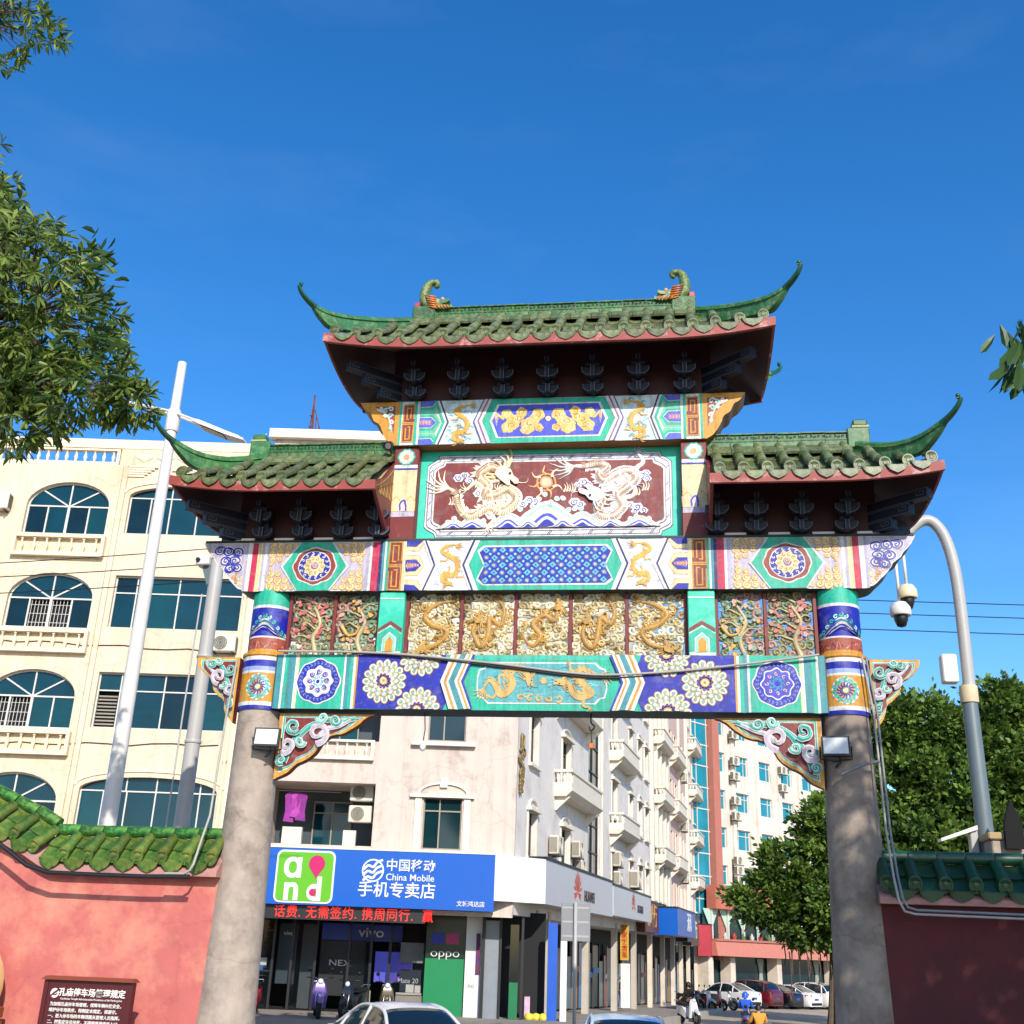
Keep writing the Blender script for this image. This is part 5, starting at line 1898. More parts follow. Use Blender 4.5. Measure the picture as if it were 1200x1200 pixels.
# air conditioner: one built with parts, the rest copied
def make_aircon():
    r0 = empty('air_conditioner')
    c = MB().bbox(-.42, .42, -.32, 0, 0, .58, .03).build('casing', m_acw, r0)
    b = MB()
    b.v = []
    ring = [(-.1+.24*cos(2*pi*k/20), -.326, .29+.24*sin(2*pi*k/20)) for k in range(20)]
    b.add(ring, [tuple(range(20))])
    b.build('fan_opening', m_acg, r0)
    b = MB()
    for rr in (.07, .13, .19, .24):
        b.tube([(-.1+rr*cos(2*pi*k/16), -.335, .29+rr*sin(2*pi*k/16)) for k in range(17)], .008, 4, caps=False)
    b.build('fan_guard', m_acw, r0)
    b = MB()
    for k in range(9):
        b.box(.415, .428, -.28+.03*k, -.265+.03*k, .06, .52)
        b.box(-.428, -.415, -.28+.03*k, -.265+.03*k, .06, .52)
    b.build('side_grille', m_acg, r0)
    b = MB()
    for x in (-.32, .32):
        b.box(x-.02, x+.02, -.34, .12, -.05, -.012)
        b.box(x-.02, x+.02, .08, .12, -.35, -.05)
    b.build('wall_bracket', m_black, r0)
    return r0
ac0 = make_aircon()
ac_used = [False]
def aircon(frame, u, v, z, ang, label, sc=1.0, turn=0.0):
    o = ac0 if not ac_used[0] else copy_tree(ac0)
    ac_used[0] = True
    p = frame(u, v, z)
    o.location = p
    o.rotation_euler = (0, 0, ang+turn)
    o.scale = (sc, sc, sc)
    tag(o, label, 'air conditioner', 'air conditioner units on the walls')
    return o

def frame_empty(name, fr, u, ang, z=0):
    p = fr(u, 0, z)
    return empty(name, p, ang)

# ================================================================ beige building on the left
UB = -16.0
bb = frame_empty('apartment_building', F, UB, A_F)
tag(bb, 'beige four-storey building with arched teal windows left of the gate', 'building')
def ub(u):
    return u-UB
ops, spn = [], []
BOT = [14.98, 11.45, 7.93, 4.42]
for k, z in enumerate(BOT):
    ops.append((ub(-18.36), ub(-15.32), z, z+2.02))
    spn.append((ub(-18.36), ub(-15.32), z+1.10, z+2.02))
    if k in (0, 3):
        ops.append((ub(-14.62), ub(-10.0), z+.08, z+1.98))
        spn.append((ub(-14.62), ub(-10.0), z+1.54, z+1.98))
    else:
        ops.append((ub(-14.62), ub(-10.0), z+.08, z+2.0))
    ops.append((ub(-23.6), ub(-19.75), z+.08, z+2.0))
w = wall_mesh(ub(-24.5), ub(-9.55), -1.2, 17.75, ops, .25)
for sp_ in spn:
    spandrels(w, *sp_, .25)
w.box(ub(-24.5), ub(-9.55), .3, 9, 17.55, 17.75)
w.quad((ub(-9.55), 0, -1.2), (ub(-9.55), 9, -1.2), (ub(-9.55), 9, 17.75), (ub(-9.55), 0, 17.75))
w.quad((ub(-24.5), 0, -1.2), (ub(-24.5), 0, 17.75), (ub(-24.5), 9, 17.75), (ub(-24.5), 9, -1.2))
w.quad((ub(-24.5), 9, -1.2), (ub(-24.5), 9, 17.75), (ub(-9.55), 9, 17.75), (ub(-9.55), 9, -1.2))
w.build('wall', m_beige, bb)
for k, z in enumerate(BOT):
    arch_window(bb, ub(-18.36), ub(-15.32), z, z+1.10, z+2.02, 4, .18, openp=((), (1, 2), (0, 1), ())[k])
    if k in (0, 3):
        # low segmental arch: rectangular lights below, curved lights above
        u0, u1 = ub(-14.62), ub(-10.0)
        wn = window(bb, u0, u1, z+.08, z+1.54, (.17, .33, .55, .86) if k == 0 else (.17, .34, .55, .87), None, .18)
        f = MB()
        zs_, rise, uc, hw = z+1.54, .44, (u0+u1)/2, (u1-u0)/2
        for c in (.33, .55, .87):
            x = u0+(u1-u0)*c
            hh = rise*sqrt(max(0, 1-((x-uc)/hw)**2))
            f.box(x-.022, x+.022, .152, .208, zs_, zs_+hh)
        f.build('fanlight_bars', m_frame, wn)
        cc = [0, .33, .55, .87, 1]
        for i in range(4):
            x0, x1 = u0+(u1-u0)*cc[i], u0+(u1-u0)*cc[i+1]
            pts = [(x0, zs_), (x1, zs_)]+[(x0+(x1-x0)*j/6, zs_+rise*sqrt(max(0, 1-((x0+(x1-x0)*j/6-uc)/hw)**2))) for j in range(6, -1, -1)]
            MB().add([(p[0], .192, p[1]) for p in pts], [tuple(range(len(pts)))]).build('pane', m_glass, wn)
        # shallow arch moulding
        a_ = MB()
        P0 = arch_pts(uc, hw+.25, zs_+.12, rise+.15, 14)
        P1 = arch_pts(uc, hw+.13, zs_+.12, rise+.05, 14)
        for i in range(14):
            a_.loft([[(p[0], y, p[1]) for p in (P0[i], P0[i+1], P1[i+1], P1[i])] for y in (-.04, .0)])
        a_.build('arch_moulding', m_cream, bb)
    else:
        window(bb, ub(-14.62), ub(-10.0), z+.08, z+2.0, (.17, .5, .80), .68, .18, openp=(0,) if k == 2 else ())
        if k == 2:
            lv = MB()
            for j in range(9):
                zz = z+.2+.12*j
                lv.box(ub(-14.56), ub(-13.9), .19, .22, zz, zz+.05)
            lv.build('louvre', m_frameb, bb)
            MB().quad((ub(-14.6), .4, z+.1), (ub(-13.8), .4, z+.1), (ub(-13.8), .4, z+1.9), (ub(-14.6), .4, z+1.9)).build('dark_opening', m_int, bb)
    window(bb, ub(-23.6), ub(-19.75), z+.08, z+2.0, (.25, .5, .75), .68, .18)
    if k < 3:
        balustrade(bb, ub(-18.42), ub(-15.28), z-.92, z-.12, 7, -.1, m_cream)
        MB().box(ub(-18.5), ub(-15.2), .01, .03, z-.9, z-.14).build('balustrade_backing', m_beige, bb)
# pilaster strips and cornice
for (u0, u1, pr) in ((-15.12, -15.02, .05), (-14.96, -14.80, .09)):
    MB().box(ub(u0), ub(u1), -pr, 0, -1.0, 17.7).build('pilaster', m_beige, bb)
MB().box(ub(-9.75), ub(-9.55), -.06, 0, -1, 17.7).build('pilaster', m_cream, bb)
balustrade(bb, ub(-22.4), ub(-15.35), 17.75, 18.4, 20, 0.12, m_cream)
MB().box(ub(-24.5), ub(-9.5), -.02, .28, 18.42, 18.78).build('cornice', m_cream, bb)
b = MB()
b.box(ub(-15.2), ub(-9.55), -.0, .25, 17.75, 18.42)
b.build('parapet', m_beige, bb)
b = MB()
for i in range(6):
    x = ub(-14.3+.78*i)
    for (dx, dz) in ((.34, .2), (.26, .15)):
        pts = [(x, 18.08-dz), (x+dx, 18.08), (x, 18.08+dz), (x-dx, 18.08)]
        b.prism(pts, lambda u, w_, d: (u, -d, w_), .0, .03 if dx > .3 else .05)
b.build('diamond_relief', m_cream, bb)
for i in range(5):
    MB().box(ub(-14.85), ub(-14.2+.12*i), -.05-.01*i, 0, 17.28+.09*i, 17.35+.09*i).build('stepped_moulding', m_cream, bb)
for i in range(10):
    MB().box(ub(-13.6+.42*i), ub(-13.38+.42*i), -.07, 0, 17.55, 17.70).build('dentil', m_cream, bb)
pp_ = MB().tube([(0, 0, 0), (0, 0, 17.8)], .05, 8)
for k in range(6):
    pp_.box(-.07, .07, -.02, .09, 1.5+2.9*k, 1.56+2.9*k)
pp_.build('downpipe', m_cream, bb, True, 40, loc=(ub(-9.86), -.1, -.3))
for k, (za, zb) in enumerate(((10.95, 10.75), (7.35, 7.55), (3.9, 3.7))):
    MB().tube([(ub(-18.4+j*.75), -.03, za+(zb-za)*j/11-.05*sin(j*1.9+k)) for j in range(12)], .014, 5).build('wall_cable', m_black, bb)
aircon(F, -19.35, 0, 15.75, A_F, 'air conditioner high on the beige wall beside the topmost arched window', 1.1)
aircon(F, -10.35, -.05, 10.72, A_F, 'air conditioner under the second beige window row, behind the grey pole', 1.0)
b = MB().box(ub(-16.55), ub(-16.1), .22, .26, 7.98, 8.25).build('red_cloth', mat('red_cloth', '#c01818', rough=.8), bb)

# ================================================================ white corner building, front
UW = -4.6
wb = frame_empty('corner_building', F, UW, A_F)
tag(wb, 'stained white corner building above the blue phone shop sign', 'building')
def uw(u):
    return u-UW
ops = []
lz = [4.42, 7.95, 11.48, 15.0]
for k, z in enumerate(lz):
    ops.append((uw(-3.08), uw(-1.80), z, z+1.66))
    ops.append((uw(-8.4), uw(-4.72), z+(.02 if k == 0 else -.1), z+2.03, 2.3))
w = wall_mesh(uw(-9.5), uw(-.01), 2.4, 19.0, ops, .2)
w.quad((uw(-9.5), 0, 2.4), (uw(-9.5), 0, 19), (uw(-9.5), 8, 19), (uw(-9.5), 8, 2.4))
w.quad((uw(-9.5), 0, 19), (uw(-.35), 0, 19), (uw(2), 10, 19), (uw(-9.5), 10, 19))
w.build('wall', m_wht, wb)
b = MB()
b.box(uw(-9.7), uw(-.2), -.25, .2, 19.0, 19.35)
b.build('roof_slab', m_trim, wb)
MB().box(uw(-9.55), uw(-.3), -.06, .1, 18.5, 18.62).build('cornice', m_trim, wb)
for k, z in enumerate(lz):
    window(wb, uw(-3.08), uw(-1.80), z, z+1.66, (.42,), .74, .13, m_frameb, m_glassd)
    # surround: pilasters, entablature, segmental hood with keystone
    b = MB()
    if k % 2 == 0:
        b.box(uw(-3.36), uw(-3.14), -.06, 0, z-.05, z+1.64)
        b.box(uw(-1.74), uw(-1.52), -.06, 0, z-.05, z+1.64)
        b.box(uw(-3.54), uw(-1.40), -.14, 0, z+1.645, z+1.75)
        P0 = arch_pts(uw(-2.44), .86, z+1.76, .40, 12)
        P1 = arch_pts(uw(-2.44), .78, z+1.76, .33, 12)
        for i in range(12):
            b.loft([[(p[0], y, p[1]) for p in (P0[i], P0[i+1], P1[i+1], P1[i])] for y in (-.07, 0)])
        b.box(uw(-2.56), uw(-2.32), -.1, -.003, z+1.98, z+2.30)
    else:
        b.box(uw(-3.6), uw(-1.44), -.2, 0, z-.18, z-.06)
    b.build('window_surround', m_trim, wb)
    # loggia: back wall, window, floor clutter
    zb, zt = z+(.02 if k == 0 else -.1), z+2.03
    MB().quad((uw(-8.4), 2.3, zb), (uw(-4.72), 2.3, zb), (uw(-4.72), 2.3, zt), (uw(-8.4), 2.3, zt)).build('loggia_back', mat('shaded_loggia_blue', '#33424a', rough=.5, var=.15, scale=2), wb)  # back wall blue taken darker to stand in for the loggia's shade
    window(wb, uw(-7.1), uw(-5.75), zb+.05, zb+1.62, (.5,), .75, 2.2, m_frameb, m_glass)
    if k > 0:
        balustrade(wb, uw(-8.3), uw(-4.95), z-.75, z-.08, 10, -.05, m_trim)
# clothes in the loggia
cl = empty('laundry', F(-7.35, .6, 5.0), A_F)
tag(cl, 'purple and pink clothes hanging in the open loggia above the blue sign', 'clothes')
b = MB()
b.tube([(-.7, 0, 1.2), (1.4, 0, 1.2)], .015, 6)
b.build('drying_rod', m_steel, cl)
for i, (x, h, c) in enumerate(((-.30, .95, '#8a2f86'), (-.08, .8, '#a23f98'), (.10, .9, '#7c2a7a'))):
    b = MB()
    prof = [(-.10, 1.15), (-.17, 1.02), (-.15, .9), (-.13, .9-h*.4), (-.17, 1.15-h), (.17, 1.12-h), (.13, .9-h*.4), (.16, .88), (.18, 1.02), (.10, 1.15)]
    def cf(u, w_, d, x=x):
        return (x+u, d+.05*sin(u*30+w_*9), w_)
    b.prism(prof, cf, -.03, .03)
    b.build('garment', mat('purple_cloth_%d' % i, c, rough=.9, var=.25, scale=6), cl)
aircon(F, -5.25, .95, 5.25, A_F, 'air conditioner inside the loggia, lower of two', .95)
aircon(F, -5.25, .95, 5.95, A_F, 'air conditioner inside the loggia, upper of two near its ceiling', .95)
MB().box(uw(-7.75), uw(-7.1), .3, .5, 4.46, 5.0).build('white_box', m_acw, wb)
MB().box(uw(-5.72), uw(-5.3), .3, .5, 4.46, 4.95).build('white_box', m_acw, wb)
# mast and aerial on the roofs
ms = empty('roof_mast', F(-9.0, 3.0, 19.3), A_F)
tag(ms, 'rusty brown lattice mast on the white roof', 'mast')
b = MB()
for (dx, dy) in ((0, 0), (.25, 0), (.12, .25)):
    b.tube([(dx, dy, 0), (.12, .1, 3.2)], .03, 5)
b.build('mast_legs', mat('rust', '#6a3a34', rough=.9, var=.3), ms)
b = MB()
for k in range(5):
    b.tube([(.0, 0, .2+.5*k), (.25-.03*k, 0, .2+.5*k)], .02, 4)
for k in range(5):
    b.tube([(.3+.13*k, 0, 0), (.3+.13*k, 0, 2.2-.4*k)], .02, 4)
b.tube([(.2, 0, 2.5), (.95, 0, .2)], .02, 4)
b.build('mast_rungs', MATS['rust'], ms)
ae = MB().tube([(0, 0, 0), (.35, 0, 1.9)], .022, 6).build('aerial', m_frame, None, loc=F(-11.0, 3, 18.7))
tag(ae, 'thin white aerial rod leaning on the beige roof', 'aerial')

# ---- shop sign, ticker and phone shop -------------------------------------------------
def words(body, size, name, m, parent, u, v, z, **kw):
    me = text_mesh(body, size, name, m, **kw)
    return link(name, me, parent, (u, v, z))
m_sblue = mat('sign_blue', '#0054b0', rough=.35, var=.03)
m_swhite = mat('sign_white', '#d2d2d0', rough=.4, var=.02)
m_sgreen = mat('sign_green', '#5aa812', rough=.4, var=.03)
m_spink = mat('sign_pink', '#b80a5c', rough=.4, var=.03)
sg = frame_empty('shop_sign', F, -4.4, A_F)
tag(sg, 'long blue phone shop sign with a green square logo', 'sign')
U0 = -4.4
MB().box(-9.35-U0, -.62-U0, -.62, -.12, 2.55, 4.27).build('sign_board', m_sblue, sg)
MB().box(-9.36-U0, -.61-U0, -.64, -.1, 4.27, 4.33).build('sign_cap', m_trim, sg)
yS = -.62
def rrect(u0, u1, z0, z1, r, n=5):
    P = []
    for (cx, cz, a0) in ((u1-r, z0+r, -pi/2), (u1-r, z1-r, 0), (u0+r, z1-r, pi/2), (u0+r, z0+r, pi)):
        P += [(cx+r*cos(a0+pi/2*k/n), cz+r*sin(a0+pi/2*k/n)) for k in range(n+1)]
    return P
lu0, lu1, lz0, lz1 = -7.62-U0, -5.74-U0, 2.60, 4.20
fs = lambda u, w_, d: (u, yS-d, w_)
MB().prism(rrect(lu0, lu1, lz0, lz1, .2), fs, 0, .03).build('logo_border', m_swhite, sg)
MB().prism(rrect(lu0+.06, lu1-.06, lz0+.06, lz1-.06, .16), fs, .031, .045).build('logo_square', m_sgreen, sg)
def fat(body, size, u, z, bold=.03, **kw):
    return words(body, size, 'logo_letter', m_swhite, sg, u, yS-.05, z, bold=bold, extrude=.006, **kw)
fat('\u0251', 1.05, lu0+.55, 3.70, .028)
fat('n', 1.05, lu0+.55, 3.02, .028)
fat('d', 1.0, lu0+1.28, 3.0, .028)
b = MB()
pin = [(lu0+1.30+.26*cos(a_), 3.80+.26*sin(a_)) for a_ in [radians(-40+260*k/14) for k in range(15)]]+[(lu0+1.30, 3.36)]
b.prism(pin, fs, .046, .06)
b.build('logo_pin', m_spink, sg)
b = MB().prism([(lu0+1.24+.11*cos(2*pi*k/16), 2.93+.11*sin(2*pi*k/16)) for k in range(16)], fs, .062, .07)
b.build('logo_dot', m_spink, sg)
# round wave emblem
cu, cz = -4.52-U0, 3.66
b = MB()
for k in range(3):
    off = (k-1)*.17
    a_ = Art()
    a_.stroke([(cu-.30, cz-.15+off), (cu-.16, cz-.02+off), (cu+.0, cz-.06+off), (cu+.12, cz+.08+off), (cu+.30, cz+.16+off)], .075, None, 0)
    o = len(b.v)
    b.v.extend((p[0], yS-.01-.0004*k, p[1]) for p in a_.v)
    for f_ in a_.f:
        b.face([o+i for i in f_])
a_ = Art()
a_.ring(cu, cz, .33, .05, None, 0, 28)
o = len(b.v)
b.v.extend((p[0], yS-.012, p[1]) for p in a_.v)
for f_ in a_.f:
    b.face([o+i for i in f_])
b.build('wave_emblem', m_swhite, sg)
words('中国移动', .40, 'lettering', m_swhite, sg, -3.32-U0, yS-.01, 3.82, bold=.012)
words('China Mobile', .29, 'lettering', m_swhite, sg, -3.32-U0, yS-.01, 3.47, bold=.008)
words('手机专卖店', .50, 'lettering', m_swhite, sg, -3.72-U0, yS-.01, 3.06, bold=.012)
words('文城鸿达店', .18, 'lettering', m_swhite, sg, -1.35-U0, yS-.01, 2.74, bold=.012)
tk = frame_empty('ticker_display', F, -5.4, A_F)
tag(tk, 'black ticker display with glowing red characters under the blue sign', 'display')
MB().box(-9.3+5.4, -2.78+5.4, -.45, -.2, 2.12, 2.53).build('display_case', m_black, tk)
words('话费. 无需签约. 携周同行.  赢', .40, 'lettering', mat('red_led', '#ff2418', emit=1.1, var=0), tk, .35, -.455, 2.32, bold=-.006, sx=.92, spacing=1.12)

sh = empty('phone_shop', F(-5.0*1.044, 1.6, -.07), A_F)
sh.scale = (1.044, 1, 1.044)
tag(sh, 'dark glass-fronted phone shop under the ticker display', 'shop front')
def us_(u):
    return u+5.0
zf = -.52
b = MB()
b.quad((us_(-9.4), 3.2, zf), (us_(-1.0), 3.2, zf), (us_(-1.0), 3.2, 2.5), (us_(-9.4), 3.2, 2.5))
b.quad((us_(-9.4), 0, zf), (us_(-1.0), 0, zf), (us_(-1.0), 3.2, zf), (us_(-9.4), 3.2, zf))
b.quad((us_(-9.4), 0, 2.5), (us_(-9.4), 3.2, 2.5), (us_(-1.0), 3.2, 2.5), (us_(-1.0), 0, 2.5))
b.quad((us_(-9.4), 0, zf), (us_(-9.4), 3.2, zf), (us_(-9.4), 3.2, 2.5), (us_(-9.4), 0, 2.5))
b.build('interior', m_int, sh)
for u in (-8.35, -7.55, -6.95, -6.2, -5.15, -4.45, -3.85):
    MB().box(us_(u-.04), us_(u+.04), -.05, .05, zf, 2.12).build('door_post', m_black, sh)
for z in (.55, 1.75):
    MB().box(us_(-9.3), us_(-7.6), .0, .03, z, z+.04).build('door_rail', m_black, sh)
m_clear = mat('shop_glass', '#1a2426', rough=.05, var=0, spec=.8)
m_clear.node_tree.nodes['Principled BSDF'].inputs['Alpha'].default_value = .16
for (u0, u1) in ((-9.3, -8.4), (-8.3, -7.6), (-6.9, -6.25), (-5.1, -4.5), (-3.8, -2.75)):
    MB().box(us_(u0), us_(u1), .005, .017, zf+.05, 2.1).build('pane', m_clear, sh)
# boards and goods inside
def board(u0, u1, z0, z1, v, hexc, name='wall_board', **kw):
    return MB().box(us_(u0), us_(u1), v, v+.05, z0, z1).build(name, mat('board_'+hexc.strip('#'), hexc, rough=.5, var=.1, **kw), sh)
board(-6.15, -3.55, 1.55, 2.05, .6, '#16245e', emit=.25)
words('vivo', .42, 'lettering', m_swhite, sh, us_(-4.55), .58, 1.80, bold=.01, sx=1.2)
board(-6.15, -4.7, -.1, 1.53, .62, '#101012')
words('NEX', .26, 'lettering', m_swhite, sh, us_(-5.5), .6, .86, sx=1.4)
board(-4.35, -3.15, .35, 1.25, .4, '#3a3f9e', 'screen_poster', hex2='#7a3fa8', mix2=.9, scale2=1.2, emit=.5)
board(-7.5, -6.9, .2, 2.0, .5, '#1a2c38')
words('vivo', .2, 'lettering', m_swhite, sh, us_(-7.2), .48, 1.7)
board(-6.75, -6.3, -.5, 2.0, .55, '#4a5256')
board(-8.2, -7.75, .55, .72, .1, '#2a74c0', 'blue_placard')
board(-8.2, -7.75, .73, .95, .1, '#cfd6d8', 'white_placard')
board(-9.3, -8.75, .2, .62, .3, '#c03a6a', 'pink_carton')
board(-9.35, -8.5, .14, .19, .2, '#b8b4ac', 'shelf')
board(-9.35, -8.5, .66, .70, .2, '#b8b4ac', 'shelf')
board(-3.55, -2.8, .95, 1.55, .3, '#8c9296', 'shelf_unit')
board(-3.5, -2.85, .10, .75, .28, '#20283a', 'shelf_unit')
board(-3.6, -2.8, .02, .08, .2, '#c8c4ba', 'shelf')
board(-3.3, -3.05, .09, .32, .22, '#d8d6d0', 'white_carton')
board(-3.02, -2.84, .09, .30, .22, '#d8d6d0', 'white_carton')
words('Mate 20', .2, 'lettering', m_swhite, sh, us_(-3.25), .26, .42)
board(-3.6, -2.75, -.5, .0, .1, '#a8a090', 'counter')
board(-5.1, -4.4, -.5, .1, .2, '#a09a8e', 'counter')
for k in range(6):
    MB().box(us_(-8.9+.16*k), us_(-8.85+.16*k), .0, .06, -.5, .15).build('wooden_stool_leg', mat('pale_wood', '#b08a5a', rough=.7), sh)
MB().box(us_(-9.4), us_(-.6), -1.65, 0, 2.46, 2.5).build('soffit', m_trim, sh)
# green panel with lettering, white pillar
gp = empty('green_panel', F(-2.1*1.044, 1.6, -.07), A_F)
gp.scale = (1.044, 1, 1.044)
tag(gp, 'green shop panel with white round lettering beside the phone shop', 'panel')
MB().box(-.62, .62, -.12, 0, -.6, 2.5).build('board', mat('oppo_green', '#0a7a48', rough=.4, var=.05), gp)
MB().box(-.62, .62, -.125, -.121, 1.12, 2.48).build('painted_shadow', mat('shadowed_panel_green', '#06281e', rough=.3), gp)  # shadow of the sign overhang, painted on the panel's upper part
words('oppo', .36, 'lettering', m_swhite, gp, 0, -.14, 1.28, sx=1.25, bold=-.008)
for (x, c) in ((-.25, '#2a3a9a'), (.22, '#a83a6a')):
    MB().box(x-.2, x+.2, -.135, -.126, 1.55, 1.88).build('sticker', mat('sticker_'+c[1:], c, var=.3, scale=9), gp)
wp = empty('white_pillar', F(-1.2*1.044, 1.6, -.07), A_F)
wp.scale = (1.044, 1, 1.044)
tag(wp, 'white pillar beside the green panel with a thin banner', 'pillar')
MB().box(-.25, .25, -.3, .2, -.6, 2.5).build('shaft', m_swhite, wp)
MB().box(.08, .2, -.34, -.305, .7, 1.9).build('thin_banner', mat('banner_maroon', '#6a1a3a', var=.4, scale=5, hex2='#2a2a7a', mix2=.8, scale2=3), wp)
words('小心', .12, 'lettering', m_acg, wp, -.05, -.31, .35)
# ================================================================ houses along the street
m_rowc = mat('row_cream_stucco', '#d2c5b4', rough=.85, var=.06, hex2='#998a7e', mix2=.5, scale2=.6, streak=.06, thr=(.5, .7))
m_rowp = mat('row_pinkish_stucco', '#c9aba2', rough=.85, var=.06, hex2='#a8978a', mix2=.3, scale2=.5, streak=.15)
m_dkfr = mat('dark_window_frame', '#4a443c', rough=.5, var=.1)
def house(name, label, u0, u1, m, ztop, wins, balcs, pils=(), floors=(4.45, 7.6, 11.1, 14.6), hts=(1.5, 1.8, 1.8, 1.8), glass=None, mp=None, hood=True, deep=9.0, near_end=True):
    um = (u0+u1)/2
    h = frame_empty(name, S, um, A_S)
    tag(h, label, 'building')
    ops = []
    for z, ht in zip(floors, hts):
        if z+ht > ztop-.5:
            continue
        for (a_, b_) in wins:
            ops.append((a_-um, b_-um, z, z+ht))
    if glass:
        ops.append((glass[0]-um, glass[1]-um, 3.2, ztop-.6))
    w = wall_mesh(u0-um, u1-um, 2.5, ztop, ops, .28)
    w.quad((u0-um, 0, ztop), (u1-um, 0, ztop), (u1-um, deep, ztop), (u0-um, deep, ztop))
    if near_end:
        w.quad((u0-um, 0, 2.5), (u0-um, deep, 2.5), (u0-um, deep, ztop), (u0-um, 0, ztop))
    w.quad((u1-um, 0, 2.5), (u1-um, 0, ztop), (u1-um, deep, ztop), (u1-um, deep, 2.5))
    w.quad((u0-um, 0, 2.5), (u1-um, 0, 2.5), (u1-um, 2.2, 2.5), (u0-um, 2.2, 2.5))
    w.build('wall', m, h)
    for z, ht in zip(floors, hts):
        if z+ht > ztop-.5:
            continue
        for (a_, b_) in wins:
            window(h, a_-um, b_-um, z, z+ht, (.5,), .72, .2, m_dkfr, mp or m_glassd)
            t = MB()
            t.box(a_-um-.18, b_-um+.18, -.14, 0, z-.14, z-.03)
            t.box(a_-um-.12, a_-um-.003, -.05, 0, z-.02, z+ht)
            t.box(b_-um+.003, b_-um+.12, -.05, 0, z-.02, z+ht)
            if hood:
                t.box(a_-um-.22, b_-um+.22, -.18, 0, z+ht+.003, z+ht+.12)
                c_ = (a_+b_)/2-um
                hw = (b_-a_)/2+.05
                P0 = arch_pts(c_, hw, z+ht+.12, .34, 8)
                P1 = arch_pts(c_, hw-.08, z+ht+.12, .27, 8)
                for i in range(8):
                    t.loft([[(p[0], y, p[1]) for p in (P0[i], P0[i+1], P1[i+1], P1[i])] for y in (-.08, 0)])
            t.build('window_trim', m_trim, h)
    for (a_, b_, zz) in balcs:
        # balcony: sloped slab, parapet with balusters at the ends
        B = MB()
        x0, x1 = a_-um, b_-um
        pr = .72
        B.loft([[(x0, 0, zz), (x1, 0, zz), (x1, -pr+.25, zz), (x0, -pr+.25, zz)], [(x0-.05, 0, zz+.2), (x1+.05, 0, zz+.2), (x1+.05, -pr, zz+.2), (x0-.05, -pr, zz+.2)], [(x0-.05, 0, zz+.27), (x1+.05, 0, zz+.27), (x1+.05, -pr, zz+.27), (x0-.05, -pr, zz+.27)]])
        B.box(x0, x1, -pr+.04, -pr+.16, zz+.272, zz+.50)
        B.box(x0, x0+.12, -pr+.16, 0, zz+.272, zz+.50)
        B.box(x1-.12, x1, -pr+.16, 0, zz+.272, zz+.50)
        B.box(x0-.04, x1+.04, -pr, -pr+.2, zz+.90, zz+1.0)
        B.box(x0-.04, x0+.16, -pr+.2, 0, zz+.90, zz+1.0)
        B.box(x1-.16, x1+.04, -pr+.2, 0, zz+.90, zz+1.0)
        B.box(x0+.35, x1, -pr+.05, -pr+.15, zz+.502, zz+.898)
        bo = B.build('balcony', m_trim, h)
        for (bx, by) in ((x0+.08, -pr+.1), (x0+.08, -pr+.34), (x0+.08, -pr+.58), (x1-.08, -pr+.34), (x1-.08, -pr+.58)):
            link('baluster', BALM, bo, (bx, by, zz+.50))
        for bx in (x0+.3, x1-.3):
            k_ = MB()
            k_.loft([[(bx-.1, 0, zz-.5), (bx+.1, 0, zz-.5), (bx+.1, -.05, zz-.5), (bx-.1, -.05, zz-.5)], [(bx-.1, 0, zz), (bx+.1, 0, zz), (bx+.1, -.6, zz), (bx-.1, -.6, zz)]])
            k_.build('console', m_trim, h)
    for (a_, b_, pr) in pils:
        MB().box(a_-um, b_-um, -pr, 0, 4.3, ztop).build('pilaster', m_trim, h)
    if glass:
        g0, g1 = glass[0]-um, glass[1]-um
        n = int((ztop-3.8)/1.15)
        st = MB()
        st.box(g0, g0+.08, .1, .2, 3.2, ztop-.6)
        st.box((g0+g1)/2-.04, (g0+g1)/2+.04, .1, .2, 3.2, ztop-.6)
        st.box(g1-.08, g1, .1, .2, 3.2, ztop-.6)
        for i in range(n+1):
            z = 3.2+(ztop-3.8)*i/n
            st.box(g0, g1, .09, .21, z-.03, z+.03)
        cw = st.build('curtain_wall', m_black, h)
        for i in range(n):
            z0, z1 = 3.2+(ztop-3.8)*i/n, 3.2+(ztop-3.8)*(i+1)/n
            for (a_, b_) in ((g0+.08, (g0+g1)/2-.04), ((g0+g1)/2+.04, g1-.08)):
                MB().quad((a_, .15, z0+.03), (b_, .155, z0+.03), (b_, .15, z1-.03), (a_, .145, z1-.03)).build('pane', m_glassd if i % 3 else m_glass, cw)
    MB().box(u0-um-.05, u1-um+.05, -.28, .1, ztop-.28, ztop+.12).build('cornice', m_trim, h)
    return h, um
BALM = baluster_mesh(.40, .08, m_trim)
h1, um1 = house('shophouse', 'white corner shophouse side with tall dark stairwell glazing', .0, 15.7, m_lil, 19.0, [(1.65, 2.85), (7.0, 8.6)], [(5.7, 12.3, 6.95), (5.7, 12.3, 10.45), (5.7, 12.3, 13.95)], glass=(12.6, 15.5), near_end=False)
house('shophouse', 'white shophouse right of the tall dark stairwell glazing', 15.72, 32.3, m_lil, 19.2, [(18.7, 20.2), (24.2, 25.4), (27.5, 28.9), (30.2, 31.6)], [(18.1, 23.6, 6.75), (18.1, 23.6, 10.25), (18.1, 23.6, 13.75)], [(15.75, 16.3, .1)])
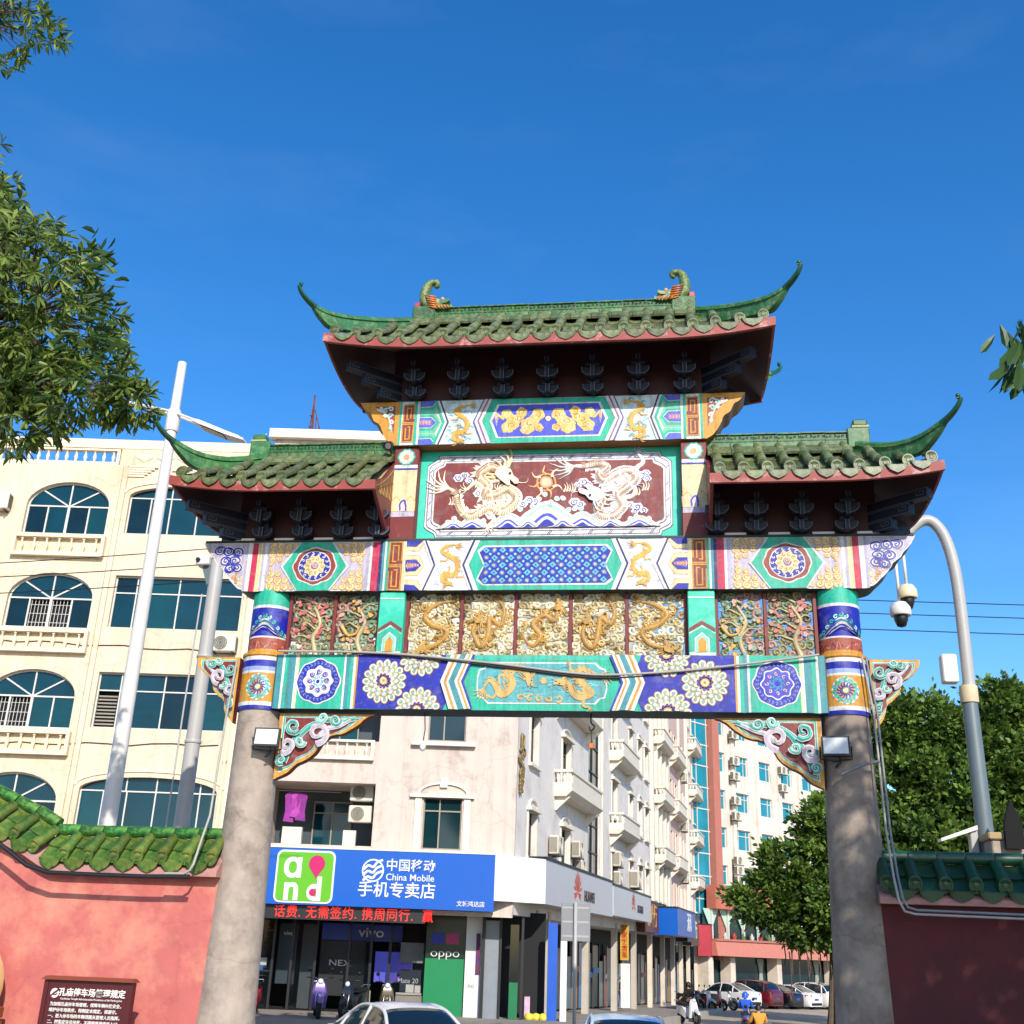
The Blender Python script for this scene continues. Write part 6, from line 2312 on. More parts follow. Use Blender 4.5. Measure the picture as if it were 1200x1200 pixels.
house('shophouse', 'cream shophouse with rows of white pilasters and stacked small balconies', 32.32, 41.0, m_rowc, 19.6, [(33.4, 34.6), (35.4, 36.6), (37.4, 38.6)], [(34.5, 39.8, 10.2), (34.5, 39.8, 13.9), (34.5, 39.8, 6.6)], [(32.6, 33.1, .2), (34.7, 35.2, .2), (36.7, 37.2, .2), (38.8, 39.3, .2), (40.3, 40.8, .2)], hood=False)
house('shophouse', 'pinkish shophouse in the middle of the street row', 41.02, 53.0, m_rowp, 20.2, [(42.6, 44.0), (45.5, 47.0), (49.0, 50.5), (51.2, 52.4)], [(42.2, 47.6, 10.4), (42.2, 47.6, 14.1), (42.2, 47.6, 6.7)], [(41.1, 41.6, .15), (48.0, 48.5, .15)], hood=False)
house('shophouse', 'cream shophouse with boxy balconies near the far end of the row', 53.02, 65.5, m_rowc, 23.0, [(54.5, 56.2), (58.5, 60.0), (62, 63.6)], [(55.5, 63.5, 9.6), (55.5, 63.5, 13.3), (55.5, 63.5, 17.0), (55.5, 63.5, 6.2)], [(53.1, 53.8, .2), (64.6, 65.3, .2)], floors=(4.6, 7.9, 11.5, 15.2, 18.8), hts=(1.7, 1.9, 1.9, 1.9, 1.9), hood=False)
h6, um6 = house('shophouse', 'cream shophouse with broad stepped terraces at the far end of the row', 65.52, 71.0, m_rowc, 25.5, [(67.0, 70.0)], [], [(65.6, 66.3, .25)], floors=(5.6, 9.2, 12.9, 16.6, 20.3), hts=(2.3, 2.3, 2.3, 2.3, 2.3), mp=m_glass, hood=False)
for z in (5.0, 8.6, 12.3, 16.0, 19.7):
    t = MB()
    t.box(66.0-um6, 71.5-um6, -1.2, 0, z-.30, z-.18)
    t.box(66.2-um6, 71.5-um6, -1.05, 0, z-.52, z-.303)
    t.box(66.4-um6, 71.5-um6, -.9, 0, z-.70, z-.523)
    t.box(66.0-um6, 71.5-um6, -1.15, -1.0, z-.178, z+.42)
    t.build('terrace_cornice', m_trim, h6)
# arcade: piers, recessed shop wall, ceiling
m_pier = mat('pale_pier', '#b0a89c', rough=.7, var=.1, scale=2)
ar = frame_empty('arcade_shops', S, 30, A_S)
tag(ar, 'row of recessed ground floor shops under the street signs', 'shop front')
b = MB()
for (u0, u1) in ((2.4, 16), (16, 32), (32, 48), (48, 64), (64, 79)):
    z0, z1 = side_z(u0)-.1, side_z(u1)-.1
    b.quad((u0-30, 1.7, z0), (u1-30, 1.7, z1), (u1-30, 1.7, 2.7), (u0-30, 1.7, 2.7))
b.quad((-.3-30, -.2, -1), (-.3-30, 2.2, -1), (-.3-30, 2.2, 2.7), (-.3-30, -.2, 2.7)) if False else None
b.build('back_wall', m_int, ar)
for u in (3.4, 5.2, 12.8, 20.0, 26.2, 32.4, 38.2, 43.6, 48.4, 53.2, 59.0, 65.2, 72.0, 78.4):
    MB().box(u-30-.16, u-30+.16, -.05, .22, side_z(u)-.2, 2.75).build('pier', m_rowc if u > 30 else m_pier, ar)
rr5 = random.Random(5)
pal = ['#1d3a38', '#24506a', '#a09a8c', '#8a3a2a', '#5a7a84', '#c8c0b0', '#1a2a34', '#2a7ab8', '#8a8278', '#b07a3a', '#22303a', '#6a7a74', '#d0ccc2', '#2060a8']
u = 2.6
while u < 78:
    w_ = rr5.uniform(.9, 2.0)
    z0 = side_z(u)
    c_ = rr5.choice(pal)
    hgt = rr5.choice((2.2, 2.5, 2.9))
    MB().box(u-30, u+w_-30-.08, 1.52, 1.62, z0+.05, z0+hgt).build('shop_panel', mat('panel_'+c_[1:], c_, rough=.3, var=.25, scale=1.5), ar)
    MB().box(u+w_-30-.08, u+w_-30, 1.48, 1.6, z0, z0+3.0).build('shop_mullion', m_steel if rr5.random() < .5 else m_black, ar)
    if rr5.random() < .4:
        MB().box(u-30+.1, u+w_-30-.2, 1.46, 1.5, z0+hgt*.55, z0+hgt*.55+.25).build('door_sticker', mat('sticker_'+c_[1:]+'b', rr5.choice(['#c8702a', '#d8d4c8', '#2a8ac0', '#c04030']), rough=.5), ar)
    u += w_
# corner shop front between the white pillar and the street
cs = empty('corner_shop', F(-.4*1.03, 1.1, -.05), A_F)
cs.scale = (1.03, 1, 1.03)
tag(cs, 'dark corner shop opening with a blue post right of the white pillar', 'shop front')
MB().box(-.55, -.45, -.1, 0, -.62, 2.45).build('door_post', m_black, cs)
MB().box(-.45, .0, -.02, 0, -.62, 2.3).build('grey_door', mat('grey_door_panel', '#7c8288', rough=.4, var=.1), cs)
MB().box(.0, .08, -.08, 0, -.62, 2.45).build('door_post', m_black, cs)
MB().box(.35, .62, -.03, 0, -.55, .5).build('green_door', mat('green_door_panel', '#0a6a40', rough=.4), cs)
MB().box(.35, .62, -.03, 0, .502, 2.2).build('dark_door', mat('dark_door_glass', '#0c1a1a', rough=.1), cs)
MB().box(.70, .78, -.08, 0, -.62, 2.45).build('door_post', m_black, cs)
MB().box(-.6, 1.5, 1.2, 1.3, -.62, 2.6).build('interior_wall', m_int, cs)
MB().box(1.55, 1.85, .0, .25, -.62, 2.3).build('blue_post', mat('blue_post_paint', '#1450b0', rough=.4), cs)
MB().box(1.95, 2.15, -.1, .1, -.8, 2.6).build('pale_post', m_swhite, cs)
for k in range(3):
    b = MB().lathe([(.001, 0), (.12, .04), (.15, .12), (.12, .22), (.001, .26)], 0, 0, 12, caps=False)
    b.build('melon', mat('melon_yellow', '#c8c040', rough=.6, var=.15), cs, True, loc=(1.0+.22*k, .1+.05*(k % 2), -.61))
MB().box(.85, 1.02, .1, .3, -.6, .1).build('pink_sack', mat('pink_sack', '#c8a0b8', rough=.8, var=.3, scale=6), cs)
# gold carved characters on the corner wall
gc = empty('gold_carving', S(.35, -.02, 6.4), A_S)
tag(gc, 'vertical gold carving fixed to the corner of the white building', 'carving')
a = Art()
r6 = random.Random(3)
for k in range(26):
    z = 1.55*k/26
    x = r6.uniform(-.28, .28)
    a.spiral(x, z, r6.uniform(.08, .15), 1.1, r6.uniform(0, 6), .07, None, 0, sg=r6.choice((1, -1)), bulge=.04, tube=True)
a.stroke([(-.12, 1.5), (-.14, 1.75), (-.1, 1.95)], .08, None, 0, bulge=.04, tube=True)
a.stroke([(.14, 1.5), (.18, 1.75), (.14, 1.93)], .08, None, 0, bulge=.04, tube=True)
a.put('carved_relief', gc, lambda u_, w_, d: (u_, -.05-d, w_), mat('old_gold', '#8a7440', rough=.5, metal=.3, var=.4, scale=12), True)

# ---- signs over the shops ---------------------------------------------------------
def fascia(label, u0, u1, z0, z1, v0, m, texts=(), name='shop_sign', thick=.6):
    s_ = frame_empty(name, S, u0, A_S)
    tag(s_, label, 'sign')
    L = u1-u0
    MB().box(0, L, v0, v0+thick, z0, z1).build('sign_board', m, s_)
    MB().box(-.03, L+.03, v0-.03, v0+thick, z1, z1+.09).build('sign_cap', m_black, s_)
    for (body, sz, uu, zz, mm, kw) in texts:
        words(body, sz, 'lettering', mm, s_, uu, v0-.012, zz, **kw)
    return s_
m_flower = mat('logo_red', '#c02a20', rough=.4, hex2='#d86a2a', mix2=.7, scale2=2)
m_letter = mat('logo_dark_letters', '#3a2a28', rough=.5)
m_fasw = mat('fascia_white', '#b6b8be', rough=.4, var=.03)
def flower(parent, u, v, z, r):
    a = Art()
    for k in range(8):
        t = pi*(k+.5)/8
        a.poly([(u, z-.1*r), (u+r*.75*cos(t-.13), z+r*.75*sin(t-.13)-.1*r), (u+r*1.05*cos(t), z+r*1.05*sin(t)-.1*r), (u+r*.75*cos(t+.13), z+r*.75*sin(t+.13)-.1*r)], None, 1)
    for k in (-1, 1):
        a.poly([(u, z-.12*r), (u+k*r*.9, z-.2*r), (u+k*r*.7, z-.5*r), (u+k*r*.3, z-.35*r)], None, 1)
    a.put('petal_logo', parent, lambda uu, w_, d: (uu, v-d-.004, w_), m_flower)
s1 = fascia('first white sign with orange petal logo, wrapping the building corner', .9, 14.0, 2.88, 4.28, -.85, m_fasw, [('HUAWEI', .55, 7.7, 3.42, m_letter, dict(bold=.012))])
flower(s1, 5.4, -.85, 3.6, .75)
# chamfer piece of that sign on the corner
p0, p1 = F(-.62, -.62), S(.9, -.85)
b = MB()
q0, q1 = F(-.62, 0), S(.9, .2)
b.loft([[(p0[0], p0[1], z), (p1[0], p1[1], z), (q1[0], q1[1], z), (q0[0], q0[1], z)] for z in (2.88, 4.28)])
cp = b.build('sign_corner', m_swhite)
tag(cp, 'blank white corner piece between the blue sign and the white sign', 'sign')
s2 = fascia('second white sign with red petal logo, farther along the street', 14.3, 26.3, 2.95, 4.2, -.85, m_fasw, [('HUAWEI', .5, 8.0, 3.45, m_letter, dict(bold=.012))])
flower(s2, 5.8, -.85, 3.62, .62)
m_gold = mat('gold_letters', '#c89a4a', rough=.5)
fascia('red-brown wooden sign with carved characters', 26.5, 32.1, 2.5, 4.1, -.5, mat('red_wood_sign', '#5e2318', rough=.5, var=.2, scale=3), [('茶叶行', 1.3, 2.8, 3.3, m_gold, dict(bold=.01))])
fascia('bright blue box sign jutting out over the pavement', 33.0, 43.4, 2.45, 3.95, -1.5, m_sblue, [('通讯', 1.2, 6.5, 3.2, m_swhite, dict(bold=.02))], thick=1.4)
fascia('dark grey plain sign beyond the blue box sign', 43.8, 48.0, 2.2, 4.0, -.9, mat('dark_grey_sign', '#33363e', rough=.5, var=.1), [], thick=.8)
fascia('brown sign with pale characters beyond the grey sign', 48.2, 54.0, 2.0, 4.0, -.7, mat('brown_sign', '#4e3c2a', rough=.5, var=.15), [('酒行', 1.3, 3.0, 3.0, m_cream, dict(bold=.01))])
fascia('red and white sign near the far end of the street', 58.0, 67.0, 1.3, 3.6, -1.2, mat('pink_red_sign', '#a83240', rough=.5, var=.15), [('Tubes', 1.5, 5.5, 2.6, m_swhite, dict(bold=.01))], thick=1.0)
fascia('orange sign beside the red and white sign', 68.2, 75.0, 1.2, 3.2, -1.0, mat('orange_sign', '#c8701a', rough=.5, var=.15), [('烧烤', 1.5, 3.4, 2.2, mat('red_letters', '#a02010', rough=.5), dict(bold=.01))], thick=.8)
# hanging vertical sign in the arcade
vsn = frame_empty('vertical_sign', S, 20.0, A_S)
tag(vsn, 'narrow vertical red and yellow sign hanging under the second white sign', 'sign')
MB().box(-.05, .05, -.62, -.22, 1.1, 2.7).build('sign_board', mat('yellow_sign', '#c09a3a', rough=.5), vsn)
for k in range(5):
    o_ = link('lettering', text_mesh('酒家饭店茶'[k], .30, 'lettering', mat('red_letters', '#a02010', rough=.5), extrude=.005, bold=.02), vsn, (-.056, -.42, 2.5-.30*k), (0, 0, radians(-90)))
bn = MB().box(-.03, .03, -.65, -.2, -1.0, .95).build('white_banner', m_swhite, None, loc=S(20.2, .0, 0), rot=(0, 0, A_S))
tag(bn, 'white vertical banner below the red and yellow sign', 'banner')
# air conditioners on the street side
for i, (u, z, sc, lab) in enumerate(((5.2, 4.75, 1.15, 'air conditioner over the first white sign, nearest the corner'), (9.3, 4.95, 1.1, 'upper air conditioner beside the stairwell glazing over the first white sign'), (9.9, 4.3, 1.05, 'lower air conditioner beside the stairwell glazing, resting on the sign'), (19.2, 5.3, 1.2, 'upper air conditioner under the first balcony right of the stairwell glazing'), (19.3, 4.45, 1.1, 'lower air conditioner under the first balcony right of the stairwell glazing'), (24.6, 4.6, 1.5, 'large air conditioner just above the second white sign'), (18.0, 13.0, 1.2, 'air conditioner high beside the stairwell glazing under the gate beam'))):
    aircon(S, u, -.05, z, A_S, lab, sc)
for (u, z, lab) in ((48.4, 6.2, 'lowest small air conditioner on the pinkish shophouse'), (48.4, 9.8, 'middle small air conditioner on the pinkish shophouse'), (48.6, 13.4, 'highest small air conditioner on the pinkish shophouse'), (64.2, 6.4, 'small air conditioner on the cream shophouse near the red and white sign')):
    aircon(S, u, -.2, z, A_S, lab, 1.2)

# ================================================================ far building and restaurant
A_R = atan2(.8, .6)
def RF(u, v, z=0):
    return (7.2+u*cos(A_R)-v*sin(A_R), 84.0+u*sin(A_R)+v*cos(A_R), z)
fb = empty('office_building', RF(4, 0, 0), A_R)
tag(fb, 'far white building with bright teal windows and a red pilaster', 'building')
m_farw = mat('far_white_wall', '#d8cfc2', rough=.85, var=.05, hex2='#b0a498', mix2=.5, scale2=.35, streak=.3)
m_farr = mat('far_red_plaster', '#a4685a', rough=.8, var=.08, hex2='#b86a58', mix2=.4, scale2=.3)
cols_ = [(-1.2, .1), (1.65, 3.8), (5.45, 7.6), (9.2, 11.3), (13, 15.1), (16.8, 18.9)]
rows_ = [(16.3, 18.0), (13.12, 14.78), (9.9, 11.62), (6.9, 8.5), (19.5, 21.2)]
ops = [(c0-4, c1-4, z0, z1) for (c0, c1) in cols_ for (z0, z1) in rows_]
w = wall_mesh(-5.4, 20, 1.0, 22.6, ops, .3)
w.quad((-5.4, 0, 22.6), (20, 0, 22.6), (20, 10, 22.6), (-5.4, 10, 22.6))
w.quad((20, 0, 1), (20, 10, 1), (20, 10, 22.6), (20, 0, 22.6))
w.build('wall', m_farw, fb)
for (c0, c1) in cols_:
    for (z0, z1) in rows_:
        window(fb, c0-4, c1-4, z0, z1, (.2, .75) if c1-c0 > 1.5 else (.5,), .7, .2, m_frame, m_glassb, t=.07)
MB().box(-6.4, -5.42, -.5, .4, 1.0, 22.8).build('red_pilaster', m_farr, fb)
cw_ = MB()
for k in range(12):
    cw_.box(-13, -6.4, .02, .12, 2.0+1.8*k, 2.1+1.8*k)
for k in range(5):
    cw_.box(-13+1.6*k, -12.92+1.6*k, .03, .11, 1.5, 22.5)
cw_ = cw_.build('curtain_wall', m_frame, fb)
for k in range(11):
    for j_ in range(4):
        MB().quad((-12.92+1.6*j_, .07, 2.1+1.8*k), (-11.4+1.6*j_, .07, 2.1+1.8*k), (-11.4+1.6*j_, .075, 3.8+1.8*k), (-12.92+1.6*j_, .065, 3.8+1.8*k)).build('pane', m_glassb, cw_)
for u in (1.1, 5.0, 8.7, 12.4):
    MB().box(u-.25-4, u+.25-4, -.22, 0, 1.5, 22.6).build('pilaster', m_farw, fb)
for (u, z, lab) in ((.95, 19.3, 'topmost air conditioner in the left column on the far white building'), (.95, 17.0, 'second air conditioner from the top, left column on the far white building'), (.95, 15.7, 'third air conditioner from the top, left column on the far white building'), (.95, 13.6, 'fourth air conditioner from the top, left column on the far white building'), (.95, 12.3, 'fifth air conditioner from the top, left column on the far white building'), (8.9, 17.2, 'upper air conditioner by the painted bracket on the far white building'), (8.9, 15.6, 'lower air conditioner by the painted bracket on the far white building'), (1.0, 8.6, 'highest of three stacked air conditioners above the restaurant name'), (1.0, 7.8, 'middle of three stacked air conditioners above the restaurant name'), (1.0, 7.0, 'lowest of three stacked air conditioners above the restaurant name')):
    aircon(RF, u, -.3, z, A_R, lab, 1.25)
rs = empty('restaurant', RF(3, -1.0, 0), A_R)
tag(rs, 'red-banded restaurant front with green curtains behind the parked cars', 'building')
m_rband = mat('restaurant_red_band', '#ac5f4e', rough=.7, var=.08, hex2='#c87a68', mix2=.5, scale2=.3)
b = MB()
b.box(-6.8, 9.5, -.3, .6, 4.9, 6.5)
b.build('name_band', m_rband, rs)
MB().box(-6.8, 9.5, -.5, .6, 6.503, 6.75).build('band_cap', m_farr, rs)
b = MB().loft([[(-7.6, -.9, 1.35), (16, -.9, 1.2), (16, .5, 1.2), (-7.6, .5, 1.35)], [(-7.6, -.7, 2.45), (16, -.7, 2.3), (16, .5, 2.3), (-7.6, .5, 2.45)]])
b.build('awning_band', mat('restaurant_pink_band', '#b87464', rough=.7, var=.06), rs)
MB().box(-7.6, 16, -.8, .5, 2.455, 2.62).build('ledge', m_farr, rs)
words('ONG YUAN', 1.15, 'lettering', mat('restaurant_letters', '#7a1c18', rough=.5), rs, -2.4, -.31, 5.65, bold=.02, sx=.95)
b = MB()
b.quad((-7.6, .5, 2.5), (16, .5, 2.5), (16, .5, 4.9), (-7.6, .5, 4.9))
b.quad((-7.6, .9, -2.6), (16, .9, -2.6), (16, .9, 1.3), (-7.6, .9, 1.3))
b.build('dark_windows', m_glassd, rs)
m_curt = mat('pale_green_curtain', '#a9c4b4', rough=.8, var=.1)
for i in range(7):
    x = -6.6+2.3*i
    for sgn in (-1, 1):
        pts = [(x, 4.9), (x+sgn*1.1, 4.9), (x+sgn*.5, 4.0), (x+sgn*.12, 3.4), (x+sgn*.12, 2.6), (x, 2.6)]
        MB().prism(pts, lambda u_, w_, d: (u_, d, w_), .36, .42).build('curtain', m_curt, rs)
    MB().box(x-.07, x+.07, .2, .34, 2.62, 4.9).build('window_post', m_frame, rs)
for u in (-7.6, -4.5, 2.5, 12.0, 16):
    MB().box(u-.35, u+.35, -.2, .8, -2.6, 1.25).build('column', m_rowc, rs)
for u in (-6.2, -3.2, 1.2, 3.6, 10.4):
    MB().prism([(u-.5, 1.2), (u+.5, 1.2), (u+.25, 0), (u+.4, -1.2), (u-.4, -1.2), (u-.2, 0)], lambda u_, w_, d: (u_, d, w_), .82, .87).build('curtain', mat('grey_curtain', '#8a948c', rough=.8), rs)
rrf = random.Random(9)
for k in range(14):
    x = -6+1.3*k
    MB().lathe([(.16, 0), (.2, .25), (.12, .3), (.05, .5)], 0, 0, 8).build('planter', mat('planter_%d' % (k % 3), ['#b8b4a8', '#a03a34', '#5a6a3a'][k % 3], rough=.7), rs, loc=(x, -.55, 2.62))
# ================================================================ walls beside the gate
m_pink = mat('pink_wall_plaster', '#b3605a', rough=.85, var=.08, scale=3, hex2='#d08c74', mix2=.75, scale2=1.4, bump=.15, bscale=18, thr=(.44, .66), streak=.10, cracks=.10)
m_dred = mat('shade_dark_red_plaster', '#521a1e', rough=.85, var=.12, scale=1.5, hex2='#3a1a1c', mix2=.6, scale2=.8, bump=.15, bscale=18)  # dark red wall, its colour darkened further for the tree shade
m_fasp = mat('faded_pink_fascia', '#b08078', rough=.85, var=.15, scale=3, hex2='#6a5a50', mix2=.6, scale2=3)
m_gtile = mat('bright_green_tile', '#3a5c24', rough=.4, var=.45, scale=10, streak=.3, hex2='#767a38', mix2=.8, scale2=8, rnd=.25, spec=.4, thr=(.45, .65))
m_gridge = mat('bright_green_ridge_tile', '#2c5e28', rough=.3, var=.5, scale=9, hex2='#6f9a44', mix2=.6, scale2=10, rnd=.2, spec=.4)
def coped_wall(name, label, s, xs_, zf, mwall, x_end, mt, mr):
    """s = side, zf(x) gives ridge height at distance x from the centre line"""
    w0 = empty(name, (s*(xs_+x_end)/2, .2, 0))
    tag(w0, label, 'wall')
    ox = w0.location.x
    b = MB()
    n = 40
    rings = []
    for i in range(n+1):
        x = xs_+(x_end-xs_)*i/n
        zt = zf(x)-.55
        rings.append([(s*x-ox, -.2, -.3), (s*x-ox, .2, -.3), (s*x-ox, .2, zt), (s*x-ox, -.2, zt)])
    b.loft(rings)
    b.build('wall_body', mwall, w0)
    b = MB()
    rings = []
    for i in range(n+1):
        x = xs_+(x_end-xs_)*i/n
        z = zf(x)
        rings.append([(s*x-ox, -.40, z-.68), (s*x-ox, .40, z-.68), (s*x-ox, .40, z-.60), (s*x-ox, .0, z-.26), (s*x-ox, -.40, z-.60)])
    b.loft(rings)
    b.build('coping_core', m_fasp, w0)
    # tiles
    sp = .372
    k = 0
    x = xs_+.10
    BMsh, DMsh, PMsh = {}, {}, {}
    for me_, nm in (('b', 0),):
        pass
    bar = barrel_mesh(.42, .086, True)
    bar.materials.clear()
    bar.materials.append(mt)
    drp = pan_mesh(.50, sp*.95, True)
    drp.materials.clear()
    drp.materials.append(mt)
    pan_ = pan_mesh(.28, sp*.95, False)
    pan_.materials.clear()
    pan_.materials.append(mt)
    rb = MB()
    rb.tube([(-.17, 0, 0), (.165, 0, 0)], .085, 10)
    for v_ in rb.v:
        pass
    rme = rb.mesh('ridge_tile', mr, True, 40)
    th = atan2(.38, .42)
    while x < x_end-.1:
        z = zf(x)
        sl = (zf(x+.1)-zf(x-.1))/.2
        tilt = -atan2(sl, 1)*1.0*s
        j = R.uniform(-.012, .012)
        link('barrel_tile', bar, w0, (s*x-ox+j, -.10, z-.14), (th, tilt, R.uniform(-.02, .02)))
        xm = x+sp/2
        zm = zf(xm)
        link('drip_tile', drp, w0, (s*xm-ox+j, -.06, zm-.17), (th, tilt, R.uniform(-.02, .02)))
        link('pan_tile', pan_, w0, (s*xm-ox, -.03, zm-.11), (th, tilt, 0))
        link('ridge_tile', rme, w0, (s*xm-ox, 0, zm-.06), (0, tilt, 0), (1.05*sqrt(1+sl*sl), 1, 1))
        x += sp
    return w0
def zl(x):
    if x < 7.0:
        return 3.03
    return 3.03+min(1.0, .42*(x-7.0)*min(1, (x-6.9)/.5))
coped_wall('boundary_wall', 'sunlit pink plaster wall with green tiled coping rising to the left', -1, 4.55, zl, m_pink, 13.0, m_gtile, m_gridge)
coped_wall('boundary_wall', 'shaded dark red wall with dark green tiled coping right of the gate', 1, 4.55, lambda x: 2.95, m_dred, 12.5, mat('shaded_green_tile', '#1a4424', rough=.4, var=.4, scale=8, hex2='#2c3a26', mix2=.7, scale2=7, rnd=.2), mat('blue_green_ridge_tile', '#1a4632', rough=.4, var=.3, scale=8))  # coping tile green is darkened in the colour to deepen the tree shade

# cables and conduits along the walls and columns
def pipe(name, label, cat, pts, r, m, n=8, smooth=True, parent=None):
    o = MB().tube(pts, r, n).build(name, m, parent, smooth, 50)
    if label:
        tag(o, label, cat)
    return o
m_pvc = mat('white_conduit', '#9c978f', rough=.5, var=.1)
m_gpvc = mat('grey_conduit', '#74797a', rough=.45, var=.1)
pipe('conduit', 'thin white conduit running down the left column and along the pink wall', 'pipe', [(-4.72, -.02, 5.55), (-4.77, -.05, 4.6), (-4.80, -.10, 3.2), (-4.80, -.34, 2.75), (-4.80, -.46, 2.5), (-4.84, -.46, 2.42), (-4.92, -.46, 2.37), (-5.2, -.455, 2.365)], .018, m_pvc)
cab = [(-4.84, -.45, 2.33), (-5.5, -.45, 2.315), (-6.2, -.45, 2.32), (-6.95, -.45, 2.33), (-7.3, -.45, 2.42), (-7.8, -.45, 2.72), (-8.6, -.45, 3.1), (-9.5, -.45, 3.4)]
pipe('black_cable', 'black cable strung under the tiles of the pink wall', 'cable', cab, .032, m_black)
pipe('conduit', 'outer grey conduit on the right column, bending along the dark wall', 'pipe', [(4.66, -.02, 5.60), (4.75, -.03, 4.8), (4.78, -.06, 3.2), (4.78, -.30, 2.6), (4.79, -.45, 2.32), (4.84, -.46, 2.22), (4.95, -.46, 2.19), (6.5, -.46, 2.17), (9, -.46, 2.16)], .017, m_gpvc)
pipe('conduit', 'inner grey conduit on the right column beside its twin', 'pipe', [(4.60, -.06, 5.60), (4.69, -.09, 4.8), (4.715, -.13, 3.2), (4.72, -.34, 2.6), (4.73, -.49, 2.30), (4.79, -.50, 2.17), (4.92, -.50, 2.14), (6.5, -.50, 2.12), (9, -.50, 2.11)], .016, m_pvc)
pipe('steel_arm', 'short steel arm with a star clamp on the right column', 'bracket', [(4.18, -.13, 3.93), (4.45, -.2, 4.05), (4.70, -.12, 4.12)], .02, m_gpvc)
pipe('beam_cable', 'pale cable drooping across the front of the lower painted beam', 'cable', crom([(-4.05, -.10, 5.66), (-2.4, -.06, 5.64), (-.8, -.05, 5.50), (.45, -.05, 5.35), (1.15, -.05, 5.33), (2.35, -.05, 5.42), (4.0, -.10, 5.62)], 5), .018, m_pvc)
pipe('beam_cable', 'black cable drooping just under the pale one on the lower beam', 'cable', crom([(-2.9, -.05, 5.64), (-2.2, -.05, 5.61), (-.8, -.045, 5.46), (.45, -.045, 5.31), (1.0, -.045, 5.28), (1.5, -.045, 5.31)], 5), .015, m_black)
def floodlight(label, loc, rz):
    r0 = empty('floodlight', loc, rz)
    tag(r0, label, 'floodlight', 'floodlights on the columns')
    b = MB()
    b.loft([[(-.19, -.02, -.14), (.19, -.02, -.14), (.19, -.02, .14), (-.19, -.02, .14)], [(-.19, .05, -.14), (.19, .05, -.14), (.19, .05, .14), (-.19, .05, .14)], [(-.12, .11, -.09), (.12, .11, -.09), (.12, .11, .09), (-.12, .11, .09)]])
    h_ = b.build('housing', m_black, r0)
    h_.rotation_euler = (radians(-12), 0, 0)
    g_ = MB().box(-.165, .165, -.028, -.022, -.115, .115).build('lens', mat('lamp_lens', '#c8ccc8', rough=.15, var=.1), r0)
    g_.rotation_euler = (radians(-12), 0, 0)
    b = MB()
    b.tube([(-.21, .03, 0), (-.21, .1, -.16), (0, .14, -.18), (.21, .1, -.16), (.21, .03, 0)], .012, 6)
    b.build('bracket', m_black, r0)
    pipe('lead', None, None, crom([(.0, .12, -.05), (.06, .12, -.2), (-.02, .1, -.28), (.05, .12, -.18)], 4), .008, m_black, 5, True, r0)
floodlight('floodlight on the sunlit left column', (-4.04, -.20, 4.33), radians(6))
floodlight('floodlight on the shaded right column', (4.13, -.16, 4.31), radians(-6))
sp_ = empty('spotlight', (-2.56, -.12, 9.02))
tag(sp_, 'small round black spotlight beside the upper left post', 'spotlight')
MB().tube([(0, 0, .06), (0, -.1, .0)], .07, 12).build('lamp_head', m_black, sp_, True, 40)
MB().tube([(0, 0, .05), (.0, .12, -.02), (-.03, .1, -.25)], .012, 6).build('lamp_arm', m_black, sp_)
MB().tube([(0, -.102, .0), (0, -.104, -.001)], .05, 12).build('lens', m_steel, sp_)

hb = empty('hanging_bulb', (-1.78, .25, 4.80))
tag(hb, 'white bulb hanging on a cord under the left half of the lower beam', 'bulb')
MB().tube([(0, 0, 0), (.02, 0, -.25), (0, 0, -.44)], .008, 5).build('cord', m_black, hb)
MB().lathe([(.02, -.42), (.045, -.46), (.05, -.51), (.03, -.56), (0, -.575)], 0, 0, 12).build('globe', m_swhite, hb, True, 50)
hk = empty('hanging_hook', (.72, .25, 4.80))
tag(hk, 'black hook with a small orange weight hanging under the lower beam', 'hook')
MB().tube(crom([(0, 0, 0), (0, 0, -.12), (.05, 0, -.18), (0, 0, -.24), (-.03, 0, -.18)], 4), .012, 6).build('hook', m_black, hk)
MB().tube([(0, 0, -.24), (.01, 0, -.42)], .006, 5).build('cord', m_black, hk)
MB().bbox(-.035, .045, -.03, .03, -.50, -.42, .01).build('weight', mat('orange_weight', '#b8682a', rough=.5), hk)
# ================================================================ poles
m_wpole = mat('white_pole_paint', '#d6d2cc', rough=.45, var=.05, streak=.08)
m_gpole = mat('grey_pole_paint', '#a8a6a2', rough=.45, var=.06, streak=.1)
m_sidl = mat('dark_grey_pole', '#5c6a70', rough=.5, var=.1)
lp = empty('street_lamp', (-8.44, 4.0, -.8))
tag(lp, 'tall white street lamp pole rising in front of the beige building', 'street lamp')
MB().lathe([(.17, 0), (.165, 3), (.14, 7), (.115, 11), (.095, 13.9), (.0, 13.95)], 0, 0, 16).build('pole', m_wpole, lp, True, 40)
MB().lathe([(.13, 12.25), (.145, 12.3), (.145, 12.7), (.13, 12.75)], 0, 0, 16).build('collar', m_wpole, lp, True, 40)
b = MB()
for dy in (-.09, .09):
    b.tube([(-1.5, dy, 13.05), (0, dy, 12.68), (1.55, dy, 12.05)], .028, 6)
for k in range(5):
    x = -1.3+.26*k
    b.tube([(x, -.09, 12.68-.25*x), (x, .09, 12.68-.25*x)], .02, 5)
b.build('arm', m_wpole, lp, True, 40)
b = MB()
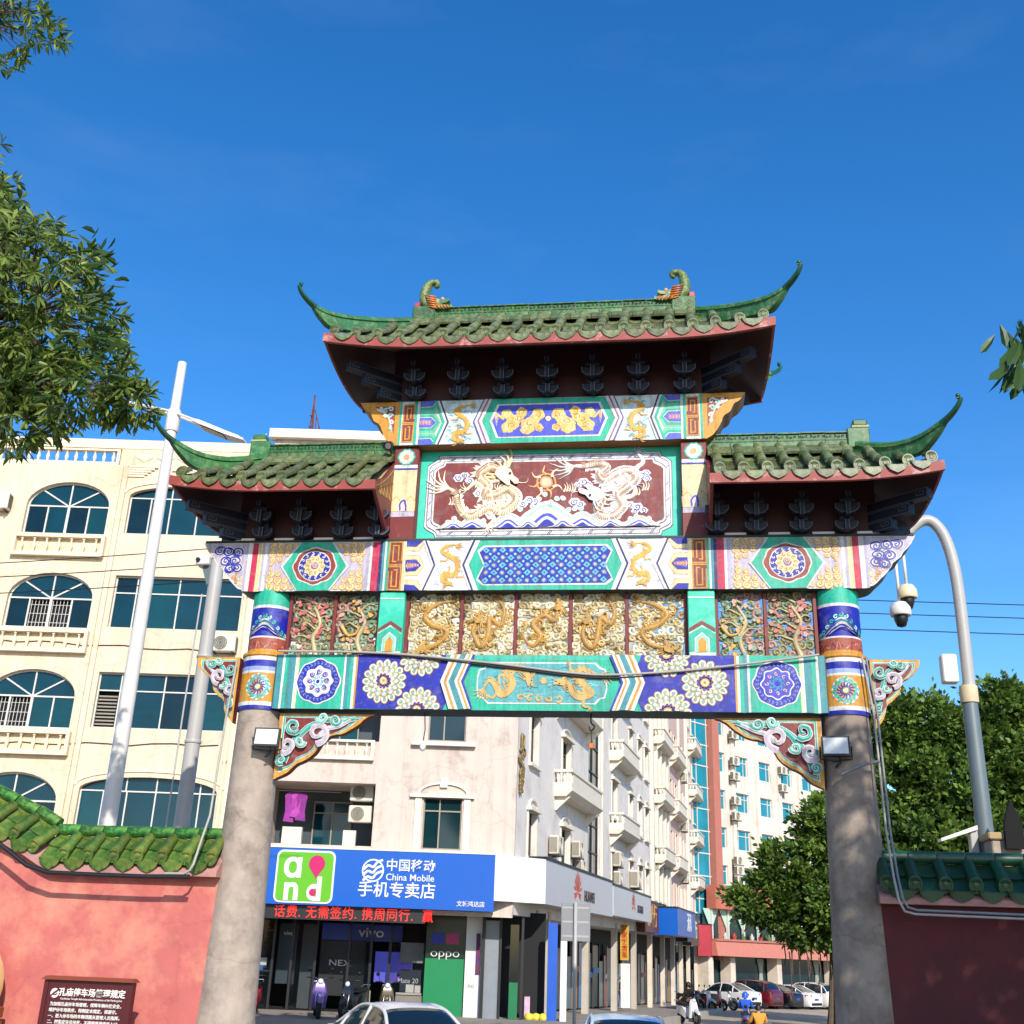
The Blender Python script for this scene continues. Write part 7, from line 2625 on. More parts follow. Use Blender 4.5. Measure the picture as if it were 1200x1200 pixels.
b.loft([[(.45, -.10, 12.46), (.45, .10, 12.46), (.45, .10, 12.52), (.45, -.10, 12.52)], [(.65, -.19, 12.345), (.65, .19, 12.345), (.65, .17, 12.44), (.65, -.17, 12.44)], [(1.25, -.19, 12.09), (1.25, .19, 12.09), (1.25, .17, 12.18), (1.25, -.17, 12.18)], [(1.65, -.1, 11.98), (1.65, .1, 11.98), (1.65, .1, 12.02), (1.65, -.1, 12.02)]])
lh = b.build('lamp_head', m_wpole, lp)
MB().loft([[(.68, -.15, 12.329), (.68, .15, 12.329), (1.2, .15, 12.108), (1.2, -.15, 12.108)], [(.68, -.15, 12.312), (.68, .15, 12.312), (1.2, .15, 12.091), (1.2, -.15, 12.091)]]).build('led_panel', mat('led_panel', '#5c5c60', rough=.3, var=.3, scale=12), lh)
b = MB()
b.loft([[(-1.6, -.14, 13.03), (-1.6, .14, 13.03), (-1.6, .14, 13.09), (-1.6, -.14, 13.09)], [(-1.1, -.14, 12.91), (-1.1, .14, 12.91), (-1.1, .14, 12.97), (-1.1, -.14, 12.97)]])
b.build('rear_lamp_head', m_wpole, lp)
gp2 = empty('camera_pole', (-7.88, 6.0, -.95))
tag(gp2, 'thick grey pole with a camera at its top left of the gate', 'pole')
MB().lathe([(.16, 0), (.155, 5), (.145, 10.2), (.0, 10.25)], 0, 0, 16).build('pole', m_gpole, gp2, True, 40)
b = MB()
for z in (4.2, 6.2, 8.0):
    b.lathe([(.165, z), (.172, z+.01), (.172, z+.06), (.165, z+.07)], 0, 0, 16)
b.build('joint_band', m_gpole, gp2, True, 40)
MB().loft([[(-.30, -.1, 10.0), (-.14, -.1, 9.6), (-.14, .1, 9.6), (-.30, .1, 10.0)], [(-.1, -.1, 10.25), (.1, -.1, 10.1), (.1, .1, 10.1), (-.1, .1, 10.25)]]).build('camera_arm', m_sidl, gp2)
MB().bbox(-.42, -.12, -.22, .1, 10.05, 10.26, .02).build('camera_body', m_wpole, gp2)
MB().tube([(-.36, -.22, 10.15), (-.36, -.26, 10.15)], .05, 10).build('lens', m_black, gp2)
pipe('cable_duct', None, None, [(-.22, -.1, 9.4), (-.26, -.1, 7.0), (-.28, -.1, 4.0), (-.28, -.1, 1.0)], .018, m_gpole, 6, True, gp2)
rp = empty('camera_pole', (7.09, 4.0, -.5))
tag(rp, 'grey curved pole with hanging dome cameras right of the gate', 'pole')
arc = crom([(0, 0, 4.4), (.02, 0, 6.4), (.03, 0, 8.2), (-.02, 0, 9.0), (-.15, 0, 9.5), (-.36, 0, 9.72), (-.62, 0, 9.62), (-1.0, 0, 9.2), (-1.5, 0, 8.75)], 5)
MB().tube(arc, .105, 14).build('arm', m_gpole, rp, True, 40)
MB().lathe([(.15, 0), (.145, 3), (.13, 6.3), (.12, 6.34)], 0, 0, 16).build('pole', m_sidl, rp, True, 40)
MB().lathe([(.15, 6.30), (.155, 6.32), (.155, 6.58), (.15, 6.6)], 0, 0, 16).build('joint_band', mat('cream_band', '#c9b896', rough=.6), rp, True, 40)
def dome(dx, zt, zb, mcap, r=.14):
    b = MB().tube([(dx, 0, zt), (dx, 0, zb+.36)], .03, 6)
    d_ = b.build('camera_stem', m_wpole, rp, True)
    MB().lathe([(.03, zb+.40), (r*.8, zb+.37), (r*1.15, zb+.28), (r*1.2, zb+.16), (r*1.1, zb+.13)], dx, 0, 16).build('camera_cap', mcap, rp, True, 40)
    MB().lathe([(r*.75, zb+.13), (r*.78, zb+.06), (r*.5, zb-.06), (.0, zb-.09)], dx, 0, 16).build('dome', m_black, rp, True, 50)
dome(-1.02, 9.2, 7.75, m_wpole, .16)
dome(-.87, 9.35, 8.08, mat('cream_cap', '#d9c9a4', rough=.5), .15)
MB().bbox(-.42, -.16, -.12, .12, 6.65, 7.15, .02).build('equipment_box', m_wpole, rp)
MB().loft([[(-.75, -.15, 3.95), (-.75, .1, 3.95), (-.75, .1, 4.0), (-.75, -.15, 4.0)], [(-.15, -.15, 4.15), (-.15, .1, 4.15), (-.15, .1, 4.22), (-.15, -.15, 4.22)]]).build('small_shelf', m_wpole, rp)
MB().bbox(-.27, -.14, -.1, .08, 3.7, 4.15, .015).build('control_box', m_gpole, rp)
bp = empty('concrete_post', (7.25, 3.6, -.6))
tag(bp, 'pale concrete post with a cap at the foot of the curved pole', 'post')
MB().bbox(-.25, .27, -.25, .25, 0, 4.05, .02).build('shaft', m_conc, bp)
MB().bbox(-.30, .32, -.3, .3, 4.05, 4.16, .02).build('cap', mat('post_cap', '#a8906a', rough=.8), bp)
sp2 = MB().prism([(-.14, 0), (-.13, .35), (-.08, .55), (0, .75), (.09, .55), (.15, .3), (.15, 0)], lambda u_, w_, d: (u_, d, w_), -.05, .05).build('black_spade', mat('matt_black_board', '#08080a', rough=.9, var=.2), None, loc=(7.32, 3.25, 3.30))
tag(sp2, 'black pointed board leaning on the concrete post', 'board')
# street sign seen from behind
ss = empty('traffic_sign', (-.42, 13.0, -.95))
tag(ss, 'grey back of a square traffic sign on a thin pole', 'traffic sign')
MB().tube([(0, 0, 0), (0, 0, 3.58)], .045, 10).build('pole', m_gpole, ss, True)
MB().bbox(-.36, .36, .05, .08, 2.68, 3.57, .01).build('sign_panel', mat('sign_back_grey', '#85878a', rough=.5, var=.06), ss)
for z in (2.80, 3.13, 3.46):
    MB().box(-.33, .33, .0485, .0495, z-.02, z+.02).build('clamp_rail', m_gpole, ss)

# overhead wires
def wire(label, a_, b_, sag, r=.014):
    n = 14
    pts = [tuple(a_[i]+(b_[i]-a_[i])*k/n-(sag*4*(k/n)*(1-k/n) if i == 2 else 0) for i in range(3)) for k in range(n+1)]
    o = MB().tube(pts, r, 5, False).build('overhead_wire', m_black)
    tag(o, label, 'wire', 'overhead wires')
for i, (za, zb) in enumerate(((10.4, 11.28), (10.05, 10.82), (9.6, 10.35))):
    wire('thin overhead wire crossing the beige building, %s of three' % ('top', 'middle', 'lowest')[i], (-22, 10, za), (-6.0, 10, zb), .12)
for i, z in enumerate((10.73, 10.36, 9.91)):
    wire('thin overhead wire against the sky right of the gate, %s of three' % ('top', 'middle', 'lowest')[i], (5.5, 14, z+.05), (22, 14, z-.55), -.0)

# ================================================================ notice board and drum by the pink wall
nb = empty('notice_board', (-5.9, -.75, 0))
tag(nb, 'dark maroon notice board with white writing in front of the pink wall', 'notice board')
m_nb = mat('notice_maroon', '#4a0f12', rough=.45, var=.1)
MB().bbox(-.58, .58, -.04, .04, -.05, .96, .012).build('board', m_nb, nb)
MB().loft([[(-.66, -.1, .955), (.66, -.1, .955), (.66, .1, .955), (-.66, .1, .955)], [(-.62, -.06, 1.0), (.62, -.06, 1.0), (.62, .06, 1.0), (-.62, .06, 1.0)]]).build('top_rail', mat('notice_wood', '#7a3a22', rough=.5), nb)
for s in (-1, 1):
    MB().box(s*.60-.03, s*.60+.03, -.05, .05, -.1, .95).build('side_post', m_nb, nb)
MB().loft([[(-.78, -.06, .30), (-.62, -.06, .30), (-.62, .06, .30), (-.78, .06, .30)], [(-.72, -.05, .37), (-.62, -.05, .37), (-.62, .05, .37), (-.72, .05, .37)]]).build('side_scroll', m_nb, nb)
m_wr = mat('notice_white', '#d8d4cc', rough=.6)
words('孔庙停车场管理规定', .105, 'lettering', m_wr, nb, .07, -.045, .80, bold=.02)
words('Confucius Temple Administrative Provisions of the Parking Lot', .034, 'lettering', m_wr, nb, .07, -.045, .725)
b = MB()
b.add([(-.46+.06*cos(2*pi*k/20), -.046, .79+.06*sin(2*pi*k/20)) for k in range(20)], [tuple(range(20))])
b.build('round_emblem', m_wr, nb)
a = Art()
a.stroke([(-.50, .76), (-.46, .80), (-.42, .83)], .025, None, 1)
a.stroke([(-.49, .79), (-.45, .77), (-.42, .79)], .015, None, 1)
a.put('emblem_mark', nb, lambda u_, w_, d: (u_, -.047-d, w_), m_nb)
lines = ['为加强孔庙停车场管理，保障车辆停放安全，', '维护停车场秩序，特制定本规定，请遵守。', '一、进入停车场的车辆须服从管理人员指挥。', '二、按指定车位停放，不得堵塞通道出入口。', '三、严禁携带易燃易爆等危险物品进入。', '四、贵重物品请随身携带，遗失自行负责。', '五、爱护停车场设施，损坏照价赔偿。', '六、保持场内清洁，禁止乱丢垃圾。', '七、停车收费标准按有关规定执行。', '八、本规定自公布之日起施行。']
for k, t in enumerate(lines):
    words(t, .052, 'lettering', m_wr, nb, -.50, -.045, .655-.072*k, align='LEFT', bold=.012)
dr = empty('drum', (-8.06, -.42, 0))
tag(dr, 'cream round drum edge on a brown wooden stand at the left border', 'drum')
m_hide = mat('drum_hide', '#c9bba0', rough=.8, var=.15, scale=5)
b = MB()
rings = []
for (y, r_) in ((-.10, .54), (-.12, .62), (-.10, .67), (0, .68), (.10, .67), (.12, .62), (.10, .54)):
    rings.append([(r_*cos(2*pi*k/40), y, .82+r_*sin(2*pi*k/40)) for k in range(40)])
b.loft(rings)
b.build('shell', mat('drum_cream_lacquer', '#d9b980', rough=.45, var=.1), dr, True, 50)
MB().add([(.61*cos(2*pi*k/40), -.095, .82+.61*sin(2*pi*k/40)) for k in range(40)], [tuple(range(40))]).build('drumhead', m_hide, dr)
nail = MB().lathe([(.0, -.012), (.012, -.008), (.015, 0)], 0, 0, 6).mesh('nail', mat('drum_nail', '#6a4a2a', rough=.5))
for k in range(44):
    t = 2*pi*k/44
    link('nail', nail, dr, (.575*cos(t), -.097, .82+.575*sin(t)), (radians(90), 0, 0))
MB().bbox(-.7, .62, -.28, .28, .0, .14, .015).bbox(.48, .70, -.2, .2, .14, .38, .015).bbox(.50, .72, -.16, .16, .42, .56, .015).build('stand', mat('drum_wood', '#7a4420', rough=.5, var=.25, scale=6), dr)
# ================================================================ trees
def leaf_material(name, c1, c2, trans=.35, rough=.45):
    m = bpy.data.materials.new(name)
    m.use_nodes = True
    n, l = m.node_tree.nodes, m.node_tree.links
    b = n['Principled BSDF']
    b.inputs['Roughness'].default_value = rough
    b.inputs['Specular IOR Level'].default_value = .35
    at = n.new('ShaderNodeAttribute')
    at.attribute_name = 'Col'
    mx = n.new('ShaderNodeMix')
    mx.data_type = 'RGBA'
    l.new(at.outputs['Fac'], mx.inputs[0])
    mx.inputs[6].default_value = (*lin(c1), 1)
    mx.inputs[7].default_value = (*lin(c2), 1)
    l.new(mx.outputs[2], b.inputs['Base Color'])
    tr = n.new('ShaderNodeBsdfTranslucent')
    l.new(mx.outputs[2], tr.inputs['Color'])
    ms_ = n.new('ShaderNodeMixShader')
    ms_.inputs[0].default_value = trans
    l.new(b.outputs[0], ms_.inputs[1])
    l.new(tr.outputs[0], ms_.inputs[2])
    l.new(ms_.outputs[0], n['Material Output'].inputs['Surface'])
    return m
m_leafn = leaf_material('near_leaf', '#28481a', '#8fa24c', .38)
m_leafd = leaf_material('dark_leaf', '#1d3a18', '#5a7a34', .25)
m_leafb = leaf_material('banyan_leaf', '#22401a', '#7a9640', .28)
m_bark = mat('bark', '#5a4c40', rough=.9, var=.3, scale=6, bump=.5, bscale=20)

def add_leaf(b, p, d, L, W, rr, up=None):
    """lanceolate leaf folded along its midrib"""
    d = d.normalized()
    a_ = Vector((rr.uniform(-1, 1), rr.uniform(-1, 1), rr.uniform(-.2, 1)))
    sd = d.cross(a_)
    if sd.length < 1e-3:
        sd = d.orthogonal()
    sd.normalize()
    nn = sd.cross(d)
    g = rr.random()
    b.col = (g, g, g)
    droop = -.12*L
    m1 = p+d*L*.35
    m2 = p+d*L*.72+Vector((0, 0, droop*.5))
    t = p+d*L+Vector((0, 0, droop))
    o = len(b.v)
    f = nn*W*.22
    b.v.extend([tuple(p), tuple(m1+sd*W*.42+f), tuple(m2+sd*W*.5+f), tuple(t), tuple(m2-sd*W*.5+f), tuple(m1-sd*W*.42+f), tuple(m1), tuple(m2)])
    b.face((o, o+6, o+1))
    b.face((o+1, o+6, o+7, o+2))
    b.face((o+2, o+7, o+3))
    b.face((o, o+5, o+6))
    b.face((o+5, o+4, o+7, o+6))
    b.face((o+4, o+3, o+7))

def whorl(b, p, d, n, L, W, rr, spread=.9):
    d = d.normalized()
    x = d.orthogonal().normalized()
    y = d.cross(x)
    for k in range(n):
        a_ = 2*pi*k/n+rr.uniform(-.3, .3)
        s_ = spread*rr.uniform(.7, 1.3)
        dd = d*rr.uniform(.35, .7)+(x*cos(a_)+y*sin(a_))*s_+Vector((0, 0, -.15))
        add_leaf(b, p, dd, L*rr.uniform(.75, 1.15), W*rr.uniform(.8, 1.15), rr)

def limb(b, pts, r0, r1, n=8):
    P = crom(pts, 4)
    b.tube(P, [r0+(r1-r0)*i/(len(P)-1) for i in range(len(P))], n)

def near_tree(name, label, base, trunk, lobes, nwh, L, W, seed, m, fork=None, npart=0, per=8, shell=.55):
    """trunk, limbs to each lobe, twigs that end in whorls of leaves"""
    rr = random.Random(seed)
    t = empty(name, base)
    tag(t, label, 'tree')
    B0 = Vector(base)
    tb = MB()
    limb(tb, [tuple(Vector(q)-B0) for q in trunk], .20, .11, 10)
    top = Vector(trunk[-1])
    tot = sum(l[1][0]*l[1][1]*l[1][2] for l in lobes)
    br, lf = MB(), MB()
    leafparts = []
    for (c, r_, wgt) in lobes:
        c = Vector(c)
        mid = (top+c)/2+Vector((0, 0, .25))
        limb(br, [tuple(top-B0), tuple(mid-B0), tuple(c-B0)], .09, .04, 7)
        for k in range(int(nwh*wgt)):
            v = Vector((rr.gauss(0, 1), rr.gauss(0, 1), rr.gauss(0, 1))).normalized()
            rad = shell+(1-shell)*rr.random()**.6
            rad *= .86+.22*sin(v.x*5+c.x*3)*sin(v.z*4+c.y)
            p = c+Vector((v.x*r_[0], v.y*r_[1], v.z*r_[2]))*rad
            d = (v+Vector((0, 0, -.1))).normalized()
            if k % 3 == 0:
                q = c+Vector((v.x*r_[0], v.y*r_[1], v.z*r_[2]))*rad*.4
                br.tube([tuple(q-B0), tuple((q+p)/2-B0+Vector((0, 0, .05))), tuple(p-B0)], .014, 5, False, .006)
            whorl(lf, p-B0, d, per, L, W, rr)
    tb.build('trunk', m_bark, t, True, 50)
    br.build('branches', m_bark, t, True, 50)
    tag(lf.build('crown', m, t), kind='stuff')
    return t
# tree reaching in from the left, in front of the gate
lobesL = [((-4.8, -6.8, 7.55), (1.2, 1.1, 1.2), .26), ((-5.9, -6.6, 7.75), (1.4, 1.3, 1.25), .22), ((-5.2, -6.9, 6.95), (1.3, 1.0, .65), .14), ((-4.0, -6.9, 6.6), (.75, .5, .5), .07), ((-3.4, -6.9, 6.42), (.35, .3, .2), .018), ((-4.6, -6.9, 6.2), (.5, .4, .3), .03), ((-6.3, -6.4, 9.0), (1.15, 1.0, 1.0), .10), ((-6.3, -6.8, 11.75), (1.35, .9, .55), .09), ((-7.2, -6, 9.8), (1.5, 1.2, 1.3), .10), ((-5.5, -6.9, 8.8), (.5, .45, .4), .04)]
KL = 1.42
def far_out(p):
    return tuple((1.733, -16.0, 1.6)[i]+KL*(p[i]-(1.733, -16.0, 1.6)[i]) for i in range(3))
lobesL = [(far_out(c), tuple(KL*x for x in r_), w_) for (c, r_, w_) in lobesL]
BL = (-12.4, -2.2, 0)
tl = near_tree('leafy_tree', 'tall leafy tree reaching into the sky at the upper left', BL, [BL, (-12.3, -2.2, 3), (-12.0, -2.2, 6.5), (-11.2, -2.3, 9.4)], lobesL, 1700, .235, .052, 4, m_leafn)
lfm = MB()
add_leaf(lfm, Vector((0, 0, 0)), Vector((1, 0, 0)), .27, .078, random.Random(2))
lme = lfm.mesh('leaf', m_leafn)
rr = random.Random(31)
for k in range(150):
    a_ = rr.uniform(-1.5, .5)
    c = Vector((-4.75, -7.2, 7.5)) if k % 3 else Vector((-4.3, -7.2, 6.65))
    rad = (1.18, 1.2) if k % 3 else (1.0, .55)
    p = c+Vector((rad[0]*cos(a_), rr.uniform(-.5, .1), rad[1]*sin(a_)))*rr.uniform(.8, .98)
    o = link('leaf', lme, tl, tuple(Vector(far_out(p))-Vector(BL)), (rr.uniform(-1, 1), rr.uniform(-.9, .6), a_*.4+rr.uniform(-1, 1)), rr.uniform(.8, 1.2))
# tree on the right that shades the right column and wall; one spray of leaves enters the picture
lobesR = [((8.8, -8.6, 6.3), (2.3, 1.6, 1.7), .26), ((7.9, -8.8, 8.9), (1.7, 1.5, 1.6), .13), ((10.2, -8.4, 8.6), (2.2, 1.6, 1.7), .2), ((10.8, -8.8, 5.6), (2.0, 1.6, 1.6), .14), ((7.5, -8.6, 7.2), (1.1, 1.0, 1.3), .06), ((12.2, -9.0, 7.4), (1.6, 1.4, 1.8), .08), ((9.6, -11.5, 8.6), (2.2, 1.8, 2.0), .2), ((12.6, -11, 8.5), (2.2, 2, 2.2), .18), ((11.5, -7, 6.5), (2, 1.6, 1.8), .14)]  # last lobes, out of view, are added to block more skylight
tr_ = near_tree('leafy_tree', 'shade tree at the right edge with one dark spray of leaves in view', (10.4, -8.8, 0), [(10.4, -8.8, 0), (10.3, -8.7, 2), (9.9, -8.7, 4), (9.3, -8.6, 5.6)], lobesR, 2000, .19, .07, 8, m_leafd)
b = MB()
for pts in ([(7.2, -8.7, 6.2), (5.6, -8.9, 6.05), (4.85, -8.95, 5.85), (4.35, -9, 5.68)], [(5.6, -8.9, 6.0), (4.8, -9.0, 5.6), (4.42, -9, 5.42)], [(5.4, -8.9, 6.05), (4.9, -8.95, 5.95), (4.5, -9, 5.80)]):
    limb(b, [tuple(Vector(q)-Vector((10.4, -8.8, 0))) for q in pts], .022, .008, 6)
b.build('spray_twigs', m_bark, tr_, True, 50)
lf2 = MB()
add_leaf(lf2, Vector((0, 0, 0)), Vector((1, 0, 0)), .20, .055, random.Random(6))
lme2 = lf2.mesh('leaf', m_leafd)
for (px, pz, n, ln) in ((4.12, 5.66, 5, .8), (4.17, 5.42, 8, 1.05), (4.22, 5.34, 7, 1.05), (4.25, 5.74, 6, 1.0), (4.20, 5.55, 6, 1.0), (4.33, 5.62, 6, .9), (4.42, 5.78, 6, .9), (4.30, 5.44, 7, 1.0), (4.42, 5.38, 8, 1.0), (4.50, 5.5, 6, 1.0), (4.62, 5.7, 7, 1), (4.75, 5.55, 8, 1), (4.9, 5.85, 8, 1), (4.35, 5.32, 5, .9)):
    for k in range(n):
        # leaves hang down, fanned
        an = -pi/2+rr.uniform(-.75, .55)
        o = link('leaf', lme2, tr_, (px-10.4+rr.uniform(-.05, .05), -9.0+8.8+rr.uniform(-.08, .08), pz+rr.uniform(-.03, .03)), (rr.uniform(-1.2, 1.2), -an, rr.uniform(-.5, .5)), ln*rr.uniform(.95, 1.3))

def far_tree(name, label, base, trunk_h, lobes, n, size, seed, m, roots=False):
    rr = random.Random(seed)
    t = empty(name, base)
    tag(t, label, 'tree', 'trees behind the right wall')
    tb = MB()
    limb(tb, [(0, 0, -.2), (.1, 0, trunk_h*.5), (0, .1, trunk_h)], .45, .28, 10)
    if roots:
        for k in range(7):
            a_ = 2*pi*k/7
            limb(tb, [(.55*cos(a_), .55*sin(a_), -.2), (.4*cos(a_), .4*sin(a_), 1.0), (.2*cos(a_), .2*sin(a_), trunk_h*.9)], .14, .07, 6)
    tb.build('trunk', m_bark, t, True, 50)
    br, lf = MB(), MB()
    vol = [l[1][0]*l[1][2] for l in lobes]
    sv = sum(vol)
    for (c, r_), v_ in zip(lobes, vol):
        c = Vector(c)
        limb(br, [(0, 0, trunk_h*.85), tuple(c*.5+Vector((0, 0, trunk_h*.35))), tuple(c)], .16, .05, 6)
        nl = int(n*v_/sv)
        # clumps on the surface of the lobe, leaves around each clump
        nc = max(10, int(nl/45))
        for k in range(nc):
            d = Vector((rr.gauss(0, 1), rr.gauss(0, 1)-.25, rr.gauss(0, 1))).normalized()
            rad = .45+.57*rr.random()**.55
            cc = c+Vector((d.x*r_[0], d.y*r_[1], d.z*r_[2]))*rad
            cr_ = rr.uniform(.35, .75)*size*2.6
            g0 = rr.uniform(.15, .85)
            for j in range(int(nl/nc)):
                e = Vector((rr.gauss(0, 1), rr.gauss(0, 1), rr.gauss(0, .7)))*cr_*.5
                p = cc+e
                dd = (e.normalized()+d*.6+Vector((rr.uniform(-.5, .5), rr.uniform(-.5, .5), rr.uniform(-.3, .5)))).normalized()
                L = size*rr.uniform(.7, 1.3)
                sd = dd.cross(Vector((rr.uniform(-1, 1), rr.uniform(-1, 1), rr.uniform(-1, 1)))).normalized()
                g = min(1, max(0, g0+rr.uniform(-.3, .3)))
                lf.col = (g, g, g)
                lf.add([tuple(p-dd*L*.5), tuple(p+sd*L*.28), tuple(p+dd*L*.5), tuple(p-sd*L*.28)], [(0, 1, 2, 3)])
    br.build('branches', m_bark, t, True, 50)
    tag(lf.build('crown', m, t), kind='stuff')
    if roots:
        rt_ = MB()
        for k in range(60):
            x, y = rr.uniform(-2.6, 4.2), rr.uniform(-2, 1.6)
            z = rr.uniform(2.8, 5.0)
            rt_.tube([(x, y, z), (x+.05, y, z-.6), (x+rr.uniform(-.2, .2), y, z-rr.uniform(.8, 2.0))], .03, 4, False)
        rt_.build('aerial_roots', m_bark, t)
    return t
far_tree('banyan_tree', 'big banyan with hanging roots seen between the gate columns', (10.25, 45.2, -1.5), 3.8, [(tuple(.9*x for x in c_), tuple(.9*x for x in r_)) for (c_, r_) in [((-3.6, 0, 6.2), (2.2, 2, 1.5)), ((-1.8, 0, 8.0), (2.4, 2.2, 1.8)), ((.3, 0, 10.2), (2.2, 2.2, 2.2)), ((2.5, 0, 8.5), (3.0, 2.5, 2.8)), ((.5, -.8, 6.2), (3.4, 2.2, 1.8)), ((-1.4, -.5, 5.0), (2.2, 1.8, 1.2)), ((2.8, -.5, 5.4), (3.0, 2, 1.8)), ((4.8, 0, 10.8), (2.6, 2, 2.2)), ((1.4, -.4, 4.2), (2.2, 1.6, .9))]], 46000, .33, 11, m_leafb, True)
far_tree('street_tree', 'broad green tree behind the dark wall, left of the curved pole', (11.0, 25, -1.2), 4.5, [((-.6, 0, 6.0), (2.0, 2, 2.0)), ((.8, 0, 8.4), (1.7, 1.6, 1.5)), ((-.8, 0, 8.6), (1.3, 1.3, 1.2)), ((1.6, 0, 6.2), (2.0, 1.8, 1.8)), ((0, .4, 10.6), (1.8, 1.4, 1.2)), ((-.9, .3, 10.0), (1.0, 1, .9)), ((1.8, .4, 10.2), (1.3, 1.2, 1.2))], 52000, .235, 12, m_leafb)
far_tree('street_tree', 'green tree with brownish hanging twigs right of the curved pole', (14.6, 25.5, -1.2), 4.5, [((-.4, 0, 6.2), (1.8, 1.8, 2.0)), ((-.6, 0, 9.0), (1.8, 1.6, 1.9)), ((-.8, 0, 11.4), (1.2, 1.2, 1.0)), ((1.2, 0, 8.0), (2.0, 1.8, 2.2)), ((.6, 0, 10.8), (1.4, 1.2, 1.1))], 42000, .235, 13, m_leafb, True)
# ================================================================ cars
m_tyre = mat('tyre_rubber', '#151515', rough=.85, var=.1)
m_rim = mat('alloy_rim', '#9a9c9e', rough=.3, metal=.8, var=.05)
m_cglass = mat('car_glass', '#101c24', rough=.05, var=0, spec=.8)
m_chrome = mat('headlamp', '#c8ccd0', rough=.1, var=.1)
m_tail = mat('tail_lamp', '#8a1010', rough=.2, var=.1)
m_plate = mat('number_plate', '#2a4a9a', rough=.4)
def wheel_mesh():
    b = MB()
    prof = [(.19, -.09), (.29, -.10), (.32, -.07), (.325, 0), (.32, .07), (.29, .10), (.19, .09)]
    n = 20
    rings = []
    for k in range(n+1):
        a_ = 2*pi*k/n
        rings.append([(r_*cos(a_), y, r_*sin(a_)) for r_, y in prof])
    b.loft(rings, closed=True, caps=False)
    t = b.mesh('tyre', m_tyre, True, 50)
    b = MB()
    rings = []
    for k in range(n+1):
        a_ = 2*pi*k/n
        rings.append([(r_*cos(a_), y, r_*sin(a_)) for r_, y in ((.2, -.08), (.2, .08))])
    b.loft(rings, closed=False, caps=False)
    for k in range(5):
        a_ = 2*pi*k/5
        c_, s_ = cos(a_), sin(a_)
        for y in (-.075, .075):
            b.add([(.03*c_-.035*s_, y, .03*s_+.035*c_), (.2*c_-.02*s_, y, .2*s_+.02*c_), (.2*c_+.02*s_, y, .2*s_-.02*c_), (.03*c_+.035*s_, y, .03*s_-.035*c_)], [(0, 1, 2, 3)])
    r_ = b.mesh('rim', m_rim)
    return t, r_
TY, RIM = wheel_mesh()
SED = [(2.32, .66, .60, .60, .62), (2.22, .78, .68, .72, .72), (1.9, .85, .76, .78, .82), (1.45, .88, .84, .80, .91), (.95, .89, .91, .79, .98), (.62, .89, .92, .70, 1.20), (.25, .89, .93, .62, 1.39), (-.3, .89, .94, .62, 1.455), (-.9, .89, .95, .60, 1.42), (-1.3, .89, .96, .66, 1.26), (-1.75, .88, .98, .74, 1.06), (-2.1, .85, .96, .76, 1.01), (-2.27, .78, .86, .70, .90), (-2.33, .68, .66, .62, .70)]
SUV = [(2.25, .70, .70, .64, .74), (2.12, .82, .82, .76, .86), (1.7, .87, .92, .80, .98), (1.1, .89, .98, .80, 1.05), (.75, .89, 1.0, .72, 1.25), (.3, .89, 1.0, .66, 1.58), (-.4, .89, 1.01, .66, 1.65), (-1.2, .89, 1.02, .65, 1.62), (-1.75, .88, 1.04, .66, 1.50), (-2.05, .87, 1.03, .74, 1.15), (-2.2, .82, .95, .74, 1.0), (-2.26, .72, .75, .66, .8)]
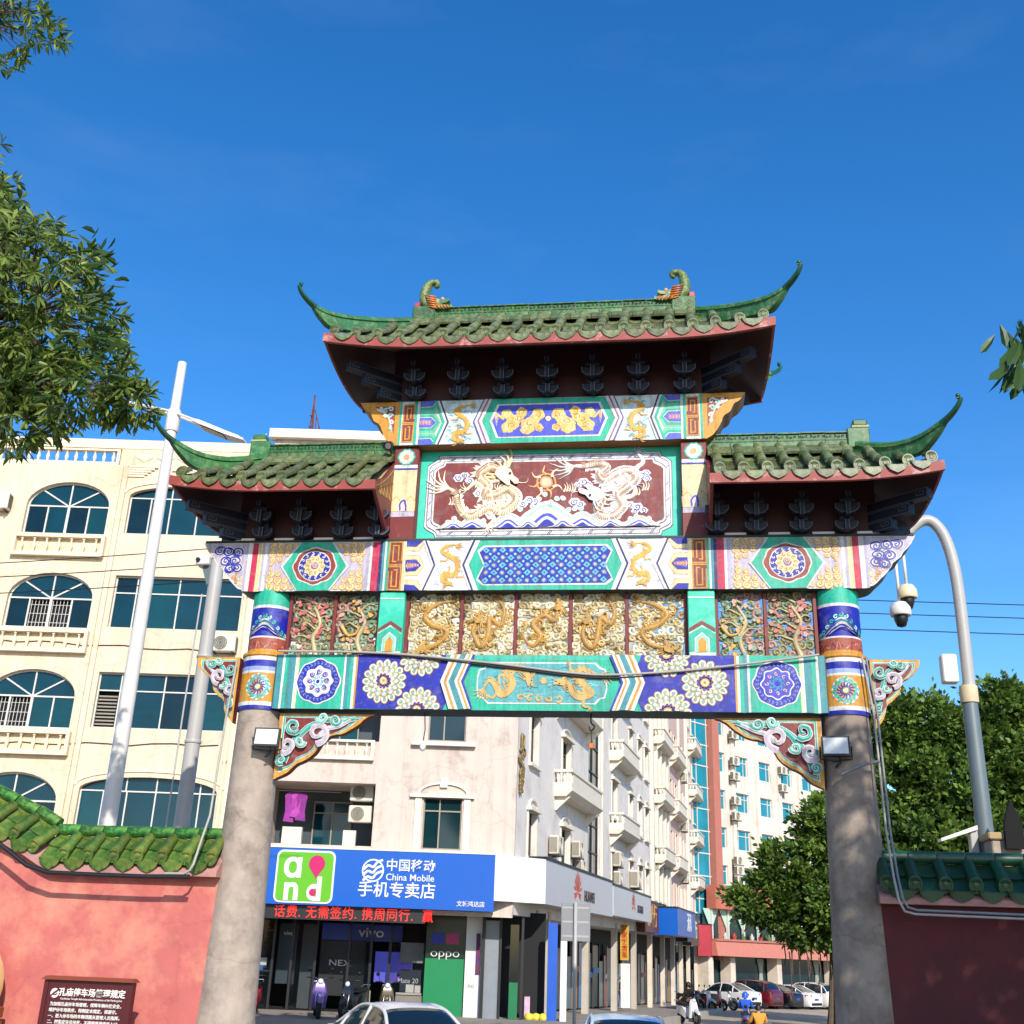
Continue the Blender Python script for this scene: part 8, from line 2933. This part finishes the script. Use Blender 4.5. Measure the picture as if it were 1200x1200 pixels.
def make_car(label, hexc, loc, heading, st=SED, g0=4, g1=10, sc=1.0, group='cars parked in front of the restaurant'):
    c = empty('parked_car' if group else 'car', loc, heading)
    c.scale = (sc, sc, sc)
    tag(c, label, 'car', group)
    mp = mat('car_paint_'+hexc[1:], hexc, rough=.25, var=.02, coat=.6)
    NS = 4 if group is None else 2
    ST = crom(st, NS)
    def ring(s_):
        x, hw, zb, ht, zt = s_
        lo = crom([(hw*.88, .22), (hw*.98, .40), (hw, zb-.22), (hw*.97, zb)], 2)
        up_ = crom([(hw*.97, zb), ((hw*.97+ht)/2+.02, (zb+zt)/2), (ht, zt-.03)], 2)[1:]
        tp = crom([(ht, zt-.03), (ht*.8, zt+.005), (ht*.4, zt+.025), (0, zt+.03)], 2)[1:]
        half = lo+up_+tp
        return [(x, y, z) for y, z in half]+[(x, -y, z) for y, z in reversed(half[:-1])]
    RR = [ring(s_) for s_ in ST]
    n = len(RR[0])
    body, gl, scr = MB(), MB(), MB()
    body.v = [p for r_ in RR for p in r_]
    hN = (n+1)//2
    for i in range(len(RR)-1):
        for k in range(n-1):
            f_ = (i*n+k, i*n+k+1, (i+1)*n+k+1, (i+1)*n+k)
            kk = k if k < hN-1 else n-2-k
            side = 6 <= kk < 10
            top = kk >= 10
            ii = i/NS
            if side and g0 <= ii < g1:
                gl.add([body.v[j] for j in f_], [(0, 1, 2, 3)])
            elif top and (g0 <= ii < g0+2 or g1-2 <= ii < g1):
                scr.add([body.v[j] for j in f_], [(0, 1, 2, 3)])
            else:
                body.face(f_)
    body.face([k for k in range(n)])
    body.face([(len(RR)-1)*n+n-1-k for k in range(n)])
    body.build('body', mp, c, True, 32)
    gl.build('side_window', m_cglass, c, True, 40)
    scr.build('windscreen', m_cglass, c, True, 40)
    # pillars and roof rails
    pl = MB()
    for sgn in (-1, 1):
        rail = [(s_[0], sgn*(s_[3]+.004), s_[4]-.025) for s_ in ST[g0*NS:g1*NS+1]]
        pl.tube(rail, .034, 8)
        im = (g0+g1)//2
        for i in (im,):
            s_ = st[i]
            pl.tube([(s_[0], sgn*s_[1]*.975, s_[2]), (s_[0], sgn*(s_[3]+.01), s_[4]-.02)], .035, 6)
        s_ = st[g1-1]
        pl.tube([(s_[0], sgn*s_[1]*.97, s_[2]), (s_[0]+.1, sgn*(s_[3]+.01), s_[4]-.02)], .05, 6)
    pl.build('pillars', mp, c, True, 50)
    L0, L1 = st[0][0], st[-1][0]
    for (x, y) in ((1.38, .80), (1.38, -.80), (-1.38, .80), (-1.38, -.80)):
        w = link('wheel', TY, c, (x, y, .325))
        link('rim', RIM, w)
    for sgn in (-1, 1):
        MB().loft([[(L0-.22, sgn*.62, .60), (L0-.30, sgn*.83, .60), (L0-.34, sgn*.84, .70), (L0-.2, sgn*.60, .68)], [(L0-.02, sgn*.50, .58), (L0-.12, sgn*.76, .58), (L0-.16, sgn*.76, .68), (L0-.06, sgn*.50, .66)]]).build('headlight', m_chrome, c)
        MB().loft([[(L1+.25, sgn*.60, .78), (L1+.30, sgn*.86, .78), (L1+.32, sgn*.86, .92), (L1+.22, sgn*.58, .92)], [(L1+.0, sgn*.52, .78), (L1+.10, sgn*.80, .78), (L1+.12, sgn*.80, .92), (L1+.04, sgn*.52, .92)]]).build('tail_light', m_tail, c)
        MB().bbox(.75, .95, sgn*.98-.09, sgn*.98+.09, .93, 1.05, .02).build('mirror', mp, c)
    MB().box(L1-.012, L1+.05, -.22, .22, .58, .70).build('number_plate', m_plate, c)
    MB().box(L1-.008, L1+.05, -.6, .6, .28, .44).build('bumper_insert', m_black, c)
    return c
make_car('white sedan passing close behind the gate, roof in view', '#c9ccd0', (-2.95, 6.0, -.955), radians(-54), group=None)
make_car('pale blue car of which only the roof shows at the bottom', '#a9c6de', (1.05, 5.9, -.985), radians(-84), group=None)
HD = atan2(.6, -.8)
row = [('white sedan behind the parked motorcycles, first of the far row', '#cfd0d0', SED), ('dark red hatchback second in the far parked row', '#5a0c16', SUV), ('black sedan between the dark red and white parked cars', '#101014', SED), ('white sedan right of the black parked car', '#d0d0ce', SED), ('white off-road car with black bumper in the far row', '#d2d0cc', SUV), ('white sedan left of the bright red parked car', '#cdcdcc', SED), ('bright red sedan near the right gate column', '#a01018', SED)]
for i, (lab, hc, stn) in enumerate(row):
    x, y = 6.0+1.62*i, 71.0+1.95*i
    make_car(lab, hc, (x, y, road_z(y)), HD+radians(R.uniform(-5, 5)), stn, 4 if stn is SED else 3, 10 if stn is SED else 9, 1.12)

# ================================================================ scooters
m_seat = mat('scooter_seat', '#161616', rough=.6, var=.1)
def make_scooter(label, hexc, loc, heading, lean=0.0, sc=1.0):
    s_ = empty('scooter', loc, heading)
    s_.scale = (sc, sc, sc)
    s_.rotation_euler = (lean, 0, heading)
    tag(s_, label, 'scooter', 'scooters and motorcycles')
    mp = mat('scooter_paint_'+hexc[1:], hexc, rough=.3, var=.05, coat=.5)
    for (x, nm) in ((.62, 'wheel'), (-.55, 'wheel')):
        w = link(nm, TY, s_, (x, 0, .25), (0, 0, 0), (.76, .55, .76))
        link('rim', RIM, w)
    def sec(x, hw, z0, z1):
        return [(x, -hw, z0), (x, -hw*.9, z1-.04), (x, -hw*.5, z1), (x, hw*.5, z1), (x, hw*.9, z1-.04), (x, hw, z0)]
    MB().loft([sec(-.85, .05, .55, .68), sec(-.65, .14, .42, .72), (sec(-.25, .17, .34, .70)), sec(-.02, .15, .24, .55), sec(.05, .14, .22, .34)]).build('rear_body', mp, s_, True, 45)
    MB().loft([sec(0.03, .16, .22, .30), sec(.36, .16, .22, .30)]).build('footboard', m_black, s_)
    MB().loft([[(.34, -.19, .26), (.40, -.19, .26), (.40, .19, .26), (.34, .19, .26)], [(.42, -.21, .55), (.50, -.17, .55), (.50, .17, .55), (.42, .21, .55)], [(.38, -.16, .82), (.47, -.11, .82), (.47, .11, .82), (.38, .16, .82)], [(.32, -.08, .95), (.40, -.06, .95), (.40, .06, .95), (.32, .08, .95)]]).build('front_shield', mp, s_, True, 50)
    MB().loft([sec(.40, .05, .46, .54), sec(.62, .08, .50, .60), sec(.82, .05, .40, .50)]).build('front_mudguard', mp, s_, True, 45)
    b = MB()
    for y in (-.09, .09):
        b.tube([(.62, y, .25), (.50, y, .55), (.38, y*.4, .92)], .022, 6)
    b.build('fork', m_rim, s_, True)
    MB().loft([sec(-.80, .10, .70, .80), sec(-.45, .15, .70, .80), sec(-.05, .12, .68, .76)]).build('seat', m_seat, s_, True, 45)
    b = MB()
    b.tube(crom([(.25, -.34, .99), (.34, -.2, 1.0), (.36, 0, .95), (.34, .2, 1.0), (.25, .34, .99)], 4), .017, 6)
    b.build('handlebar', m_black, s_, True)
    for y in (-1, 1):
        m_ = MB().tube([(.33, y*.22, 1.0), (.34, y*.27, 1.18)], .009, 5)
        m_.build('mirror_stalk', m_black, s_)
        MB().lathe([(.0, -.05), (.05, -.02), (.055, .02), (.0, .05)], 0, 0, 10, caps=False).build('mirror', m_black, s_, True, loc=(.34, y*.29, 1.2), rot=(0, radians(90), 0))
    MB().lathe([(.07, 0), (.075, .03), (.05, .06), (.0, .07)], 0, 0, 12).build('headlight', m_chrome, s_, True, loc=(.44, 0, .90), rot=(0, radians(80), 0))
    MB().box(-.88, -.83, -.05, .05, .52, .60).build('tail_light', m_tail, s_)
    b = MB()
    b.tube([(-.75, -.12, .80), (-.92, -.10, .86), (-.92, .10, .86), (-.75, .12, .80)], .012, 6)
    b.build('rear_rack', m_rim, s_)
    return s_
def scF(label, c, u, v, ang, sc=1.0):
    p = F(u, v, -.62)
    return make_scooter(label, c, p, ang, 0.0, sc)
scF('red scooter beside the left gate column', '#b01420', -7.75, -1.4, radians(-80), 1.1)
scF('purple scooter parked before the phone shop', '#6a4a9c', -5.75, -1.6, radians(-70), 1.12)
scF('black scooter behind the roof of the white sedan', '#1c1c20', -4.75, -1.2, radians(-100), 1.05)
scF('dark brown scooter parked nearest the green panel', '#4a3c1c', -3.75, -1.2, radians(-75), 1.05)
make_scooter('white scooter standing at the kerb before the black-haired person', '#d0d0d0', (2.75, 37.5, road_z(37.5)), radians(-60), 0, 1.1)
for i, (x, y, c, lab) in enumerate(((3.3, 58.5, '#2a2a30', 'dark motorcycle nearest the kerb in the far row'), (4.0, 60.0, '#c8c8c8', 'white motorcycle in the far row'), (4.7, 61.5, '#8a1c20', 'maroon motorcycle in the far row'), (5.4, 63.0, '#303438', 'grey motorcycle farthest right in the far row'))):
    make_scooter(lab, c, (x, y, road_z(y)), radians(-35+6*i), 0, 1.2)
make_scooter('blue scooter ridden away by the rider in blue', '#2a4a8a', (4.86, 32.0, road_z(32)), radians(84), 0, 1.0)
make_scooter('scooter ridden by the person in the orange shirt', '#3a3a3c', (4.38, 19.0, road_z(19)), radians(100), 0, 1.0)
# ================================================================ people
def skin(name, V, E, parent, m, sub=2, root=0):
    """V: list of (x, y, z, r)"""
    me = bpy.data.meshes.new(name)
    me.from_pydata([v[:3] for v in V], E, [])
    o = bpy.data.objects.new(name, me)
    col.objects.link(o)
    md = o.modifiers.new('skin', 'SKIN')
    md.use_smooth_shade = True
    if not me.skin_vertices:
        return o
    sv = me.skin_vertices[0].data
    for i, v in enumerate(V):
        r_ = v[3]
        sv[i].radius = (r_, r_) if not isinstance(r_, tuple) else r_
        sv[i].use_root = (i == root)
    ss_ = o.modifiers.new('sub', 'SUBSURF')
    ss_.levels = 1
    ss_.render_levels = sub
    me.materials.append(m)
    o.parent = parent
    return o
POSES = {
    # joints: x right, y forward, z up
    'stand': dict(hip=(0, 0, .93), chest=(0, .01, 1.28), neck=(0, .02, 1.45), head=(0, .04, 1.60), sh=.185, el=((.24, -.03, 1.12), (-.25, -.02, 1.12)), wr=((.20, .18, 1.02), (-.14, .24, 1.10)), kn=((.10, .04, .50), (-.11, -.02, .50)), an=((.11, .03, .09), (-.12, -.10, .09))),
    'astride': dict(hip=(0, 0, .92), chest=(0, .05, 1.26), neck=(0, .08, 1.43), head=(0, .11, 1.58), sh=.175, el=((.26, .12, 1.10), (-.26, .12, 1.10)), wr=((.24, .38, 1.02), (-.24, .38, 1.02)), kn=((.16, .05, .50), (-.16, .05, .50)), an=((.20, .0, .09), (-.20, .0, .09))),
    'ride': dict(hip=(0, -.02, .80), chest=(0, .04, 1.14), neck=(0, .06, 1.30), head=(0, .09, 1.45), sh=.19, el=((.28, .16, 1.00), (-.28, .16, 1.00)), wr=((.28, .44, .98), (-.28, .44, .98)), kn=((.15, .40, .70), (-.15, .40, .70)), an=((.13, .32, .34), (-.13, .32, .34)))}
m_skin = mat('skin_tone', '#b98a6a', rough=.6, var=.05)
m_hair = mat('black_hair', '#100c0c', rough=.5, var=.2)
m_shoe = mat('dark_shoe', '#1c1a1a', rough=.6)
def person(label, loc, rz, pose, top, leg, sc=1.0, hair='short', helmet=None, group=None):
    p = empty('person', loc, rz)
    p.scale = (sc, sc, sc)
    tag(p, label, 'person')
    P = POSES[pose]
    hip, ch, nk, hd = P['hip'], P['chest'], P['neck'], P['head']
    V, E = [], []
    def v(q, r_):
        V.append((*q, r_))
        return len(V)-1
    h = v(hip, .135)
    b_ = v(((hip[0]+ch[0])/2, (hip[1]+ch[1])/2, (hip[2]+ch[2])/2), .12)
    c_ = v(ch, .14)
    n_ = v(nk, .055)
    j_ = v((hd[0], hd[1]-.01, hd[2]-.07), .075)
    k_ = v(hd, .095)
    t_ = v((hd[0], hd[1]-.01, hd[2]+.08), .075)
    E += [(h, b_), (b_, c_), (c_, n_), (n_, j_), (j_, k_), (k_, t_)]
    for i, sg_ in enumerate((1, -1)):
        s1 = v((sg_*P['sh'], ch[1]-.01, ch[2]+.10), .062)
        e1 = v(P['el'][i], .043)
        w1 = v(P['wr'][i], .03)
        E += [(c_, s1), (s1, e1), (e1, w1)]
        d = (Vector(P['wr'][i])-Vector(P['el'][i])).normalized()
        pm = Vector(P['wr'][i])+d*.07
        pl = v(tuple(pm), .032)
        E.append((w1, pl))
        sd = d.cross(Vector((0, 0, 1)))
        if sd.length < .1:
            sd = Vector((1, 0, 0))
        sd.normalize()
        for q in range(4):
            o_ = (q-1.5)*.02
            L = (.075, .085, .08, .06)[q]
            f1 = v(tuple(pm+sd*o_+d*.045), .010)
            f2 = v(tuple(pm+sd*o_+d*(.045+L*.5)+Vector((0, 0, -.012))), .009)
            f3 = v(tuple(pm+sd*o_+d*(.045+L*.8)+Vector((0, 0, -.035))), .008)
            E += [(pl, f1), (f1, f2), (f2, f3)]
        tb = v(tuple(Vector(P['wr'][i])+d*.04+sd*.04*sg_), .011)
        t2 = v(tuple(Vector(P['wr'][i])+d*.09+sd*.055*sg_), .009)
        E += [(w1, tb), (tb, t2)]
        hp_ = v((sg_*.09, hip[1], hip[2]-.06), .095)
        kn = v(P['kn'][i], .062)
        an = v(P['an'][i], .042)
        E += [(h, hp_), (hp_, kn), (kn, an)]
        ft = v((P['an'][i][0], P['an'][i][1]+.15, P['an'][i][2]-.05), .036)
        E.append((an, ft))
    skin('body', V, E, p, m_skin)
    # jacket
    V2, E2 = [], []
    def w(q, r_):
        V2.append((*q, r_))
        return len(V2)-1
    a0 = w((hip[0], hip[1], hip[2]-.02), .155)
    a1 = w(((hip[0]+ch[0])/2, (hip[1]+ch[1])/2, (hip[2]+ch[2])/2), .148)
    a2 = w(ch, .168)
    a3 = w((nk[0], nk[1]-.005, nk[2]-.02), .07)
    E2 += [(a0, a1), (a1, a2), (a2, a3)]
    for i, sg_ in enumerate((1, -1)):
        s1 = w((sg_*P['sh']*1.04, ch[1]-.01, ch[2]+.10), .082)
        e1 = w(P['el'][i], .062)
        we = Vector(P['el'][i])*.12+Vector(P['wr'][i])*.88
        w1 = w(tuple(we), .05)
        E2 += [(a2, s1), (s1, e1), (e1, w1)]
    skin('jacket', V2, E2, p, mat('cloth_'+top[1:], top, rough=.85, var=.15, scale=8))
    V3, E3 = [], []
    def x_(q, r_):
        V3.append((*q, r_))
        return len(V3)-1
    a0 = x_((hip[0], hip[1], hip[2]+.02), .145)
    for i, sg_ in enumerate((1, -1)):
        q1 = x_((sg_*.095, hip[1], hip[2]-.08), .11)
        q2 = x_(P['kn'][i], .078)
        q3 = x_(tuple(Vector(P['an'][i])+Vector((0, 0, .03))), .06)
        E3 += [(a0, q1), (q1, q2), (q2, q3)]
    skin('trousers', V3, E3, p, mat('cloth_'+leg[1:], leg, rough=.85, var=.15, scale=8))
    for i in (0, 1):
        an = P['an'][i]
        MB().loft([[(an[0]-.045, an[1]-.07, an[2]-.09), (an[0]+.045, an[1]-.07, an[2]-.09), (an[0]+.04, an[1]-.07, an[2]+.0), (an[0]-.04, an[1]-.07, an[2]+.0)], [(an[0]-.05, an[1]+.08, an[2]-.09), (an[0]+.05, an[1]+.08, an[2]-.09), (an[0]+.045, an[1]+.06, an[2]-.0), (an[0]-.045, an[1]+.06, an[2]-.0)], [(an[0]-.035, an[1]+.20, an[2]-.09), (an[0]+.035, an[1]+.20, an[2]-.09), (an[0]+.03, an[1]+.19, an[2]-.05), (an[0]-.03, an[1]+.19, an[2]-.05)]]).build('shoe', m_shoe, p, True, 50)
    # hair or helmet, nose, ears
    def cap(r_, z0, zoff, back):
        b = MB()
        rings = []
        for i in range(7):
            f_ = i/6
            a_ = pi/2*f_
            rings.append([(hd[0]+r_*cos(a_)*cos(t)*.92, hd[1]+back+r_*cos(a_)*sin(t)*1.08, hd[2]+zoff+(r_*1.05*sin(a_) if i else -z0*(1 if sin(t) < .35 else .25))) for t in [2*pi*k/16 for k in range(16)]])
        b.loft(rings)
        return b
    if helmet:
        cap(.145, .10, .01, -.0).build('helmet', mat('helmet_'+helmet[1:], helmet, rough=.25, coat=.5, var=.05), p, True, 60)
    else:
        cap(.118, .16 if hair == 'long' else .07, .015, -.012).build('hair', m_hair, p, True, 60)
        if hair == 'long':
            MB().loft([[(hd[0]+x, hd[1]-.10+y, hd[2]+z) for x, y in ((-.09, 0), (.09, 0), (.08, -.05), (-.08, -.05))] for z in (.03, -.12, -.26)]).build('hair_tail', m_hair, p, True, 60)
    MB().add([(hd[0]-.014, hd[1]+.092, hd[2]-.01), (hd[0]+.014, hd[1]+.092, hd[2]-.01), (hd[0], hd[1]+.118, hd[2]-.03), (hd[0], hd[1]+.094, hd[2]+.025)], [(0, 1, 2), (0, 2, 3), (1, 3, 2)]).build('nose', m_skin, p)
    for sg_ in (-1, 1):
        MB().box(hd[0]+sg_*.034-.012, hd[0]+sg_*.034+.012, hd[1]+.090, hd[1]+.094, hd[2]+.012, hd[2]+.022).build('eye', m_hair, p)
        MB().bbox(hd[0]+sg_*.094-.01, hd[0]+sg_*.094+.01, hd[1]-.02, hd[1]+.02, hd[2]-.03, hd[2]+.03, .004).build('ear', m_skin, p)
    MB().box(hd[0]-.025, hd[0]+.025, hd[1]+.088, hd[1]+.093, hd[2]-.062, hd[2]-.054).build('mouth', mat('lip', '#8a4a42', rough=.6), p)
    return p
person('person in a dark red jacket and blue jeans walking under the shop signs', (-.49, 46.6, -1.835+.50), radians(-75), 'stand', '#4a1420', '#5a78a8', .94)
person('black-haired person in black standing behind a white scooter', (2.9, 41.4, road_z(41.4)), radians(150), 'astride', '#141416', '#1a1a20', 1.0, 'long')
person('rider in a blue jacket and blue helmet seen from behind', (4.86, 32.0, road_z(32)), radians(-6), 'ride', '#1450b8', '#20304a', .92, helmet='#1a5ac8')
person('rider in an orange-yellow shirt at the bottom edge', (4.38, 19.0, road_z(19)), radians(10), 'ride', '#d08a30', '#30343c', .82)
